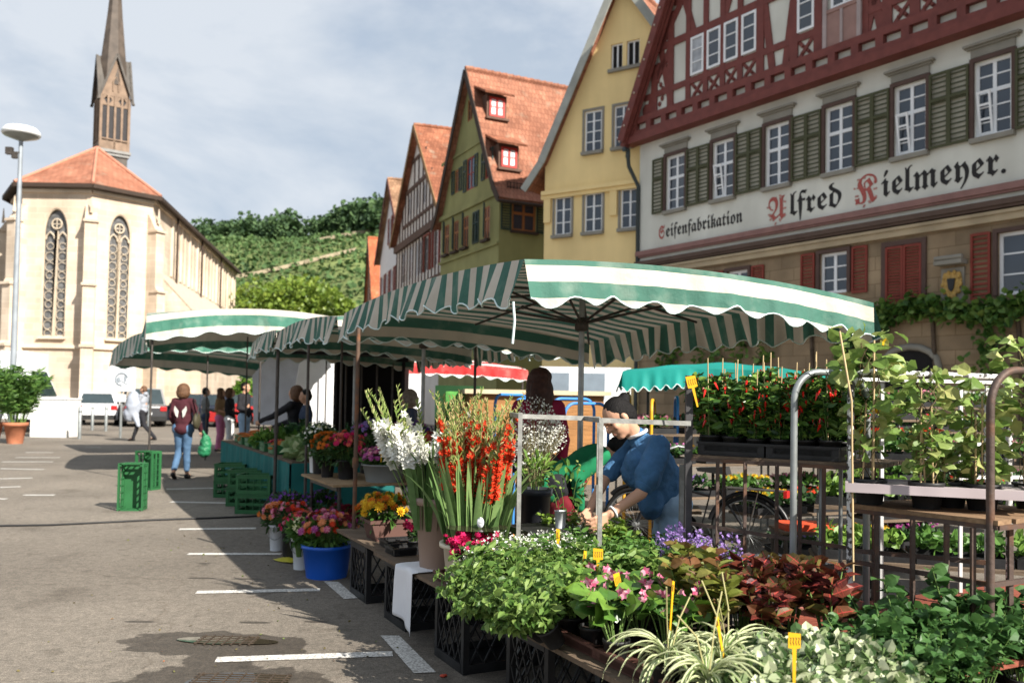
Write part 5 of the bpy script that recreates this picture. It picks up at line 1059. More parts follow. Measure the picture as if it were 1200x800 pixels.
def plant(kind, label, cat='potted plant', loc=(0, 0, 0), rz=0, sc=1., group=None):
    if kind in BEDS: return copy_tree(BEDS[kind], loc, rz, label, sc, group)
    t = thing({'pepper': 'pepper_plant'}.get(kind, kind+'_plant' if not kind.endswith('plant') else kind), label, cat, loc, rz, group); A_ = np.array
    t.scale = (sc,)*3
    if kind == 'mint':
        pot(t); _, md = stems(t, 22, .08, .25, .17, .0025); p, d = onstem(md, 17, .06); d[:, 2] -= .25; v, f = leaves(p, d, np.full(len(p), .047), .3, LEAF); meshobj('foliage', [(v, f, 0)], green('leaf_mint', (.11, .22, .045), .4, .35, cols=[(.06, .13, .025), (.11, .21, .04), (.17, .28, .06), (.26, .36, .10)]), t)
    elif kind == 'sage_herb':
        pot(t); _, md = stems(t, 24, .08, .27, .2, .0022); p, d = onstem(md, 20, .06); v, f = leaves(p, d, np.full(len(p), .038), .25, LEAF4); meshobj('foliage', [(v, f, 0)], G_mid, t)
    elif kind == 'thyme':
        pot(t); tp_, md = stems(t, 60, .08, .23, .15, .0016); p, d = onstem(md, 13, .06); v, f = leaves(p, d, np.full(len(p), .020), .3, LEAF4); meshobj('foliage', [(v, f, 0)], green('leaf_thyme', (.2, .29, .09), .3, .3), t)
        q = A_([x for x in tp_]); q = np.repeat(q, 4, 0)+rng.normal(0, .014, (len(q)*4, 3)); v, f = fl(q, rdir(len(q), 1), np.full(len(q), .007), TINY); meshobj('blossoms', [(v, f, 0)], P_white, t)
    elif kind == 'begonia':
        pot(t); tp_, md = stems(t, 12, .08, .19, .13, .004); p, d = onstem(md, 3, .5); d[:, 2] = rng.uniform(.0, .5, len(d)); v, f = leaves(p, d, np.full(len(p), .085), .5, LEAF); meshobj('foliage', [(v, f, 0)], green('leaf_begonia', (.07, .17, .03), .4, .2, cols=[(.04, .10, .02), (.08, .18, .03), (.16, .28, .04)], rough=.28), t)
        q = A_([x+V((0, 0, .03)) for x in tp_[:7]]); q = np.repeat(q, 2, 0)+rng.normal(0, .016, (14, 3)); v, f = fl(q, rdir(14, .4)-A_([0, .8, 0]), np.full(14, .023), FIVE); meshobj('blossoms', [(v, f, 0)], P_pink, t)
    elif kind in ('coleus', 'green_coleus'):
        pot(t, .065, .11); tp_, md = stems(t, 9, .1, .27, .12, .005)
        P_, D_, S_ = [], [], []
        for p0, p1, p2 in md:
            a0 = rng.uniform(0, 3)
            for k, u in enumerate((.4, .62, .8, .93, 1.)):
                p = (p0*(1-u)**2+p1*2*u*(1-u)+p2*u*u)
                for j in range(2): a = a0+k*1.57+j*3.14; P_.append(p); D_.append((math.cos(a), math.sin(a), .25+.3*u)); S_.append(.115*(1.1-.45*u))
        v, f = leaves(A_(P_), A_(D_), A_(S_), .34, LEAF, .12)
        if kind == 'coleus':
            m_r = mat('coleus_leaf', (.17, .022, .022), rough=.45, island=.4, trans=.22, spec=.3, scale=14, cols=[(.03, .008, .01), (.075, .014, .016), (.13, .03, .02), (.08, .07, .02), (.15, .02, .02), (.12, .12, .03)]); m_e = mat('coleus_vein', (.40, .06, .045), rough=.5, trans=.2)
            meshobj('foliage', [(v, f, 0)], m_r, t)
            n8 = len(LEAF[0]); vv = v.reshape(-1, n8, 3); V2, F2 = [], []
            for q in vv:      # the bright midrib of each leaf
                b = len(V2); mid, m2, tip, base = q[2], q[5], q[7], q[0]; wv_ = (q[3]-q[1])*.05; up_ = A_([0, 0, .0015])
                V2 += [base-wv_+up_, base+wv_+up_, mid+wv_+up_, mid-wv_+up_, m2+wv_*.8+up_, m2-wv_*.8+up_, tip+up_]; F2 += [(b, b+1, b+2, b+3), (b+3, b+2, b+4, b+5), (b+5, b+4, b+6)]
                for (s_, e_) in ((q[2], q[1]*.75+q[4]*.25), (q[2], q[3]*.75+q[6]*.25), (q[0]*.4+q[2]*.6, q[1]), (q[0]*.4+q[2]*.6, q[3])): b = len(V2); o_2 = (q[2]-q[0])*.03; V2 += [s_-o_2+up_, s_+o_2+up_, e_+up_]; F2 += [(b, b+1, b+2)]
            meshobj('vein', [(A_(V2), F2, 0)], m_e, t)
        else: meshobj('foliage', [(v, f, 0)], green('leaf_coleus_green', (.14, .17, .03), .4, .3, cols=[(.08, .09, .02), (.16, .19, .03), (.17, .07, .03), (.24, .27, .06)]), t)
    elif kind in ('spider_plant',):
        pot(t, .07, .1); gm_ = mat('spider_leaf', (.16, .26, .06), rough=.45, trans=.3, island=.25); wm_ = mat('spider_leaf_edge', (.58, .62, .36), rough=.5, trans=.3)
        V_, F_, M_ = [], [], []
        for i in range(60):
            a = rng.uniform(0, 6.283); L = rng.uniform(.16, .34); up = rng.uniform(.5, 1.5); w = rng.uniform(.006, .0095); n = 9; x = r_ = 0; z = .09; el = up; rows_ = []
            for k in range(n+1):
                u = k/n; ww = w*(1-u**3)*(0.6+.4*min(1, u*4)); s = V((-math.sin(a), math.cos(a), 0)); p = V((x*math.cos(a), x*math.sin(a), z)); rows_.append([p-s*ww+V((0, 0, .004)), p-s*ww*.4, p+s*ww*.4, p+s*ww+V((0, 0, .004))]); st = L/n; x += st*math.cos(el); z += st*math.sin(el); el -= rng.uniform(.2, .34)
            b = len(V_); V_ += [q for r4 in rows_ for q in r4]
            for k in range(n):
                for j in range(3): F_.append((b+k*4+j, b+k*4+j+1, b+k*4+4+j+1, b+k*4+4+j)); M_.append(1 if j != 1 else 0)
        me = MB(); me.add(V_, F_, smooth=True); me.mi = [m__ for m__ in M_]; me.build('foliage', [gm_, wm_], t)
        MB().tube([(0, 0, .1), (.03, 0, .28), (.1, .02, .4)], .003, 5).tube([(0, 0, .1), (-.03, .03, .26), (-.11, .05, .34)], .003, 5).build('flower_stalk', mat('straw_stem', (.36, .33, .15), rough=.7), t)
    elif kind == 'ivy_plant':
        pot(t); n = 420; th_a = rng.uniform(0, 6.283, n); rr = .17*np.sqrt(rng.uniform(0, 1, n)); p = np.stack([rr*np.cos(th_a), rr*np.sin(th_a), .16-rr*.5+rng.uniform(-.02, .03, n)], 1); d = rdir(n, .5)
        v, f = leaves(p, d, np.full(n, .034), .52, LEAF4); meshobj('foliage', [(v, f, 0)], green('leaf_variegated', (.3, .38, .2), .4, .25, cols=[(.07, .14, .05), (.16, .25, .09), (.42, .47, .28), (.6, .62, .45)]), t); stems(t, 10, .08, .1, .15, .002)
    elif kind == 'balm':
        pot(t, .06, .1); _, md = stems(t, 16, .08, .26, .17, .003); p, d = onstem(md, 22); v, f = leaves(p, d, np.full(len(p), .042), .42, LEAF); meshobj('foliage', [(v, f, 0)], green('leaf_balm', (.055, .135, .035), .4, .3, cols=[(.03, .08, .02), (.055, .135, .035), (.09, .19, .05)]), t)
    elif kind == 'tall_balm':
        pot(t, .06, .1); _, md = stems(t, 6, .08, .40, .13, .0035); p, d = onstem(md, 20); v, f = leaves(p, d, np.full(len(p), .055), .45, LEAF); meshobj('foliage', [(v, f, 0)], MATS['leaf_balm'], t)
    elif kind == 'salvia':
        pot(t); tp_, md = stems(t, 22, .08, .26, .14, .002); p, d = onstem(md, 12, .1); v, f = leaves(p, d, np.full(len(p), .03), .22, LEAF4); meshobj('foliage', [(v, f, 0)], G_mid, t)
        q = []
        for p0, p1, p2 in md[:13]:
            for k in range(26): q.append(p2+V((rng.normal(0, .006), rng.normal(0, .006), rng.uniform(-.06, .05))))
        q = A_(q); v, f = fl(q, rdir(len(q), .2), np.full(len(q), .0085), FIVE); meshobj('blossoms', [(v, f, 0)], P_lil, t)
    elif kind == 'geranium':
        pot(t); tp_, md = stems(t, 12, .08, .16, .11, .003); p, d = onstem(md, 9); v, f = leaves(p, d, np.full(len(p), .04), .5, LEAF); meshobj('foliage', [(v, f, 0)], G_dk, t)
        q = A_([x for x in tp_]); q = np.repeat(q, 8, 0)+rng.normal(0, .02, (len(q)*8, 3))+A_([0, 0, .02]); v, f = fl(q, rdir(len(q), .8), np.full(len(q), .02), SIX); meshobj('blossoms', [(v, f, 0)], P_hot, t)
    elif kind == 'salmon_flower':
        pot(t); tp_, md = stems(t, 14, .08, .18, .12, .003); p, d = onstem(md, 10); v, f = leaves(p, d, np.full(len(p), .035), .3, LEAF4); meshobj('foliage', [(v, f, 0)], G_lt, t)
        q = A_([x for x in tp_]); q = np.repeat(q, 4, 0)+rng.normal(0, .012, (len(q)*4, 3)); v, f = fl(q, rdir(len(q), .8), np.full(len(q), .016), FIVE); meshobj('blossoms', [(v, f, 0)], P_sal, t)
    elif kind == 'yellow_flower':
        pot(t); tp_, md = stems(t, 14, .08, .15, .11, .003); p, d = onstem(md, 10); v, f = leaves(p, d, np.full(len(p), .035), .3, LEAF4); meshobj('foliage', [(v, f, 0)], G_mid, t)
        q = A_([x for x in tp_]); v, f = fl(q, rdir(len(q), 1.2), np.full(len(q), .022), POM); meshobj('blossoms', [(v, f, 0)], P_yel, t)
    elif kind == 'pepper':
        pot(t, .055, .09); tp_, md = stems(t, 11, .08, .33, .16, .003); p, d = onstem(md, 36, .04); v, f = leaves(p, d-A_([0, 0, .25]), np.full(len(p), .052), .3, LEAF4); meshobj('foliage', [(v, f, 0)], green('leaf_pepper', (.045, .115, .022), .4, .25, cols=[(.022, .06, .014), (.045, .115, .022), (.10, .20, .035), (.2, .32, .06)], rough=.35), t)
        p, d = onstem(md, 4, .2); p = p[:30]+rng.normal(0, .02, (30, 3)); tpl = ([(0, 0, 0), (.4, .15, 0), (0, .15, .4), (-.4, .15, 0), (0, .15, -.4), (.3, .65, 0), (0, .65, .3), (-.3, .65, 0), (0, .65, -.3), (.05, 1.1, 0)], [(0, 2, 1), (0, 3, 2), (0, 4, 3), (0, 1, 4), (1, 2, 6, 5), (2, 3, 7, 6), (3, 4, 8, 7), (4, 1, 5, 8), (5, 6, 9), (6, 7, 9), (7, 8, 9), (8, 5, 9)])
        n = len(p); s = rng.uniform(.03, .05, n); v, f = stamp(tpl[0], tpl[1], p, frames(A_([[0, 0, -1.]]*n)+rng.normal(0, .25, (n, 3)), rdir(n)), np.stack([s*.42, s, s*.42], 1)); meshobj('fruit', [(v, f, 0)], mat('chilli_red', (.48, .012, .008), rough=.22, island=.4, spec=.5, scale=5), t)
        MB().tube([(.01, 0, .08), (.02, .01, .5)], .0035, 5).build('cane', mat('bamboo', (.50, .37, .2), rough=.7, var=.15), t)
    elif kind == 'lettuce_seedling':
        pot(t, .06, .09); n = 150; p = rng.normal(0, .05, (n, 3))+A_([0, 0, .16]); v, f = leaves(p, rdir(n, .6), np.full(n, .06), .42, LEAF); meshobj('foliage', [(v, f, 0)], G_lt, t)
    elif kind == 'celery':
        pot(t, .09, .14); _, md = stems(t, 26, .1, .30, .17, .0035, m_=G_bud); p, d = onstem(md, 20, .3); v, f = leaves(p, d, np.full(len(p), .034), .5, LEAF4); meshobj('foliage', [(v, f, 0)], green('leaf_celery', (.2, .32, .05), .3, .35, cols=[(.13, .23, .03), (.22, .34, .05), (.34, .45, .1)]), t)
    BEDS[kind] = t; return t
def tilt(o, a): o.rotation_euler = (Matrix.Rotation(a, 3, EA) @ Matrix.Rotation(o.rotation_euler.z, 3, 'Z')).to_euler(); return o
def put(kind, t_, w_, lab, z=.43, sc=1., grp=None, cat='potted plant', rz=None):
    return plant(kind, lab, cat, along(t_, w_, z), rng.uniform(0, 6.28) if rz is None else rz, sc, grp)
# the bench, far to near
put('geranium', 2.52, .08, 'hot pink flowering plant in front of the cream tub of red gladioli', sc=1.15); put('yellow_flower', 2.56, .26, 'small yellow flowering plant beside the hot pink one')
put('salmon_flower', 2.4, .52, 'salmon orange flowering plant behind the hot pink one'); put('geranium', 1.12, .25, 'small red flowering plant on black tray left of the taupe bucket', sc=.7)
GT = 'pale green feathery herbs on the bench'; LT = 'pale green feathery herb with tiny white flowers in the mass beside the gladioli tub'
for a, w in ((2.58, .6), (2.7, .44), (2.74, .66), (2.84, .54), (2.8, .14), (2.5, .78), (2.88, .32), (2.25, .82), (2.76, .28)): put('thyme', a, w, LT, grp=GT, sc=rng.uniform(.9, 1.15))
GM = 'leafy mint plants on the bench'; LM = 'bright green leafy mint plant in the mass hanging over the bench edge'
for a, w in ((2.95, .08), (3.05, .26), (3.1, .42), (3.22, .1), (3.3, .28), (3.38, .45), (3.5, .12), (3.12, .6), (3.45, .6)): put('mint', a, w, LM, grp=GM, sc=rng.uniform(.9, 1.15))
for a in (2.95, 3.05, 3.18, 3.34, 3.5, 3.62): tilt(put('mint', a, -.02, LM, grp=GM, sc=rng.uniform(.8, 1.), z=.45), rng.uniform(-.95, -.5))
for a in (2.82,): tilt(put('thyme', a, .03, LT, grp=GT, sc=.85, z=.45), -.6)
GS = 'narrow leaved sage plants on the bench'; LS = 'narrow leaved grey green herb among the mint and feathery herbs'
for a, w in ((2.88, .46), (3.0, .7), (3.15, .78), (3.28, .62), (2.75, .74), (2.9, .9)): put('sage_herb', a, w, LS, grp=GS)
for i, (a, w) in enumerate(((3.42, .78), (3.5, .93), (3.25, .88))): put('salvia', a, w, ['purple flowering sage beside the first yellow tag', 'purple flowering sage at the right, next to the coleus', 'purple flowering sage nearest the newspaper'][i], sc=1.1)
for i, (a, w) in enumerate(((3.68, .12), (3.78, .3), (3.9, .1), (4.0, .28), (3.7, .48), (3.6, .3))): put('begonia', a, w, ['pink begonia at the bench edge next to the mint', 'pink begonia in the middle of the begonia group', 'pink begonia lowest in front of the spider plants', 'pink begonia touching the dark red coleus', 'pink begonia below the purple sage', 'pink begonia in the second row beside the mint'][i], grp='pink begonias')
for i, (a, w, s) in enumerate(((3.72, .70, .9), (3.88, .86, 1.), (3.98, .68, .9), (4.1, .84, 1.05), (4.2, .62, .9), (4.25, .92, 1.))): put('coleus', a, w, 'dark red coleus with glowing veins, %s' % ['behind the begonias', 'below the pepper rack', 'in the middle of its group', 'in front of the rack leg', 'nearest the spider plants', 'nearest the brick red table', 'x', 'y'][i], sc=s, grp='dark red coleus plants')
for i, (a, w) in enumerate(((4.06, .46), (3.9, .48), (3.6, .74))): put('green_coleus', a, w, 'olive green coleus, %s' % ['in front of the red ones', 'between the begonias and the red coleus', 'beside the purple sage'][i], grp='olive green coleus plants')
for i, (a, w) in enumerate(((4.25, .1), (4.38, .24), (4.5, .08), (4.28, .36))): put('spider_plant', a, w, 'striped spider plant, %s' % ['leftmost at the bottom edge', 'middle one of the group', 'cut by the bottom edge', 'rightmost beside the variegated ivy'][i], sc=1.0, grp='striped spider plants')
for a, w in ((4.42, .42), (4.55, .36), (4.5, .58), (4.62, .5), (4.6, .24), (4.42, .66), (4.58, .72), (4.66, .68)): put('ivy_plant', a, w, 'white edged ivy in the low mass at the bottom right of the bench', grp='white edged ivies', sc=1.15)
for a, w in ((4.5, .86), (4.6, .98), (4.45, 1.02), (4.62, 1.14), (4.5, 1.22), (4.66, 1.3), (4.42, 1.34), (4.55, 1.44), (4.66, 1.56), (4.5, 1.64), (4.4, 1.5), (4.62, 1.74), (4.45, 1.84), (4.35, 1.72), (4.6, 1.9), (4.7, .86), (4.72, 1.05)): put('balm', a, w, 'blurred green lemon balm in the bottom right corner', grp='lemon balm plants', sc=rng.uniform(.85, 1.15), z=.31)
put('tall_balm', 4.52, 1.1, 'taller blurred balm standing in front of the brick red slats', z=.31); put('tall_balm', 4.5, 1.42, 'tallest blurred balm at the lower right beside the brown arch', sc=1.05, z=.31); put('tall_balm', 4.6, 1.6, 'tall blurred balm nearest the right edge', z=.31, sc=.8)
put('celery', 2.75, .86, 'bushy light green celery plant under the hands of the seller', z=.43, sc=1.); plant('celery', 'light green celery plant behind the black box', loc=(.3, 5.35, .5), rz=1.2, sc=.8)
# thermoformed trays along the bench edge
for i, (a, w) in enumerate(((2.35, .2), (2.95, .22), (3.55, .22), (4.1, .22))): o = crate_mesh(.56, .34, .05, blkp, diag=False).build('pot_tray', MATS['brown_plastic'] if 'brown_plastic' in MATS else mat('brown_plastic', (.10, .045, .035), rough=.5), None, loc=along(a, w, .432)); o.rotation_euler = (0, 0, math.atan2(EA.y, EA.x)); tag(o, ['brown pot tray under the hot pink plant', 'brown pot tray under the mint', 'brown pot tray between mint and begonias', 'brown pot tray under the begonias'][i], 'tray')
# price tags
tagm = mat('yellow_tag', (.80, .45, .02), rough=.45, var=.05, trans=.2); ink = mat('black_ink', (.03, .025, .03), rough=.6)
def ptag(lab, c, h, w=.055, hh=.06, rz=0., tilt=0., stake=True):
    t = thing('price_tag', lab, 'price tag', c, rz, 'yellow price tags'); t.rotation_euler = (0, tilt, rz)
    MB().prism([(-.004, 0), (.004, 0), (.007, h-hh), (w/2, h-hh*.95), (w/2, h), (-w/2, h+.004), (-w/2, h-hh*.95), (-.007, h-hh)], -.001, .001).build('stake', tagm, t)
    b = MB(); sg = random.Random(int(h*1e4)); x = -w*.36
    for k in range(4 if w > .03 else 2): b.tube([(x, -.0016, h-hh*.25), (x+w*.1, -.0016, h-hh*.3), (x+w*.02, -.0016, h-hh*.55), (x+w*.1, -.0016, h-hh*.75)], .0011, 4); x += w*.22
    b.build('writing', ink, t)
def tagat(lab, x, y, Y, h, **k): p = D(x, y, Y); ptag(lab, (p.x, p.y, p.z-h), h, **k)
tagat('yellow price tag standing tall on the left post of the pepper rack', 818, 440, 4.45, .16, w=.05, tilt=-.25)
tagat('narrow yellow price tag beside the begonias, tallest at the bench', 784, 682, 3.42, .3, w=.018, hh=.05, tilt=.12, rz=.9)
tagat('yellow price tag leaning behind the begonia blossoms', 734, 668, 3.8, .2, w=.035, tilt=-.3, rz=.6); tagat('square yellow price tag among the herbs near the bench post', 701, 643, 4.05, .14, w=.045, hh=.05)
tagat('narrow yellow price tag leaning in the mint', 682, 646, 4.1, .2, w=.02, tilt=.12, rz=.8); tagat('small yellow price tag at the back of the feathery herbs', 654, 620, 4.6, .16, w=.02)
tagat('thin yellow price tag leaning among the olive coleus', 851, 718, 3.15, .2, w=.016, hh=.04, tilt=-.28, rz=.7); tagat('yellow price tag standing in the white edged ivy', 931, 742, 2.95, .2, w=.042, hh=.05)
tagat('small yellow price tag by the marigolds beyond the red chrysanthemums', 447, 516, 8.1, .2, w=.07, hh=.07)
# ---------------------------------------------------------------- buckets
def bucket(nm, lab, c, r, h, m_, taper=.82, cat='bucket', rim=.012, handle=False, cut=False):
    t = thing(nm, lab, cat, c); b = MB(); b.lathe([(r*taper, 0), (r*.985, h*.9), (r+rim, h*.9), (r+rim, h), (r*.95, h), (r*(taper-.03), .015)], n=36, cap=False); b.add([(r*taper*math.cos(a), r*taper*math.sin(a), .004) for a in [i*.2618 for i in range(24)]], [tuple(range(24))])
    o = b.build('shell', m_, t); MB().add([(r*.93*math.cos(a), r*.93*math.sin(a), h*.8) for a in [i*.2618 for i in range(24)]], [tuple(range(24))]).build('water', water, t)
    if handle: MB().tube([(math.cos(a)*(r+rim+.004), -.02-.05*math.sin(a), h*.92-.12*abs(math.sin(a))) for a in [i*math.pi/12 for i in range(13)]], .003, 5).build('handle', steel, t)
    if cut: 
        for k in range(3): a = k*2.1+.6; MB().b2((-.05, -.012, 0), (.05, .012, .035)).build('grip', m_, t); g_ = kids(t)[-1]; g_.location = (math.cos(a)*(r+.012), math.sin(a)*(r+.012), h*.9-.036); g_.rotation_euler = (0, 0, a+math.pi/2)
    return t
bluep = mat('blue_plastic', (.008, .10, .52), rough=.35, var=.08, spec=.5); whp = mat('white_plastic', (.62, .64, .66), rough=.4, var=.08); taup = mat('taupe_plastic', (.29, .205, .16), rough=.45, var=.06, bump=.05); crp = mat('cream_plastic', (.62, .55, .42), rough=.5, var=.12, scale=4); grp_ = mat('grey_plastic', (.22, .23, .22), rough=.5)
brp = mat('brown_planter', (.10, .05, .04), rough=.55)
def bouquet(lab, c, z, r, h, mix, n=70, leafm=None, cat='cut flowers', nm='bouquet', size=.032, dome=.55, tm=None, stemz=.3, grp=None):
    t = thing(nm, lab, cat, (c[0], c[1], z), rng.uniform(0, 6), grp); d = rdir(n*4, .8); d = d[d[:, 2] > -.05][:n]; k = len(d); pos = d*np.array([r, r, h*dome])*rng.uniform(.75, 1.05, (k, 1))+np.array([0, 0, h*.35])
    b = MB()
    for p in pos[::2]: b.tube([(p[0]*.25, p[1]*.25, -stemz*.5), (p[0]*.6, p[1]*.6, p[2]*.4), tuple(p*.98)], .0025, 4, cap=False)
    b.build('stem', G_stem, t)
    m = k*5; d2 = rdir(m, .5); v, f = leaves(d2*np.array([r*.85, r*.85, h*.5])*rng.uniform(.3, 1, (m, 1))+np.array([0, 0, h*.25]), d2+rdir(m)*.6, np.full(m, .06), .25); meshobj('foliage', [(v, f, 0)], leafm or G_mid, t)
    ids = rng.integers(0, len(mix), k) if not isinstance(mix, dict) else None
    for j, mm in enumerate(mix):
        q = ids == j
        if q.sum() == 0: continue
        v, f = fl(pos[q], d[q]+rdir(int(q.sum()))*.3, np.full(int(q.sum()), size), tm or (POM if j % 2 else DAISY)); meshobj('blossoms', [(v, f, 0)], mm, t)
    return t
B_b = (-1.52, 7.32, 0)
bucket('bucket', 'bright blue bucket of mixed flowers on the asphalt by the rusty pole', B_b, .205, .27, bluep); bouquet('mixed bouquet of wine, pink and red flowers in the blue bucket', B_b, .27, .26, .3, [P_wine, P_pink, P_red, P_mag, P_sal], 110, size=.034)
bouquet('cream and lime hydrangea heads leaning out left of the blue bucket', (-1.76, 7.35), .3, .1, .2, [P_lime, P_cream], 60, size=.022, tm=TINY)
bl_ = [((-1.80, 7.62), .085, .27, whp, 'tall white bucket standing directly behind the blue bucket', 'pink and red zinnias in the tall white bucket', [P_hot, P_pink, P_coral]), ((-1.66, 7.58), .07, .2, whp, 'short white bucket tight against the blue bucket', 'white flower head and buds in the short white bucket', [P_white, P_cream]), ((-2.02, 8.15), .1, .3, blkp, 'tall black bucket between the white ones', 'wine red daisies in the tall black bucket', [P_wine, P_red, P_pink]), ((-2.26, 8.5), .07, .25, whp, 'small white bucket with handle, farthest left of the row', 'orange and pink zinnias in the farthest white bucket', [P_or, P_sal, P_pink]), ((-2.3, 9.1), .14, .3, blkp, 'black bucket of purple statice at the back of the row', 'dark purple statice in the black bucket', [P_pur]), ((-1.98, 9.2), .14, .3, blkp, 'second black bucket of purple statice beside the first', 'dark purple statice next to the white flower head', [P_pur]), ((-1.6, 8.3), .12, .26, blkp, 'black bucket in the shade under the flower table', 'dark foliage bunch in the shade under the flower table', [P_wine])]
for c, r, h, m_, l1, l2, mx in bl_:
    bucket('bucket', l1, (c[0], c[1], 0), r, h, m_, handle=m_ is whp); bouquet(l2, c, h, r+.1, .24, mx, 60, size=.02 if P_pur in mx else .032, tm=TINY if P_pur in mx else None, leafm=G_dk)
# marigold planter
mp_ = along(.55, .35, .43); t = thing('planter_box', 'brown planter box holding yellow marigolds on the short shelf', 'planter', mp_, RZ)
b = MB(); b.prism([(-.22, 0), (.22, 0), (.26, .14), (-.26, .14)], -.12, .12).b2((-.275, -.135, .13), (.275, -.1, .155)).b2((-.275, .1, .13), (.275, .135, .155)).b2((-.275, -.1, .13), (-.25, .1, .155)).b2((.25, -.1, .13), (.275, .1, .155)); b.build('box', brp, t)
MB().b2((-.245, -.1, .141), (.245, .1, .146)).build('soil', soil, t)
bouquet('yellow and orange marigolds filling the brown planter box', along(.55, .22, 0), .57, .21, .22, [P_yel, P_yel, P_or], 64, size=.04, tm=POM, nm='marigolds'); bouquet('green leaves and small yellow flowers at the right of the marigold box', along(.72, .62, 0), .54, .16, .26, [P_yel], 16, size=.03, nm='marigolds', leafm=G_mid)
bouquet('yellow and violet flowers between the marigold box and the taupe bucket', along(1.05, .62, 0), .5, .1, .3, [P_yel, P_pur, P_or], 24, size=.035, nm='marigolds'); bucket('bucket', 'small pale blue bucket between marigolds and the taupe bucket', along(1.08, .6, .43), .075, .12, mat('pale_blue_plastic', (.3, .42, .5), rough=.4))
for i, (a, w) in enumerate(((.92, .25), (1.2, .2), (1.32, .42))): o = crate_mesh(.3, .2, .05, blkp, diag=False).build('pot_tray', blkp, None, loc=along(a, w, .432)); o.rotation_euler = (0, 0, RZ); tag(o, ['empty black tray beside the marigold box', 'black tray under the small red plant', 'black tray partly behind the taupe bucket'][i], 'tray')
# table with tubs of asters
def tubt(x, y): return (x, y)
bucket('tub', 'grey oval tub of pink asters on the wooden flower table', (-1.22, 8.45, .69), .21, .17, grp_, cat='tub'); bouquet('pink and magenta asters in the grey oval tub', (-1.22, 8.45), .84, .26, .2, [P_mag, P_pink, P_mag], 120, size=.034, tm=DAISY)
for c, r, h, mx, l1, l2, sz in (((-1.62, 8.62), .09, .19, [P_coral, P_hot], 'dark bucket of coral flowers at the table front', 'coral red asters in the dark bucket beside the tub', .032), ((-1.84, 8.78), .07, .18, [P_or], 'small dark bucket of orange flowers at the table corner', 'orange marigolds at the left front table corner', .03), ((-2.0, 9.15), .08, .28, [P_cream, P_white], 'dark bucket holding white flowers at the back left', 'white and cream stocks behind the orange flowers', .018), ((-1.5, 9.35), .13, .3, [P_mag, P_lil], 'bucket of tall lilac asters at the back of the table', 'tall mass of lilac asters against the dark trailer', .024), ((-1.1, 9.5), .13, .3, [P_mag, P_pur], 'bucket of tall purple asters behind the tub', 'tall purple asters behind the grey tub', .024), ((-.6, 9.4), .12, .28, [P_pur], 'bucket of dark violet statice at the right', 'dark violet statice at the right of the table', .018), ((-.78, 8.75), .11, .2, [P_coral, P_or, P_wine], 'bucket of rust red chrysanthemums', 'rust red chrysanthemums beside the yellow card', .032), ((-.95, 9.0), .1, .2, [P_white], 'bucket of tiny white flowers behind the tub', 'airy white flowers behind the pink asters', .012), ((-.7, 8.45), .09, .15, [P_yel, P_sal], 'bucket of yellow flowers at the right table front', 'golden flowers at the right front of the table', .03), ((-.45, 8.9), .12, .18, [P_pur, P_lil], 'bucket of small violet flowers at the right table end', 'small violet flowers at the right end of the table', .018)):
    bucket('bucket', l1, (c[0], c[1], .69), r, h, blkp); bouquet(l2, c, .69+h, r+.12, .3, mx, 90, size=sz, tm=TINY if sz < .02 else None, leafm=G_dk)
bucket('bucket', 'tall white bucket at the left end of the flower table', (-2.06, 9.3, .69), .09, .3, whp)
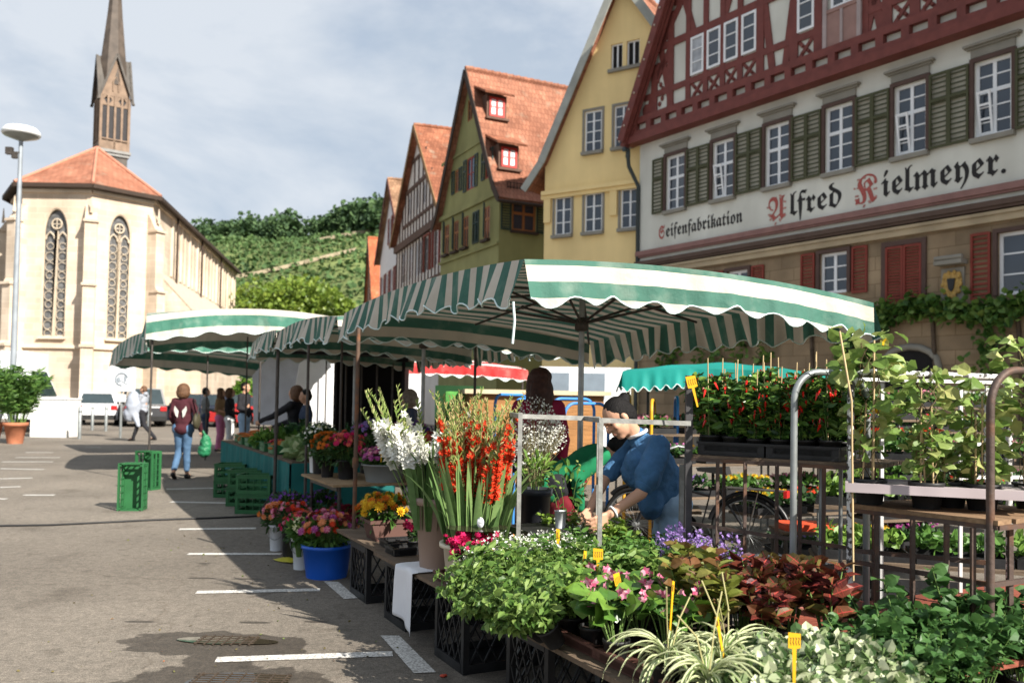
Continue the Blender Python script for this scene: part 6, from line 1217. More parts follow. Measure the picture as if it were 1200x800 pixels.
# ---------------------------------------------------------------- gladioli
def gladioli(lab, c, z, n, rad, h, flm, nfl, blade, fsz, bt, lean=.16, red=False):
    t = thing('gladioli', lab, 'gladioli', (c[0], c[1], z)); st = MB(); lv, lf, bv, bf_, FP, FD, FS = [], [], [], [], [], [], []
    BP, BD, BS = [], [], []
    for i in range(n):
        a = rng.uniform(0, 6.283); s = math.sqrt(rng.uniform(0, 1)); b0 = V((rad*.6*s*math.cos(a), rad*.6*s*math.sin(a), -.2)); hh = h*rng.uniform(.78, 1.04); tip = V((b0.x*1.2+lean*s*math.cos(a)*1.3+rng.normal(0, .02), b0.y*1.2+lean*s*math.sin(a)+rng.normal(0, .02), hh)); mid = (b0+tip)/2-V((math.cos(a), math.sin(a), 0))*.02
        cur = [b0*(1-u)**2+mid*2*u*(1-u)+tip*u*u for u in [k/10 for k in range(11)]]; cur[-1] += V((rng.normal(0, .02), rng.normal(0, .02), 0)); st.tube(cur, [.0055-.0004*k for k in range(11)], 5, cap=False)
        fa = rng.uniform(0, 6.28) if not red else rng.uniform(2.6, 5.6)
        for k in range(26):
            u = .52+.48*k/25; q = u*10; j0 = min(9, int(q)); p = cur[j0].lerp(cur[j0+1], q-j0); sd_ = 1 if k % 2 else -1; d = V((math.cos(fa+sd_*.9), math.sin(fa+sd_*.9), .9+1.2*(u-.5)))
            flowering = k < nfl*rng.uniform(.3, 1.2)
            if flowering: FP.append(p+d.normalized()*.02); FD.append(V((math.cos(fa+sd_*.6), math.sin(fa+sd_*.6), .35))); FS.append(fsz*(1-.35*k/nfl))
            BP.append(p); BD.append(d); BS.append(bt*(1.15-.6*k/25))
    st.build('stem', G_stem, t); A_ = np.array
    v, f = leaves(A_(BP), A_(BD), A_(BS), .17, LEAF4, .15); v2, f2 = leaves(A_(BP), A_(BD)*A_([-.5, -.5, 1])+A_([0, 0, .5]), A_(BS)*.8, .16, LEAF4, .15); meshobj('bud_spikes', [(v, f, 0), (v2, f2, 0)], mat('gladiolus_bud', (.3, .38, .12), rough=.5, island=.3, trans=.3, cols=[(.2, .3, .07), (.33, .42, .13), (.5, .46, .22)] if not red else [(.2, .3, .07), (.36, .40, .13), (.52, .36, .18)]) if not red else mat('gladiolus_bud_blush', (.3, .38, .12), rough=.5, island=.3, trans=.3, cols=[(.2, .3, .07), (.40, .42, .15), (.56, .36, .2)]), t)
    FP, FD, FS = A_(FP), A_(FD), A_(FS); fv = []; 
    v, f = stamp(SIX[0], SIX[1], FP, frames(FD+rdir(len(FP))*.25), FS*rng.uniform(.75, 1.2, len(FS))) ; v2, f2 = stamp(FIVE[0], FIVE[1], FP, frames(FD+rdir(len(FP))*.5), FS*.7)
    meshobj('blossoms', [(v, f, 0), (v2, f2, 0)], flm, t)
    V_, F_ = [], []
    for i in range(blade):
        a = rng.uniform(0, 6.283); s = math.sqrt(rng.uniform(.1, 1)); L = h*rng.uniform(.30, .68); w = rng.uniform(.017, .031); x0 = rad*.75*s; tilt = rng.uniform(.02, .28); b = len(V_); fa = rng.uniform(0, 3.14); side = V((math.cos(fa), math.sin(fa), 0)); bend = rng.uniform(-.1, .35) if rng.random() < .9 else 1.2; nn = 8; p = V((x0*math.cos(a), x0*math.sin(a), -.2)); th_0 = tilt
        for k in range(nn+1):
            u = k/nn; ww = w*min(1, .5+u*2)*(1-u**4); d = V((math.cos(a)*math.sin(th_0), math.sin(a)*math.sin(th_0), math.cos(th_0))); V_ += [p-side*ww, p+V((0, 0, 0))+d.cross(side)*ww*.22, p+side*ww]; p = p+d*(L+.2)/nn; th_0 += bend/nn*2*u
        for k in range(nn): F_ += [(b+k*3, b+k*3+1, b+k*3+4, b+k*3+3), (b+k*3+1, b+k*3+2, b+k*3+5, b+k*3+4)]
    MB().add(V_, F_, smooth=True).build('blades', G_bl, t); return t
wc = (-.44, 5.52); bucket('bucket', 'tall taupe bucket of white gladioli on the bench', (wc[0], wc[1], .44), .155, .44, taup, taper=.78, rim=.02, cut=True)
gladioli('white gladioli in the tall taupe bucket', (wc[0]-.05, wc[1]-.04), .88, 17, .15, .66, P_white, 13, 46, .062, .065, lean=.34)
rc = (-.2, 5.14); bucket('tub', 'round cream tub of red gladioli on the bench', (rc[0], rc[1], .44), .19, .22, crp, taper=.86, rim=.02, cat='tub', cut=True)
gladioli('dense bunch of red gladioli in the round cream tub', rc, .66, 46, .17, .84, P_red, 17, 190, .035, .058, lean=.13, red=True)
tg = D(563, 612, 4.88); t = thing('paper_tag', 'oval white paper tag hanging in the red gladioli leaves', 'tag', tg); MB().lathe([(.0, -.001), (.02, -.001), (.02, .001), (0, .001)], n=20, sy=1.5, M=Matrix.Rotation(math.pi/2, 3, 'X')).build('card', whp, t)
b = MB()
for k in range(3): b.tube([(-.008+k*.007, -.0025, .004), (-.005+k*.007, -.0025, -.001), (-.008+k*.007, -.0025, -.006)], .0008, 4)
b.build('writing', ink, t)
# behind the gladioli: dark bucket with greens, gypsophila, black box, white cup
bucket('bucket', 'dark grey bucket of green foliage behind the rack post', (.17, 5.85, .45), .105, .46, mat('charcoal_plastic', (.035, .037, .045), rough=.35)); bouquet('fresh green foliage in the dark grey bucket', (.17, 5.85), .92, .16, .3, [P_lime], 14, size=.01, leafm=G_lt, nm='cut_foliage', cat='cut foliage'); bouquet('deeper green foliage bunch right of the dark grey bucket', (.4, 6.1), .75, .2, .4, [P_lime], 10, size=.01, leafm=G_mid, nm='cut_foliage', cat='cut foliage')
t = thing('gypsophila', 'cloud of white gypsophila behind the gladioli and the rack rail', 'cut flowers', (.18, 6.15, .95)); n = 1500; q, dd = crown_pts(n, (0, 0, .28), (.24, .24, .27), 7); v, f = fl(q, rdir(n, .5), np.full(n, .0085), TINY); meshobj('blossoms', [(v, f, 0)], P_white, t); b = MB()
for k in range(0, n, 6): p = q[k]; b.tube([(0, 0, -.2), tuple(p*.55), tuple(p)], .0014, 3, cap=False)
b.build('stem', mat('dry_stem', (.22, .2, .1), rough=.8), t)
bx = thing('black_box', 'upturned black plastic box on the bench beside the white cup', 'box', (.2, 5.2, .44), RZ); b = MB(); b.prism([(-.16, 0), (.16, 0), (.15, .30), (-.15, .30)], -.13, .13).b2((-.18, -.15, .27), (.18, .15, .31)); b.build('shell', blkp, bx); MB().b2((-.12, -.133, .1), (.12, -.13, .2)).build('panel', mat('dark_panel', (.03, .03, .03), rough=.3), bx)
tag(MB().lathe([(.028, 0), (.036, .1), (.038, .1), (.034, .1), (.027, .004)], n=20).build('cup', whp, None, loc=(.30, 5.15, .751)), 'white paper cup on the black box', 'cup')
# ---------------------------------------------------------------- pepper rack, climbing plant rack
def L2(a, b_, u, z): return (a[0]+(b_[0]-a[0])*u, a[1]+(b_[1]-a[1])*u, z)
PL, PR = (.95, 4.66), (1.62, 4.18); nb = (.58, .81)   # front edge; back direction
def arc(p, q, z, r=.12, z0=0., n=8):
    p, q = V((p[0], p[1], 0)), V((q[0], q[1], 0)); d = (q-p).normalized(); pts = [p+V((0, 0, z0))]
    for i in range(n+1): a = math.pi-(math.pi/2)*i/n; pts.append(p+d*(r+r*math.cos(a))+V((0, 0, z-r+r*math.sin(a))))
    for i in range(n+1): a = math.pi/2-(math.pi/2)*i/n; pts.append(q-d*(r-r*math.cos(a))+V((0, 0, z-r+r*math.sin(a))))
    pts.append(q+V((0, 0, z0))); return pts
brs = mat('brown_steel', (.085, .06, .05), rough=.6, var=.3, kind='rust', c2=(.13, .07, .045), rs=8, metal=.3, bump=.2); plainw = mat('plain_white_tube', (.55, .55, .54), rough=.5, var=.15); peel = mat('peeling_white_tube', (.60, .60, .58), rough=.5, var=.1, peel=(.06, .055, .05), ps=34, bump=.3); lgt = mat('grey_tube', (.27, .29, .29), rough=.4, var=.2, metal=.5, scale=8)
lpb = (PL[0]+nb[0]*.5, PL[1]+nb[1]*.5); rpb = (PR[0]+nb[0]*.5, PR[1]+nb[1]*.5)
bars = [(L2(PL, PR, u, 0), 1.2) for u in (.2, .38, .58, .72, .86)]
rack('plant_rack', 'rack with a grey arched end carrying the black trays of chilli peppers', [(PL, 1.64), (lpb, 1.2), (rpb, 1.2)]+bars, [(L2(PL, PR, 0, 1.2), L2(PL, PR, 1, 1.2)), (L2(lpb, rpb, 0, 1.2), L2(lpb, rpb, 1, 1.2)), (L2(PL, PR, 0, .86), L2(PL, PR, 1, .82)), (L2(PL, PR, .55, .72), L2(PL, PR, 1, .72)), (PL+(1.2,), lpb+(1.2,)), (PR+(1.2,), rpb+(1.2,))], brs, r=.008, arch=((arc((1.37, 4.22), (1.78, 4.36), 1.66, .14), .017, lgt), (arc((1.55, 4.35), (1.78, 4.7), 1.62, .1), .011, lgt)))
tag(MB().bar((PL[0], PL[1], 0), (PL[0], PL[1], 1.645), .036).build('rack_post', darkp, None), 'thick charcoal post at the left end of the pepper rack', 'post')
tag(MB().bar((.975, 4.95, 0), (.975, 4.95, 1.15), .03).build('rack_post', gal, None), 'perforated pale steel post behind the charcoal one', 'post')
pc = V(((PL[0]+rpb[0])/2, (PL[1]+rpb[1])/2, 0)); dx_ = V((PR[0]-PL[0], PR[1]-PL[1], 0)).normalized(); dy_ = V((nb[0], nb[1], 0)).normalized()
b = MB()
for i in range(4): o = dy_*(.06+i*.125); b.bar(V((PL[0], PL[1], 1.215))+o, V((PR[0], PR[1], 1.215))+o+dx_*.15, .11, .018)
tag(b.build('rack_shelf', woodd, None), 'weathered board under the chilli pepper trays', 'shelf')
PG = 'chilli pepper plants in black trays'; PLb = 'chilli pepper plant with red fruit and a cane in the dense trays on the rack'
for k in range(2):
    c = V((PL[0], PL[1], 1.226))+dx_*(.22+.37*k)+dy_*.25; o = crate_mesh(.36, .44, .07, blkp, diag=False).build('pot_tray', blkp, None, loc=c); o.rotation_euler = (0, 0, math.atan2(dx_.y, dx_.x)); tag(o, ['left black tray under the chilli peppers', 'right black tray under the chilli peppers'][k], 'tray')
for i in range(6):
    for j in range(4):
        if False: pass
        c = V((PL[0], PL[1], 1.24))+dx_*(.09+.125*i+.02*(j % 2))+dy_*(.08+.115*j); plant('pepper', PLb, 'pepper plant', c, rng.uniform(0, 6.28), rng.uniform(.85, 1.08), PG)
# right rack with arches
QL, QR = (1.60, 4.12), (2.0, 3.58)
rack('plant_rack', 'rack of dark bars with a peeling white arch under the climbing plants', [((1.78, 3.86), 1.0), ((1.87, 3.74), 1.0), ((1.93, 3.64), 1.0), ((1.68, 4.0), 1.0), ((2.12, 3.7), 1.0), ((2.3, 3.8), 1.0)], [((1.60, 4.12, 1.01), (2.0, 3.58, 1.01)), ((2.0, 3.58, 1.01), (2.7, 3.95, 1.01)), ((1.60, 4.12, .82), (2.1, 3.85, .82)), ((1.60, 4.12, .77), (2.0, 3.62, .77)), ((2.0, 3.62, .77), (2.7, 4.0, .77)), ((2.0, 3.62, .62), (2.7, 4.0, .62))], brs, r=.009, arch=((arc((1.605, 4.12), (2.6, 4.55), 1.66, .1), .016, peel), (arc((1.98, 3.6), (2.75, 3.95), 1.66, .16), .0165, brs)))
rack('plant_rack', 'white painted rack frame standing behind the climbing plants', [((2.45, 4.75), 1.62), ((2.62, 4.8), 1.62), ((2.0, 4.7), 1.62)], [((1.75, 4.6, 1.64), (2.9, 4.85, 1.64)), ((2.45, 4.75, 1.12), (2.9, 4.85, 1.12)), ((2.45, 4.75, 1.3), (2.62, 4.8, 1.3))], plainw, r=.0085)
b = MB()
for i in range(4): o = V((.89, .45, 0))*0+V((.58, .3, 0))*0; 
ay2 = V((.85, .5, 0)).normalized(); 
for i in range(5): s_ = V((QL[0], QL[1], 1.03))+ay2*(.05+i*.13); b.bar(s_, s_+V((QR[0]-QL[0], QR[1]-QL[1], 0)), .12, .02)
tag(b.build('rack_shelf', mat('brown_board', (.26, .17, .10), kind='wood', rough=.85, var=.2, hb=.4), None), 'brown board shelf under the tray of climbing plants', 'shelf')  # brown grained wood, one base colour for all boards
MBt = MB(); tc_ = V((1.93, 3.98, 1.13)); ax2 = V((.93, -.36, 0)).normalized()
ct = thing('carrier_tray', 'pale pot carrier tray holding the climbing plants', 'tray', tc_, math.atan2(ax2.y, ax2.x))
MB().b2((-.36, -.17, 0), (.36, .17, .012)).b2((-.375, -.185, -.02), (.375, -.172, .02)).b2((-.375, .172, -.02), (.375, .185, .02)).b2((-.375, -.172, -.02), (-.362, .172, .02)).b2((.362, -.172, -.02), (.375, .172, .02)).build('rim', mat('pale_tray', (.42, .36, .37), rough=.4, var=.2), ct)
vinem = green('vine_leaf', (.2, .31, .07), .4, .35, cols=[(.12, .2, .04), (.2, .31, .07), (.33, .42, .14), (.42, .42, .15)]); bam = MATS['bamboo']
def climber(lab, c, h, n, sz, w, flow=None, canes=3, z=0, lm=None):
    t = thing('climbing_plant', lab, 'climbing plant', c, rng.uniform(0, 6)); pot(t, .075, .13); b = MB()
    for k in range(canes): a = k*2.1; b.tube([(.03*math.cos(a), .03*math.sin(a), .08), (.03*math.cos(a)*(1-k*.8), .03*math.sin(a), h*(1.05-.2*k))], .0045, 6)
    b.build('cane', bam, t); b = MB()
    for k in range(5): b.tube([(.045*math.cos(k+u*9), .045*math.sin(k+u*9), .1+u*h*.9) for u in [i/14 for i in range(15)]], .002, 4)
    b.build('stem', mat('brown_vine', (.14, .10, .05), rough=.8), t); u = rng.uniform(.1, 1, n)**w; a = rng.uniform(0, 6.28, n); r = rng.uniform(.02, .11, n)*(.6+.8*u); p = np.stack([r*np.cos(a), r*np.sin(a), .1+u*h], 1); d = np.stack([np.cos(a), np.sin(a), rng.uniform(-.5, .5, n)], 1)
    v, f = leaves(p, d, np.full(n, sz), .48, LEAF); meshobj('foliage', [(v, f, 0)], lm or vinem, t)
    if flow: k = 5; v, f = fl(p[:k]*1.1, d[:k]-np.array([0, .5, 0]), np.full(k, .025), FIVE); meshobj('blossoms', [(v, f, 0)], flow, t)
tp2 = lambda x, y, z=1.03: tuple(tc_+ax2*x+V((-ax2.y, ax2.x, 0))*y+V((0, 0, z-1.13)))
climber('tall climbing plant on canes with yellow blossoms, leftmost in the pale tray', tp2(-.27, .03), .74, 130, .068, .8, P_yel); climber('bushy bright climbing plant in the middle of the pale tray', tp2(-.03, -.02), .56, 190, .055, .95); climber('bright climbing plant between the middle one and the brown arch', tp2(.2, .03), .5, 190, .055, 1.)
climber('climbing plant with upright shoots right of the brown arch', tp2(.42, .2), .7, 120, .06, .7); climber('low leafy plant beneath the middle climber', tp2(.08, .1), .25, 100, .05, 1.2, canes=1)
climber('climbing plant reaching up at the right edge of the photo', tp2(.5, .0), .62, 110, .06, .9)
tag(MB().tube([D(1000, 680, 3.95), D(998, 470, 3.95), D(944+40, 388, 3.98)], .0045, 6).build('cane', bam, None), 'long bamboo cane leaning up to the corner of the large striped roof', 'cane')
# ================================================================== PEOPLE
skin = mat('skin', (.52, .29, .19), rough=.5, var=.06, scale=9, bump=.06, bscale=120, spec=.35, trans=.04)
def m3(f, u):       # local y=front f, z=up u
    f = V(f).normalized(); u = V(u); x = f.cross(u).normalized(); u = x.cross(f); return Matrix((x, f, u)).transposed()
def blob(name, prims, m_, par=None, vox=.012, smooth=3, disp=0., dsc=.12, tag_=None):
    b = MB()
    for p in prims:
        if p[0] == 'e': b.ball(p[1], p[2], 18, 12, M=p[3] if len(p) > 3 else None)
        else:
            a, c, ra, rb = V(p[1]), V(p[2]), p[3], p[4]; n = 6; d = c-a; b.tube([a+d*(i/n) for i in range(n+1)], [ra+(rb-ra)*i/n for i in range(n+1)], 14); b.ball(a, ra, 14, 8); b.ball(c, rb, 14, 8)
    o = b.build(name, m_, None); md = o.modifiers.new('r', 'REMESH'); md.mode = 'VOXEL'; md.voxel_size = vox; md.use_smooth_shade = True
    s_ = o.modifiers.new('s', 'SMOOTH'); s_.factor = .6; s_.iterations = smooth
    if disp: 
        key = 'cl%g' % dsc; tx = bpy.data.textures.get(key) or bpy.data.textures.new(key, 'CLOUDS'); tx.noise_scale = dsc; dm = o.modifiers.new('d', 'DISPLACE'); dm.texture = tx; dm.strength = disp; dm.mid_level = .5
    dg = bpy.context.evaluated_depsgraph_get(); me = bpy.data.meshes.new_from_object(o.evaluated_get(dg)); old = o.data; o.modifiers.clear(); o.data = me; bpy.data.meshes.remove(old); me.name = name
    if not me.materials: me.materials.append(m_)
    o.parent = par; return o
def hand(w, d, up, s=1., curl=.6, side=1):
    """palm + five unequal bent fingers; w wrist, d pointing direction, up = back of hand"""
    d = V(d).normalized(); up = V(up); x = d.cross(up).normalized()*side; up = (x*side).cross(d).normalized(); P_ = []; pl = .085*s
    for k in range(4): a = w+d*.012*s+x*(.026-.0165*k)*s*.6; b_ = w+d*pl*(1-.04*abs(k-1))+x*(.03-.02*k)*s; P_.append(('c', a, b_, .014*s, .0115*s))
    for k, L in enumerate((.068, .076, .070, .055)):
        b_ = w+d*pl*(1-.04*abs(k-1))+x*(.032-.021*k)*s; c_ = d*math.cos(curl*.5)-up*math.sin(curl*.5); e_ = d*math.cos(curl*1.4)-up*math.sin(curl*1.4); fa = x*(.15-.1*k)
        j1 = b_+(c_+fa).normalized()*L*.5*s; j2 = j1+(e_+fa*.3).normalized()*L*.5*s; P_ += [('c', b_, j1, .0092*s, .0084*s), ('c', j1, j2, .0084*s, .0068*s)]
    t0 = w+d*.02*s+x*.026*s; t1 = t0+(d*.5+x*.75-up*.3).normalized()*.035*s; t2 = t1+(d*.9+x*.25-up*.3).normalized()*.032*s; P_ += [('c', t0, t1, .0125*s, .0105*s), ('c', t1, t2, .0105*s, .0078*s)]
    return P_
def headp(c, M, s=1.):
    s = s*1.06
    def q(x, y, z): return V(c)+M @ (V((x, y, z))*s)
    E = lambda x, y, z, a, b_, e: ('e', q(x, y, z), (a*s, b_*s, e*s), M)
    return [E(0, -.012, .028, .075, .092, .086), E(0, .028, -.03, .055, .06, .075), E(0, .05, -.085, .030, .028, .024), E(0, .082, .02, .045, .016, .012), E(0, .098, -.022, .011, .014, .020), E(0, .092, .0, .008, .010, .024), E(.018, .083, -.028, .01, .01, .008), E(-.018, .083, -.028, .01, .01, .008), E(0, .082, -.055, .022, .010, .006), E(0, .080, -.065, .019, .011, .006), E(.04, .06, -.02, .022, .02, .022), E(-.04, .06, -.02, .022, .02, .022), E(.078, -.005, -.008, .008, .018, .028), E(-.078, -.005, -.008, .008, .018, .028)]
eyem = mat('eye_dark', (.03, .02, .015), rough=.2, spec=.6); lipm = mat('lip', (.38, .12, .10), rough=.45)
def person(label, loc, rz, H=1.7, J=None, top=None, bot=None, hairm=None, hair='short', shoe=None, sleeve=1., leg=1., apron=None, vox=.016, extra=None, group=None, fem=True, jacket=.0, skirt=None):
    t = thing('person', label, 'person', loc, rz, group); s = H/1.7; k = .93 if fem else 1.05
    j = dict(pel=(0, 0, .93), che=(0, .0, 1.25), nek=(0, -.015, 1.43), hed=(0, .015, 1.585), sr=(.175*k, -.01, 1.39), er=(.225*k, -.02, 1.11), wr=(.235*k, .06, .87), sl=(-.175*k, -.01, 1.39), el=(-.225*k, -.02, 1.11), wl=(-.235*k, .06, .87), hr=(.085, 0, .90), kr=(.10, .02, .49), ar=(.10, -.03, .09), hl=(-.085, 0, .90), kl=(-.10, .02, .49), al=(-.10, -.03, .09), hf=(0, 1, 0), hu=(0, 0, 1), tr=(0, 1, 0), tl=(0, 1, 0))
    j.update(J or {}); q = {a: V(b) for a, b in j.items()}
    for a in q:
        if a not in ('hf', 'hu', 'tr', 'tl'): q[a] = q[a]*s
    HM = m3(q['hf'], q['hu']); sp = (q['che']-q['pel']).normalized(); acr = (q['sr']-q['sl']).normalized(); TM = Matrix((acr, sp.cross(acr).normalized(), sp)).transposed()
    B = headp(q['hed'], HM, s)+[('c', q['nek']-sp*.02, q['hed']-HM @ V((0, .02, .06))*s, .052*s, .05*s), ('e', q['che'], (.14*s*k, .09*s, .17*s), TM), ('c', q['pel'], q['che'], .11*s, .11*s), ('c', q['sr'], q['sl'], .05*s, .05*s), ('c', q['che'], q['nek'], .08*s, .05*s)]
    for a in 'rl':
        B += [('c', q['s'+a], q['e'+a], .047*s, .037*s), ('c', q['e'+a], q['w'+a], .037*s, .025*s), ('c', q['h'+a], q['k'+a], .078*s, .052*s), ('c', q['k'+a], q['a'+a], .052*s, .034*s), ('c', q['a'+a], q['a'+a]+q['t'+a].normalized()*.13*s-V((0, 0, .045*s)), .036*s, .028*s)]
        d = (q['w'+a]-q['e'+a]).normalized(); B += hand(q['w'+a]+d*.01, d, acr*(1 if a == 'r' else -1), s, .7, 1 if a == 'r' else -1)
    B.append(('c', q['hr'], q['hl'], .1*s, .1*s)); blob('body', B, skin, t, vox*.62, 2)
    C = [('e', q['che'], (.168*s*k, .118*s, .19*s), TM), ('e', q['pel'].lerp(q['che'], .45), (.148*s*k, .118*s, .16*s), TM), ('e', q['pel']+sp*.02, (.165*s*k, .13*s, .11*s), TM), ('c', q['sr'], q['sl'], .062*s, .062*s), ('c', q['che']+sp*.08*s, q['nek']-sp*.015*s, .1*s, .062*s)]
    if jacket: C += [('e', q['pel']-sp*.03, (.185*s*k, .15*s, .12*s), TM), ('e', q['pel'].lerp(q['che'], .45), (.17*s*k, .135*s, .18*s), TM)]
    for a in 'rl':
        if sleeve > 0:
            e_ = q['s'+a].lerp(q['e'+a], min(1, sleeve*2)); C.append(('c', q['s'+a], e_, .062*s, .056*s))
            if sleeve > .5: C.append(('c', q['e'+a], q['e'+a].lerp(q['w'+a], sleeve*2-1), .054*s, .042*s))
    blob('shirt', C, top, t, vox, 2, disp=.03, dsc=.11)
    Dn = [('c', q['hr'], q['hl'], .118*s, .118*s), ('e', q['pel']-sp*.03*s, (.155*s, .125*s, .11*s), TM)]
    if skirt: Dn += [('e', (q['kr']+q['kl'])*.5+V((0, 0, .2)), (.2*s, .17*s, .36*s))]
    for a in 'rl': kk = q['k'+a]; Dn += [('c', q['h'+a], kk, .092*s, .066*s), ('c', kk, kk.lerp(q['a'+a], leg), .066*s, (.066-.014*leg)*s)]
    blob('trousers', Dn, bot, t, vox, 2, disp=.018, dsc=.08)
    for a in 'rl': an = q['a'+a]; tt = q['t'+a].normalized(); blob('shoe', [('c', an-tt*.03*s-V((0, 0, .045*s)), an+tt*.15*s-V((0, 0, .06*s)), .042*s, .032*s), ('c', an+tt*.04*s-V((0, 0, .04*s)), an+tt*.12*s-V((0, 0, .055*s)), .042*s, .034*s)], shoe, t, .012, 2)
    def hq(x, y, z): return q['hed']+HM @ (V((x, y, z))*s)
    Hh = [('e', hq(0, -.02, .04), (.083*s, .094*s, .088*s), HM), ('e', hq(0, -.045, .0), (.083*s, .072*s, .09*s), HM)]
    if hair == 'bob': Hh += [('e', hq(0, -.05, -.04), (.125*s, .105*s, .12*s), HM), ('e', hq(0, -.04, .01), (.115*s, .115*s, .125*s), HM)]
    if hair == 'long': Hh += [('e', hq(0, -.055, -.1), (.11*s, .07*s, .2*s), HM), ('e', hq(.07, -.0, -.08), (.04*s, .06*s, .17*s), HM), ('e', hq(-.07, -.0, -.08), (.04*s, .06*s, .17*s), HM), ('e', hq(0, -.03, .05), (.098*s, .1*s, .085*s), HM)]
    if hair == 'bun': Hh += [('e', hq(0, -.105, .075), (.038*s, .036*s, .036*s), HM), ('e', hq(.07, -.03, .01), (.018*s, .05*s, .05*s), HM), ('e', hq(-.07, -.03, .01), (.018*s, .05*s, .05*s), HM)]
    ho = blob('hair', Hh, hairm, t, .009, 1, disp=.012 if hair != 'bun' else .006, dsc=.03)
    eb = MB()
    for sx in (-1, 1): eb.ball(hq(.031*sx, .077, .0), (.012*s, .006*s, .006*s), 8, 6, M=HM)
    eb.build('eyes', eyem, t); MB().ball(hq(0, .091, -.06), (.02*s, .004*s, .007*s), 10, 6, M=HM).build('lips', lipm, t)
    if extra: extra(t, q, s, HM, TM)
    return t
def cloth(n, c, **k): return mat(n, c, rough=.88, var=.15, scale=6, bump=.25, bscale=60, bd=.004, **k)
jean = cloth('jeans_blue', (.07, .135, .23)); jeanl = cloth('jeans_light', (.32, .46, .62)); blkc = cloth('black_cloth', (.018, .018, .022)); maroon = cloth('maroon_cardigan', (.055, .012, .018)); navy = cloth('navy_cloth', (.03, .045, .08))
hb_ = mat('hair_brown', (.12, .06, .03), rough=.55, var=.3, scale=40, bump=.5, bscale=150); hk = mat('hair_black', (.007, .006, .006), rough=.6, var=.3, scale=40, bump=.5, bscale=140, spec=.2); hg = mat('hair_greyish', (.20, .16, .13), rough=.6, var=.3, scale=40); hd = mat('hair_dark_red', (.05, .018, .012), rough=.45, var=.35, scale=30, bump=.5, bscale=120)
shoe_b = mat('black_shoe', (.015, .014, .014), rough=.5)
# --- the seller: bends over the work table; built in world coordinates around her feet
fx, fy = 1.02, 5.42
def W_s(x, y, z): return (x-fx, y-fy, z)
blues = mat('blue_tshirt', (.05, .135, .265), rough=.9, var=.22, scale=7, bump=.8, bscale=11, bd=.035); 
def seller_extra(t, q, s, HM, TM):
    # loose t-shirt front hanging forward, white neck band, wristband, printed mark
    ncol = q['nek']; MB().tube([ncol+V((.052*math.cos(a)+.012, .085*math.sin(a), .02+.05*math.cos(a)*.5-.015)) for a in [i*math.pi/10 for i in range(21)]], .011, 7).build('neckband', mat('white_cotton', (.7, .7, .7), rough=.9), t)
    w = q['wl'].lerp(q['el'], .12); d = (q['wl']-q['el']).normalized(); M_ = m3(d, (0, 0, 1)); MB().tube([w+M_ @ V((.031*math.cos(a), 0, .033*math.sin(a))) for a in [i*math.pi/9 for i in range(19)]], .007, 6).build('wristband', MATS['white_plastic'], t)
t = person('person bending over a table in blue t-shirt and light jeans, black hair in a bun', (fx, fy, 0), 0, 1.7, dict(
    pel=W_s(.96, 5.42, .89), che=W_s(.86, 5.32, 1.13), nek=W_s(.755, 5.29, 1.30), hed=W_s(.65, 5.26, 1.40), hf=(-.80, -.30, -.62), hu=(-.55, .0, .80),
    sl=W_s(.875, 5.13, 1.24), el=W_s(.755, 5.03, .975), wl=W_s(.565, 4.95, .86), sr=W_s(.79, 5.46, 1.25), er=W_s(.58, 5.36, 1.02), wr=W_s(.475, 5.14, .87),
    hl=W_s(1.0, 5.34, .88), kl=W_s(.98, 5.32, .48), al=W_s(1.02, 5.34, .09), hr=W_s(1.0, 5.5, .88), kr=W_s(.96, 5.5, .48), ar=W_s(1.0, 5.52, .09), tl=(-1, -.1, 0), tr=(-1, .1, 0)),
    top=blues, bot=jeanl, hairm=hk, hair='bun', shoe=shoe_b, sleeve=.42, vox=.010, extra=seller_extra)
# loose cloth of the t-shirt
blob('shirt_drape', [('e', W_s(.83, 5.27, 1.10), (.11, .17, .16), m3((-.6, 0, -.6), (-.5, 0, .8))), ('e', W_s(.92, 5.36, .98), (.14, .18, .15), m3((-.5, 0, -.8), (-.6, 0, .7))), ('e', W_s(.86, 5.30, .90), (.08, .14, .11)), ('c', W_s(.875, 5.14, 1.24), W_s(.80, 5.06, 1.06), .07, .078)], blues, t, .009, 2, disp=.035, dsc=.11)
def wk(t, q, s, HM, TM):
    MB().tube([q['sr']+V((.03, -.06, .05)), q['er']+V((.07, -.12, .15)), q['er']+V((.05, -.16, -.05))], .012, 6).build('bag_strap', shoe_b, t)
    blob('shoulder_bag', [('e', q['er']+V((.03, -.08, -.08)), (.06, .12, .15))], mat('olive_bag', (.05, .045, .025), rough=.6), t, .015)
    for sx in (-1, 1): MB().prism([(0, 0), (.07, .09), (.085, .02), (.05, -.08), (.015, -.12)] if sx > 0 else [(0, 0), (-.015, -.12), (-.05, -.08), (-.085, .02), (-.07, .09)], -.004, 0).build('wing_print', mat('pale_print', (.5, .5, .46), rough=.9), t); o = t.children[-1] if t.children else None
    for o in [c for c in bpy.data.objects if c.parent == t and c.name.startswith('wing_print')]: o.location = (.03 if o.data.vertices[1].co.x > 0 else -.03, -.155, 1.2)
def greenbag(t, q, s, HM, TM): pass
t = person('person walking away in a maroon cardigan with pale wing prints and cropped jeans', (-5.79, 15.4, 0), 0, 1.67, dict(wr=(.27, .12, .88), er=(.26, -.06, 1.13), wl=(-.22, .12, 1.0), kl=(-.10, .10, .5), al=(-.11, -.12, .12), kr=(.06, .05, .48), ar=(.05, .1, .09), hf=(.15, 1, 0), al_=(0, 0, 0), tl=(0, .8, -.55)), top=maroon, bot=jean, hairm=hb_, hair='bob', shoe=shoe_b, sleeve=1., leg=.82, vox=.016, extra=wk, jacket=1)
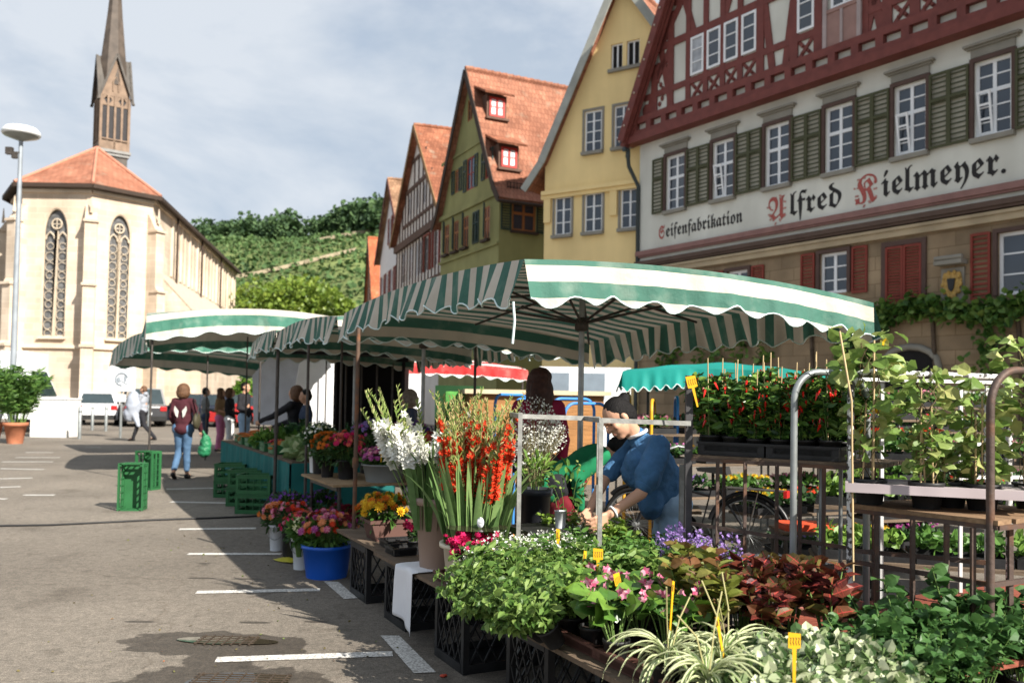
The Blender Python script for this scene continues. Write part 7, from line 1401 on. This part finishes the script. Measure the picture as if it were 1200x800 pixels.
gb = blob('shopping_bag', [('e', (-5.44, 15.55, .60), (.10, .09, .19)), ('e', (-5.46, 15.55, .5), (.115, .1, .13)), ('c', (-5.45, 15.55, .74), (-5.50, 15.54, .87), .035, .012)], mat('green_bag', (.02, .16, .07), rough=.45, var=.2, bump=.4, bscale=14), None, .014, 1, disp=.04, dsc=.06); tag(gb, 'bunched green shopping bag hanging from the hand of the maroon cardigan walker', 'bag')
def sack(t, q, s, HM, TM): blob('hood', [('e', q['nek']+V((0, -.06, .03)), (.1, .07, .07))], MATS['grey_hoodie'], t, .02)
person('person striding left in dark trousers hugging a big pale sack', (-11.45, 27.1, 0), R_(80), 1.72, dict(kr=(.1, .22, .52), ar=(.1, .38, .09), kl=(-.1, -.12, .5), al=(-.1, -.48, .14), wr=(.1, .32, 1.1), er=(.24, .08, 1.12), wl=(-.1, .34, .98), el=(-.24, .1, 1.1)), top=cloth('grey_hoodie', (.28, .30, .34)), bot=blkc, hairm=hb_, shoe=shoe_b, fem=False, vox=.02, extra=sack)
sk = blob('sack', [('e', (-11.68, 26.95, 1.12), (.22, .22, .44)), ('e', (-11.78, 26.95, .85), (.2, .18, .26)), ('c', (-11.6, 26.9, .8), (-11.45, 26.8, .5), .12, .06)], mat('pale_sack', (.34, .37, .43), rough=.7, var=.06, bump=.3, bscale=5), None, .03, 2, disp=.06, dsc=.2); tag(sk, 'big pale grey sack carried in front of the striding person', 'sack')
GQ = 'shoppers waiting under the far striped roofs'
tan = cloth('tan_top', (.30, .19, .10)); pinkt = cloth('pink_trousers', (.55, .18, .33)); wht = cloth('white_trousers', (.66, .66, .66)); gry = cloth('grey_top', (.16, .17, .17))
for (px, Y, H, top, bot, hm, hs, rz, lab, sl) in ((240, 24., 1.68, gry, navy, hk, 'short', 5.2, 'shopper in grey top and dark jeans, leftmost of the waiting group', 1.), (258, 23., 1.66, tan, pinkt, hb_, 'long', 4.6, 'shopper in tan top and pink trousers under the far striped roof', .5), (269, 22., 1.66, blkc, wht, hb_, 'bob', 4.7, 'shopper in black top and white trousers beside the pink trousers', 1.), (286, 21., 1.8, blkc, jeanl, hk, 'short', 4.5, 'tall shopper in black jacket and light jeans at the vegetable table end', 1.)):
    c = D(px, 500, Y); person(lab, (c.x, c.y, 0), rz, H, dict(wr=(.12, .3, 1.05)), top=top, bot=bot, hairm=hm, hair=hs, shoe=shoe_b, vox=.022, sleeve=sl, group=GQ)
person('person in dark clothes reaching left over the vegetables, behind the table', (-3.55, 14.3, 0), R_(75), 1.66, dict(wl=(-.15, .55, 1.1), el=(-.2, .28, 1.2), wr=(.2, .5, 1.0), er=(.22, .2, 1.1)), top=blkc, bot=navy, hairm=hb_, hair='bob', shoe=shoe_b, vox=.02)
person('person in dark jumper standing side on before the white van', (-3.3, 14.0, 0), R_(110), 1.6, dict(hf=(0, 1, -.2)), top=navy, bot=jean, hairm=hk, shoe=shoe_b, vox=.02)
person('person with grey hair and dark top seen beside the dark trailer', (-1.45, 12.3, 0), R_(75), 1.6, dict(hf=(0, 1, -.35)), top=navy, bot=blkc, hairm=hg, hair='bob', shoe=shoe_b, vox=.02)
person('person with long dark hair and a berry red top seen from behind', (.23, 7.45, 0), R_(10), 1.76, dict(hf=(-.35, 1, -.05)), top=cloth('berry_top', (.25, .012, .05)), bot=blkc, hairm=hd, hair='long', shoe=shoe_b, vox=.016)
def apr(t, q, s, HM, TM): blob('apron', [('e', q['pel']+V((0, .06, -.18)), (.2, .12, .3)), ('e', q['pel'].lerp(q['che'], .4)+V((0, .05, -.05)), (.17, .1, .18))], cloth('dark_red_apron', (.14, .008, .015)), t, .02, 2, disp=.08, dsc=.12)
person('person bent low in a green top and dark red apron behind the rack', (.36, 6.6, 0), R_(-85), 1.62, dict(pel=(0, -.05, .88), che=(0, .22, 1.09), nek=(0, .38, 1.16), hed=(0, .5, 1.19), hf=(0, .5, -1), hu=(0, 1, .3), sr=(.17, .33, 1.15), sl=(-.17, .33, 1.15), er=(.2, .12, .98), el=(-.2, .12, .98), wr=(.15, .16, .74), wl=(-.15, .16, .74)), top=cloth('green_top', (.008, .16, .065)), bot=blkc, hairm=hk, shoe=shoe_b, vox=.018, extra=apr, jacket=1)
# ================================================================== SQUARE: vehicles, street furniture, far stalls
tyre = mat('tyre', (.02, .02, .02), rough=.8); rim_ = mat('alloy', (.45, .45, .46), rough=.35, metal=.6); carg = mat('car_glass', (.03, .045, .05), rough=.05, spec=.8); tl = mat('tail_light', (.45, .02, .02), rough=.3); plate_m = MATS['white_plastic']
def car(label, c, rz, paintc, L=4.6, Wd=1.8, Ht=1.48, kind='estate', cat='car'):
    t = thing('parked_car', label, cat, (c[0], c[1], 0), rz); pm_ = mat('car_paint_'+kind, paintc, rough=.25, var=.03, spec=.6); h = L/2
    w0 = Wd/2
    if kind == 'white': roofx = (-h*.93, h*.12); 
    prof = [(-h, .42), (-h+.03, .85), (-h*.97, .98), (h*.30, 1.0), (h*.75, .88), (h*.98, .72), (h, .45), (h*.96, .25), (-h*.97, .25)]
    b = MB(); secs = [(-w0, .9), (-w0*.9, 1), (w0*.9, 1), (w0, .9)]
    n = len(prof); vs = []
    for y, k in secs: vs += [(x*(.985 if k < 1 else 1), y, .25+(z-.25)*(k if z > .5 else 1)) for x, z in prof]
    fs = [tuple(range(n))[::-1], tuple(range(3*n, 4*n))]+[(i+k*n, (i+1) % n+k*n, (i+1) % n+(k+1)*n, i+(k+1)*n) for k in range(3) for i in range(n)]
    b.add(vs, fs, smooth=False)
    bd = b.build('body', pm_, t); bv = bd.modifiers.new('b', 'BEVEL'); bv.width = .05; bv.segments = 2
    r0x, r1x = -h*.9, h*.08; gx0, gx1 = -h*.98, h*.42; ww = w0*.93; rw = w0*.74
    g_ = MB(); vs = [(gx0, -ww, .97), (gx1, -ww, .97), (gx1, ww, .97), (gx0, ww, .97), (r0x, -rw, Ht), (r1x, -rw, Ht), (r1x, rw, Ht), (r0x, rw, Ht)]; fs6 = [(0, 1, 5, 4), (1, 2, 6, 5), (2, 3, 7, 6), (3, 0, 4, 7), (4, 5, 6, 7)]
    g_.add(vs, fs6).build('cabin', pm_, t)
    w_ = MB()
    def inset(f, m=.12, o=.006):
        p = [V(vs[i]) for i in f]; c_ = sum(p, V())/4; nn = (p[1]-p[0]).cross(p[2]-p[0]).normalized(); return [q.lerp(c_, m)+nn*o for q in p]
    for f in (fs6[0], fs6[1], fs6[2], fs6[3]):
        q = inset(f); w_.add(q, [(0, 1, 2, 3)])
    w_.build('glass', carg, t)
    pl = MB()
    for sy in (-1, 1):
        for x in (-h*.35, h*.05): pl.bar((x, sy*(ww+.0), .98), (x*.9, sy*(rw+.01), Ht-.02), .06)
    pl.build('pillar', pm_, t)
    for x in (-h*.62, h*.62):
        for sy in (-1, 1):
            wh_ = MB().lathe([(.12, -.1), (.31, -.1), (.33, -.05), (.33, .05), (.31, .1), (.2, .1)], n=22, M=Matrix.Rotation(math.pi/2, 3, 'X')).build('wheel', tyre, t); wh_.location = (x, sy*(w0-.09), .33)
            rm = MB().lathe([(0, .104*1), (.2, .1), (.21, .09)], n=14, M=Matrix.Rotation(math.pi/2*(1 if sy < 0 else -1), 3, 'X')).build('rim', rim_, wh_)
    for sy in (-1, 1): MB().box((-h+.01, sy*w0*.8, .82), (.06, .26, .2)).build('tail_light', tl, t); MB().box((h*.95, sy*w0*.75, .65), (.12, .3, .14)).build('headlight', rim_, t); MB().box((h*.3, sy*(w0+.08), 1.02), (.12, .16, .12)).build('mirror', pm_, t)
    MB().box((-h-.004, 0, .6), (.01, .5, .11)).build('number_plate', plate_m, t); MB().box((-h+.02, 0, .38), (.1, Wd*.9, .2)).build('bumper', tyre, t)
    return t
car('white estate car parked by the church wall', (-19.6, 41.5), R_(112), (.70, .70, .72), kind='white')
car('dark grey suv parked right of the white estate', (-17.2, 40.5), R_(118), (.035, .035, .038), L=4.5, Ht=1.72, kind='suv')
car('dark blue car half hidden behind the walking woman', (-14.8, 41), R_(165), (.02, .025, .04), L=4.5, Ht=1.5, kind='blue')
car('red car glimpsed between the shoppers', (-11.6, 40), R_(170), (.40, .02, .02), L=4.3, Ht=1.45, kind='red')
# white truck at the left
whc = mat('truck_white', (.74, .75, .76), rough=.4, var=.04)
tr = thing('delivery_truck', 'white box truck behind the oleander pots and the white block', 'truck', (-18.9, 31.5, 0), R_(12))
MB().b2((-4.2, -.1, .75), (1.3, 2.2, 2.95)).build('box', whc, tr); b = MB(); b.prism([(-2.5, .5), (1.55, .5), (1.5, 1.35), (1.15, 2.3), (-2.5, 2.35)], -.45, -.12); b.prism([(1.32, .5), (2.2, .5), (2.15, 1.15), (1.7, 1.3), (1.32, 2.3)], -.1, 2.1); b.build('cab', whc, tr)
MB().add([(.0, -.458, 1.35), (1.3, -.458, 1.35), (1.02, -.458, 2.05), (.0, -.458, 2.12)], [(0, 1, 2, 3)]).add([(1.73, .05, 1.33), (1.73, 1.95, 1.33), (1.34, 1.9, 2.25), (1.34, .1, 2.25)], [(0, 1, 2, 3)]).build('window', carg, tr)
MB().tube([(1.45, -.45, 1.35), (1.7, -.75, 1.4)], .03, 6).ball((1.75, -.8, 1.45), (.1, .12, .22), 12, 8).build('mirror', tyre, tr)
for x in (-3.2, 1.2): MB().lathe([(.2, -.14), (.42, -.14), (.42, .14), (.2, .14)], (x, .05, .42), n=22, M=Matrix.Rotation(math.pi/2, 3, 'X')).build('wheel', tyre, tr)
wb = MB(); wb.box((0, 0, .62), (1.15, 1.0, 1.24)).box((0, 0, 1.265), (1.2, 1.06, .05)); o = wb.build('concrete_block', mat('white_concrete', (.66, .66, .64), rough=.8, var=.06, scale=2, bump=.15), None, loc=(-15.2, 29.1, 0)); tag(o, 'big white concrete block beside the oleander pots', 'block')
terra = mat('terracotta', (.42, .16, .085), rough=.85, var=.2, scale=4, bump=.2)
olg = green('oleander_leaf', (.10, .21, .045), .4, .3, cols=[(.05, .12, .03), (.10, .21, .045), (.18, .31, .07)])
def oleander(label, c, h, r, n):
    t = thing('oleander', label, 'potted shrub', c, rng.uniform(0, 6)); MB().lathe([(.2, 0), (.29, .5), (.33, .5), (.34, .6), (.28, .6), (.27, .52)], n=20, cap=False).build('pot', terra, t); _, md = stems(t, 34, .5, h-.55, r, .012); p, d = onstem(md, n//34, .15); d[:, 2] = abs(d[:, 2]); v, f = leaves(p, d, np.full(len(p), .2), .12, LEAF4); meshobj('foliage', [(v, f, 0)], olg, t)
oleander('large oleander in a terracotta pot next to the white block', (-14.15, 24.9, 0), 2.15, .8, 3000); oleander('oleander in a terracotta pot cut by the left edge of the photo', (-14.9, 25.0, 0), 2.3, .8, 2600)
# lamp post
lp = thing('street_lamp', 'tall grey lamp post with a white disc head in front of the church', 'street lamp', (-17.2, 30, 0)); lpm = mat('lamp_grey', (.28, .31, .34), rough=.5, metal=.2)
MB().tube([(0, 0, 0), (0, 0, 4), (0, 0, 10.25)], [.12, .1, .065], 12).build('pole', lpm, lp); MB().lathe([(.03, 10.18), (.1, 10.2), (.58, 10.36), (.62, 10.42), (.6, 10.5), (.5, 10.62), (.25, 10.68), (0, 10.7)], n=36).build('lamp_head', mat('lamp_white', (.72, .74, .74), rough=.35), lp)
MB().lathe([(.02, 10.15), (.55, 10.34), (.56, 10.36)], n=30).build('reflector', mat('lamp_glass', (.25, .26, .24), rough=.3), lp); MB().bar((0, -.05, 9.75), (-.3, -.1, 9.75), .05).box((-.3, -.15, 9.78), (.22, .16, .24)).box((-.12, -.15, 9.62), (.16, .14, .2)).build('floodlight', dsteel, lp)
# bollards, sign
bo = MB().tube([(0, 0, 0), (0, 0, 1.0), (0, 0, 1.03)], [.055, .055, .03], 12).tube([(0, 0, .84), (0, 0, .9)], .06, 12).build('bollard', lgt, None); proto = None
for i, (px, py) in enumerate(((80, 504), (93, 514), (108, 504), (124, 505), (174, 505), (58, 505))):
    c = G(px, py); o = bo if i == 0 else bo.copy()
    if i: COL.objects.link(o)
    o.location = c; tag(o, 'grey steel bollard, %s of the row before the parked cars' % ['second', 'third and nearest', 'fourth', 'fifth', 'last', 'leftmost'][i], 'bollard', 'bollards in front of the parked cars')
c = G(141, 513); sg = thing('sign_board', 'white notice board with a round grey emblem on a steel post', 'sign', c, R_(3)); MB().tube([(0, 0, 0), (0, 0, 2.4)], .04, 10).build('post', lgt, sg)
MB().b2((-.42, -.07, 1.55), (.45, -.045, 2.38)).build('board', mat('sign_white', (.70, .72, .74), rough=.5), sg); MB().b2((-.14, -.075, 1.2), (.16, -.045, 1.45)).build('notice', whp, sg)
em = MB(); em.tube([(.02+.33*math.cos(a), -.075, 1.98+.33*math.sin(a)) for a in [i*math.pi/14 for i in range(29)]], .012, 5); em.tube([(.02+.2*math.cos(a), -.075, 1.95+.2*math.sin(a)) for a in [.3+i*math.pi/14 for i in range(21)]], .03, 5); em.ball((-.08, -.075, 1.93), (.07, .008, .1), 10, 6); em.ball((.13, -.075, 1.98), (.05, .008, .12), 10, 6); em.tube([(-.15, -.075, 1.8), (.0, -.075, 1.9), (.2, -.075, 1.78)], .015, 5); em.build('emblem', mat('sign_grey', (.25, .28, .31), rough=.6), sg)
# bushes by the church and behind the stalls
bush('bright green bush before the church, left of the maroon cardigan walker', (-14.8, 50, 0), 1.5, 2.6, 1500, .22, blm); bush('bright green bush between the church and the shoppers', (-12.0, 50, 0), 1.4, 2.4, 1300, .22, blm); bush('dark hedge bush behind the shoppers', (-8.5, 48, 0), 1.8, 2.1, 1500, .22, G_mid); bush('yellow green bush in line with the tall shopper', (-10.2, 44, 0), 1.3, 2.9, 1300, .2, ylm)
bush('yellow green bush right of the shoppers behind the stalls', (-7.4, 40, 0), 1.4, 3.0, 1300, .2, ylm)
# white vans and trailers behind the vegetable stall
vn = thing('white_van', 'plain white panel van closing the view behind the vegetable stall', 'van', (-3.9, 19.5, 0), R_(10)); MB().b2((-1.1, 0, .5), (1.9, 4.5, 2.5)).build('body', whc, vn); MB().b2((.36, -.01, .55), (.40, 0.0, 2.4)).build('door_gap', tyre, vn)
for x in (-.8, 1.6): MB().lathe([(.2, -.12), (.36, -.12), (.36, .12), (.2, .12)], (x, .8, .36), n=20, M=Matrix.Rotation(math.pi/2, 3, 'Y')).build('wheel', tyre, vn)
tag(MB().prism([(-.45, .9), (.25, .9), (.45, 2.2), (-.1, 2.35), (-.5, 1.9)], 0, .03).build('panel', mat('grey_white_panel', (.52, .54, .60), rough=.7), None, loc=(-4.75, 17.6, 0)), 'pale grey tilted panel behind the two stall helpers', 'panel')
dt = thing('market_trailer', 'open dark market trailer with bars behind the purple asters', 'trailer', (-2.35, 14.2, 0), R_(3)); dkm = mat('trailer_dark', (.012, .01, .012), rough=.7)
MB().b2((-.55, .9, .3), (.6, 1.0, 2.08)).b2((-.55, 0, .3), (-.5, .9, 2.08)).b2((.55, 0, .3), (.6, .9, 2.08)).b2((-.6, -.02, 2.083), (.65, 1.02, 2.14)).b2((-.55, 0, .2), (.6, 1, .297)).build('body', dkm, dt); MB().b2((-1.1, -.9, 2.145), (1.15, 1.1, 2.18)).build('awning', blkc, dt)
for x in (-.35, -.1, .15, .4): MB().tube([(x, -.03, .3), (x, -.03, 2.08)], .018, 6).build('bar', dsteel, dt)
# red and white canopies farther back
rws = mat('awning_red_white', (.50, .03, .03), kind='stripe', per=.6, c2=(.78, .76, .72), rough=.75, var=.1, scale=2.5, trans=.15); tealp = mat('awning_teal', (.01, .26, .22), rough=.7, var=.12, scale=2, trans=.2, bump=.2, bscale=8)
canopy('red and white striped stall roof seen between trailer and gladioli', ((-2.2, 15.8), (.3, 16.3), (-2.7, 18.5), (-.2, 19)), (2.12, 2.05, 2.2, 2.2), hang=.22, sm=rws, arms=False, nm='stall_canopy', cats='stall canopy', poles=((-2.1, 15.9, 2.1), (.2, 16.4, 2.1)), ph=.2, raise_=.05)
canopy('plain teal stall roof above the head of the seller', ((1.22, 9.6), (3.3, 9.1), (1.75, 11.6), (3.8, 11.1)), (1.83, 1.80, 1.86, 1.84), hang=.2, sm=tealp, arms=False, nm='stall_canopy', cats='stall canopy', poles=((1.3, 9.7, 1.85), (3.25, 9.2, 1.85), (1.8, 11.5, 1.85)), per=.12, raise_=.05, peak=.12)
hut = thing('wooden_stall', 'low tan wooden stall with pale counter edge behind the gladioli', 'stall', (.35, 13.5, 0), R_(6)); tanw = mat('tan_boards', (.38, .19, .07), kind='wood', rough=.7, var=.15)
MB().b2((-1.0, 0, .2), (1.1, .06, 1.58)).b2((-1.0, .06, .2), (-.95, 1.4, 1.58)).b2((1.05, .06, .2), (1.1, 1.4, 1.58)).build('front', tanw, hut); MB().b2((-1.08, -.1, 1.583), (1.2, 1.45, 1.65)).build('counter', mat('pale_counter', (.55, .45, .3), rough=.6), hut)
sd_ = thing('green_stall', 'dark green stall board with lit produce pictures', 'stall', (-.9, 14.8, 0)); MB().b2((-.4, 0, .8), (.4, .05, 1.72)).build('board', mat('dark_green_board', (.01, .05, .015), rough=.6), sd_); MB().b2((-.22, -.01, 1.05), (.28, -.002, 1.62)).build('picture', mat('leafy_picture', (.10, .32, .07), rough=.5, var=.6, scale=7), sd_); MB().b2((-.1, -.014, 1.28), (.12, -.011, 1.45)).build('card', mat('tan_card', (.4, .34, .2), rough=.6), sd_)
wk2 = thing('white_kiosk', 'white kiosk with two windows behind the large striped umbrella', 'kiosk', (1.6, 22, 0), R_(-4)); MB().b2((-.9, 0, 0), (1.4, 2, 2.35)).build('wall', whc, wk2)
for x in (-.7, .2): MB().b2((x, -.02, 1.55), (x+.55, 0, 2.2)).build('window', mat('kiosk_glass', (.18, .22, .26), rough=.15), wk2)
# carts with coloured arches
def cart(label, c, rz, m_, n=4, w=.6, h=1.55):
    t = thing('plant_cart', label, 'cart', c, rz, 'coloured plant carts')
    for k in range(n): x = k*.28; MB().tube(arc((x, 0), (x, w), h-.05*(k % 2), .14), .018, 10).build('arch', m_, t)
    MB().b2((-.05, 0, .25), (n*.28, w, .28)).build('deck', woodd, t)
    for x in (0, n*.28-.1):
        for y in (.05, w-.05): MB().lathe([(.02, -.02), (.08, -.02), (.08, .02), (.02, .02)], (x, y, .085), n=12, M=Matrix.Rotation(math.pi/2, 3, 'X')).build('wheel', tyre, t)
yt = mat('yellow_tube', (.68, .34, .02), rough=.4); bt = mat('blue_tube', (.05, .22, .58), rough=.4)
cart('cart with yellow arched tubes beside the head of the seller', (1.22, 9.35, 0), R_(-12), yt, 2, .7, 1.57); cart('cart with blue arched tubes right behind the yellow one', (1.32, 9.9, 0), R_(-8), bt, 3, .6, 1.56); cart('cart with blue arched tubes left of the long haired person', (-.2, 10.6, 0), R_(-30), bt, 2, .8, 1.56); cart('cart with blue arched tubes between long haired person and umbrella pole', (.45, 9.9, 0), R_(-60), bt, 2, .6, 1.52)
# flower displays behind the racks
def bed_tray(kind):
    t = thing('flower_tray', '', 'flower tray', (0, 0, 0), 0, None); MB().b2((-.28, -.19, 0), (.28, .19, .012)).b2((-.28, -.19, .012), (.28, -.18, .06)).b2((-.28, .18, .012), (.28, .19, .06)).b2((-.28, -.18, .012), (-.27, .18, .06)).b2((.27, -.18, .012), (.28, .18, .06)).build('tray', blkp, t)
    n = 260; p = rng.uniform(-1, 1, (n, 3))*np.array([.26, .17, .04])+np.array([0, 0, .12]); v, f = leaves(p, rdir(n, .8), np.full(n, .06), .4); meshobj('foliage', [(v, f, 0)], kind[0], t)
    if kind[1]: n = 46; p = rng.uniform(-1, 1, (n, 3))*np.array([.25, .16, .02])+np.array([0, 0, .18]); v, f = fl(p, rdir(n, .9), np.full(n, .026), FIVE if n % 2 else DAISY); meshobj('blossoms', [(v, f, 0)], kind[1], t)
    return t
kinds = {'yellow': (G_mid, P_yel), 'pink': (G_mid, P_pink), 'red': (G_dk, P_red), 'violet': (G_dk, P_lil), 'white': (G_mid, P_white), 'green': (G_lt, None), 'magenta': (G_dk, P_mag), 'dark green': (G_mid, None)}
protos = {k: None for k in kinds}; cnt = 0
def shelfrow(name, lab, c, rz, tiers, L, Dp_, cols, m_=woodd):
    global cnt
    t = thing('flower_stand', lab, 'flower stand', (c[0], c[1], 0), rz); Mz = Matrix.Rotation(rz, 3, 'Z'); hts = [q[0] for q in tiers]
    for z, y in tiers: b = MB(); b.b2((-L/2, y-Dp_/2, z-.025), (L/2, y+Dp_/2, z)); b.build('shelf', m_, t)
    for x in (-L/2+.03, L/2-.03):
        for y in (tiers[0][1]-Dp_/2+.03, tiers[-1][1]+Dp_/2-.03): MB().tube([(x, y, 0), (x, y, max(hts)-.03 if y > 0 else min(hts)-.03)], .014, 6).build('leg', gal, t)
    i = 0
    for ti, (z, y) in enumerate(tiers):
        nn = int(L/.6)
        for k in range(nn):
            col = cols[i % len(cols)]; i += 1; x = -L/2+.3+k*(L-.6)/max(1, nn-1); p = V((c[0], c[1], z+.001))+Mz @ V((x, y, 0))
            lab2 = 'tray of %s plants on the %s' % (col if col in ('green', 'dark green') else col+' flowering', name)
            if protos[col] is None: o = protos[col] = bed_tray(kinds[col]); o.location = p; o['label'] = lab2; o['group'] = 'flower trays on the stands behind'
            else: o = copy_tree(protos[col], p, None, lab2, group='flower trays on the stands behind')
            o.rotation_euler = (0, 0, rz+rng.normal(0, .04))
T3 = [(.45, -.45), (.75, 0), (1.05, .45)]
shelfrow('stand directly right of the seller', 'three tier flower stand directly right of the seller under the teal roof', (2.3, 9.6), R_(20), [(.55, -.4), (.85, 0), (1.15, .4)], 2.0, .42, ['violet', 'yellow', 'pink', 'magenta', 'yellow', 'white', 'pink', 'red', 'green'])
shelfrow('stand behind the chilli peppers', 'tiered flower stand behind the chilli pepper rack', (4.1, 9.0), R_(20), T3+[(1.35, .9)], 1.9, .42, ['red', 'yellow', 'violet', 'green', 'white', 'magenta', 'pink', 'red'])
shelfrow('stand by the stone house wall', 'tiered flower stand along the stone wall behind the climbers', (5.2, 10.4), R_(10), [(.6, -.4), (.9, 0), (1.2, .4), (1.5, .8)], 2.4, .42, ['pink', 'white', 'magenta', 'red', 'green', 'violet', 'pink'])
shelfrow('low stand behind the bicycle', 'low flower stand behind the bicycle', (3.0, 8.4), R_(25), [(.5, 0), (.2, -.45)], 1.9, .42, ['yellow', 'red', 'white', 'violet', 'yellow', 'magenta'])
shelfrow('herb table behind the pepper rack', 'long dark herb table behind the pepper rack', (3.4, 6.1), R_(-20), [(.78, 0)], 2.4, .46, ['green', 'green', 'green', 'green']); shelfrow('low herb shelf behind the climbers', 'low herb shelf behind the climbing plants', (3.2, 5.6), R_(-15), [(.50, 0)], 2.4, .45, ['green', 'dark green', 'green', 'green']); shelfrow('herb shelf near the right edge', 'second herb shelf near the right edge of the photo', (3.6, 6.7), R_(-20), [(.75, 0), (1.05, .45)], 1.9, .46, ['green', 'red', 'yellow', 'dark green', 'pink', 'green'])
for i, (x, y) in enumerate(((2.05, 5.45), (2.7, 5.3), (3.3, 5.2))): cc(proto_bc, (x, y, 0), R_(-10*i), 'black lattice crate on the asphalt under the low herb shelf, %s' % ['leftmost of the front ones', 'middle one', 'rightmost one', 'set back beside the bicycle'][i])
o = MB().b2((-.2, -.14, 0), (.2, .14, .05)).build('red_tray', mat('vermilion_plastic', (.62, .08, .03), rough=.5), None, loc=(2.38, 7.05, .5)); tag(o, 'flat vermilion tray behind the arched rack leg', 'tray'); o = MB().b2((-.15, -.11, 0), (.15, .11, .06)).build('flower_pot_tray', MATS['vermilion_plastic'], None, loc=along(4.32, 1.3, .44)); tag(o, 'vermilion tray half covered by the blurred balm at the lower right', 'tray')
slats('small_table', 'small folding table under the flat vermilion tray', (2.4, 7.05), (1, 0), (0, 1), .5, .4, .5, 3, woodd)
# bicycle
bk = thing('bicycle', 'dark city bicycle parked behind the pepper rack', 'bicycle', (2.12, 7.75, 0), R_(148)); rb = mat('bike_black', (.015, .015, .017), rough=.35)
def wheel(x):
    w_ = MB().tube([(x+.33*math.cos(a), 0, .34+.33*math.sin(a)) for a in [i*math.pi/20 for i in range(41)]], .02, 8).build('wheel', tyre, bk); MB().tube([(x+.305*math.cos(a), 0, .34+.305*math.sin(a)) for a in [i*math.pi/20 for i in range(41)]], .009, 6).build('rim', steel, w_); s = MB()
    for k in range(28): a = k*math.pi/14; s.tube([(x, .02*(-1)**k, .34), (x+.3*math.cos(a), 0, .34+.3*math.sin(a))], .0012, 3, cap=False)
    s.tube([(x, -.05, .34), (x, .05, .34)], .022, 8); s.build('spokes', steel, w_)
wheel(0); wheel(1.08)
MB().tube([(0, 0, .34), (.45, 0, .3), (.33, 0, .78), (0, 0, .34)], .014, 8).tube([(.45, 0, .3), (.9, 0, .75), (.36, 0, .66)], .017, 8).tube([(1.08, 0, .34), (.92, 0, .68), (.86, 0, .95)], .015, 8).build('frame', rb, bk)
MB().tube([(.37*math.cos(a), 0, .34+.37*math.sin(a)) for a in [.3+i*.15 for i in range(18)]], .022, 6).build('mudguard', rb, bk); MB().tube([(1.08+.37*math.cos(a), 0, .34+.37*math.sin(a)) for a in [.8+i*.15 for i in range(12)]], .022, 6).build('mudguard', rb, bk); MB().tube([(.86, 0, .95), (.8, .0, 1.05), (.78, .28, 1.08), (.66, .32, 1.06)], .012, 8).tube([(.8, 0, 1.05), (.78, -.28, 1.08), (.66, -.32, 1.06)], .012, 8).build('handlebar', steel, bk)
MB().prism([(.18, .86), (.45, .88), (.47, .91), (.2, .93)], -.07, .07).tube([(.33, 0, .78), (.33, 0, .88)], .014, 6).build('saddle', tyre, bk); MB().b2((-.3, -.07, .74), (.2, .07, .75)).tube([(0, .06, .34), (-.1, .06, .74)], .006, 5).tube([(0, -.06, .34), (-.1, -.06, .74)], .006, 5).build('carrier', dsteel, bk); MB().box((-.33, 0, .72), (.03, .1, .06)).build('rear_light', tl, bk); MB().tube([(.45, -.05, .3), (.45, -.12, .16)], .01, 6).box((.45, -.16, .15), (.09, .08, .025)).tube([(.45+.09*math.cos(a), -.03, .3+.09*math.sin(a)) for a in [i*.4 for i in range(17)]], .006, 5).build('crank', steel, bk)
# ---------------------------------------------------------------- ivy on the stone wall and a dark archway
ivm = green('ivy_wall', (.06, .14, .025), .4, .3, cols=[(.03, .08, .015), (.07, .16, .03), (.13, .24, .05), (.2, .28, .06)])
vt_ = thing('climbing_vine', 'vine trained in a long band along the stone wall below the shutters', 'vine', tuple(RA+DV*11), math.atan2(DV.y, DV.x)); n = 2600
u = rng.uniform(-5.5, 6, n); z = 3.85+rng.normal(0, .16, n)-.12*np.sin(u*2); p = np.stack([u, -.12-abs(rng.normal(0, .12, n)), z], 1)
pl_ = []
for k in range(16): x = rng.uniform(-9.5, 6); m = 90; q = np.stack([x+rng.normal(0, .2, m), -.1-abs(rng.normal(0, .08, m)), rng.uniform(2.2, 3.9, m)], 1); pl_.append(q)
p = np.concatenate([p]+pl_); v, f = leaves(p, rdir(len(p))-np.array([0, .6, .3]), np.full(len(p), .17), .5); meshobj('foliage', [(v, f, 0)], ivm, vt_); b = MB()
b.tube([(x, -.06, 3.8+.05*math.sin(x)) for x in np.linspace(-5.5, 6, 20)], .04, 6)
for x in (-4, -.5, 1.5, 4.6): b.tube([(x, -.06, 0), (x+.1, -.06, 2), (x, -.06, 3.8)], .05, 6)
b.build('stem', bark, vt_)
aw = MB(); 
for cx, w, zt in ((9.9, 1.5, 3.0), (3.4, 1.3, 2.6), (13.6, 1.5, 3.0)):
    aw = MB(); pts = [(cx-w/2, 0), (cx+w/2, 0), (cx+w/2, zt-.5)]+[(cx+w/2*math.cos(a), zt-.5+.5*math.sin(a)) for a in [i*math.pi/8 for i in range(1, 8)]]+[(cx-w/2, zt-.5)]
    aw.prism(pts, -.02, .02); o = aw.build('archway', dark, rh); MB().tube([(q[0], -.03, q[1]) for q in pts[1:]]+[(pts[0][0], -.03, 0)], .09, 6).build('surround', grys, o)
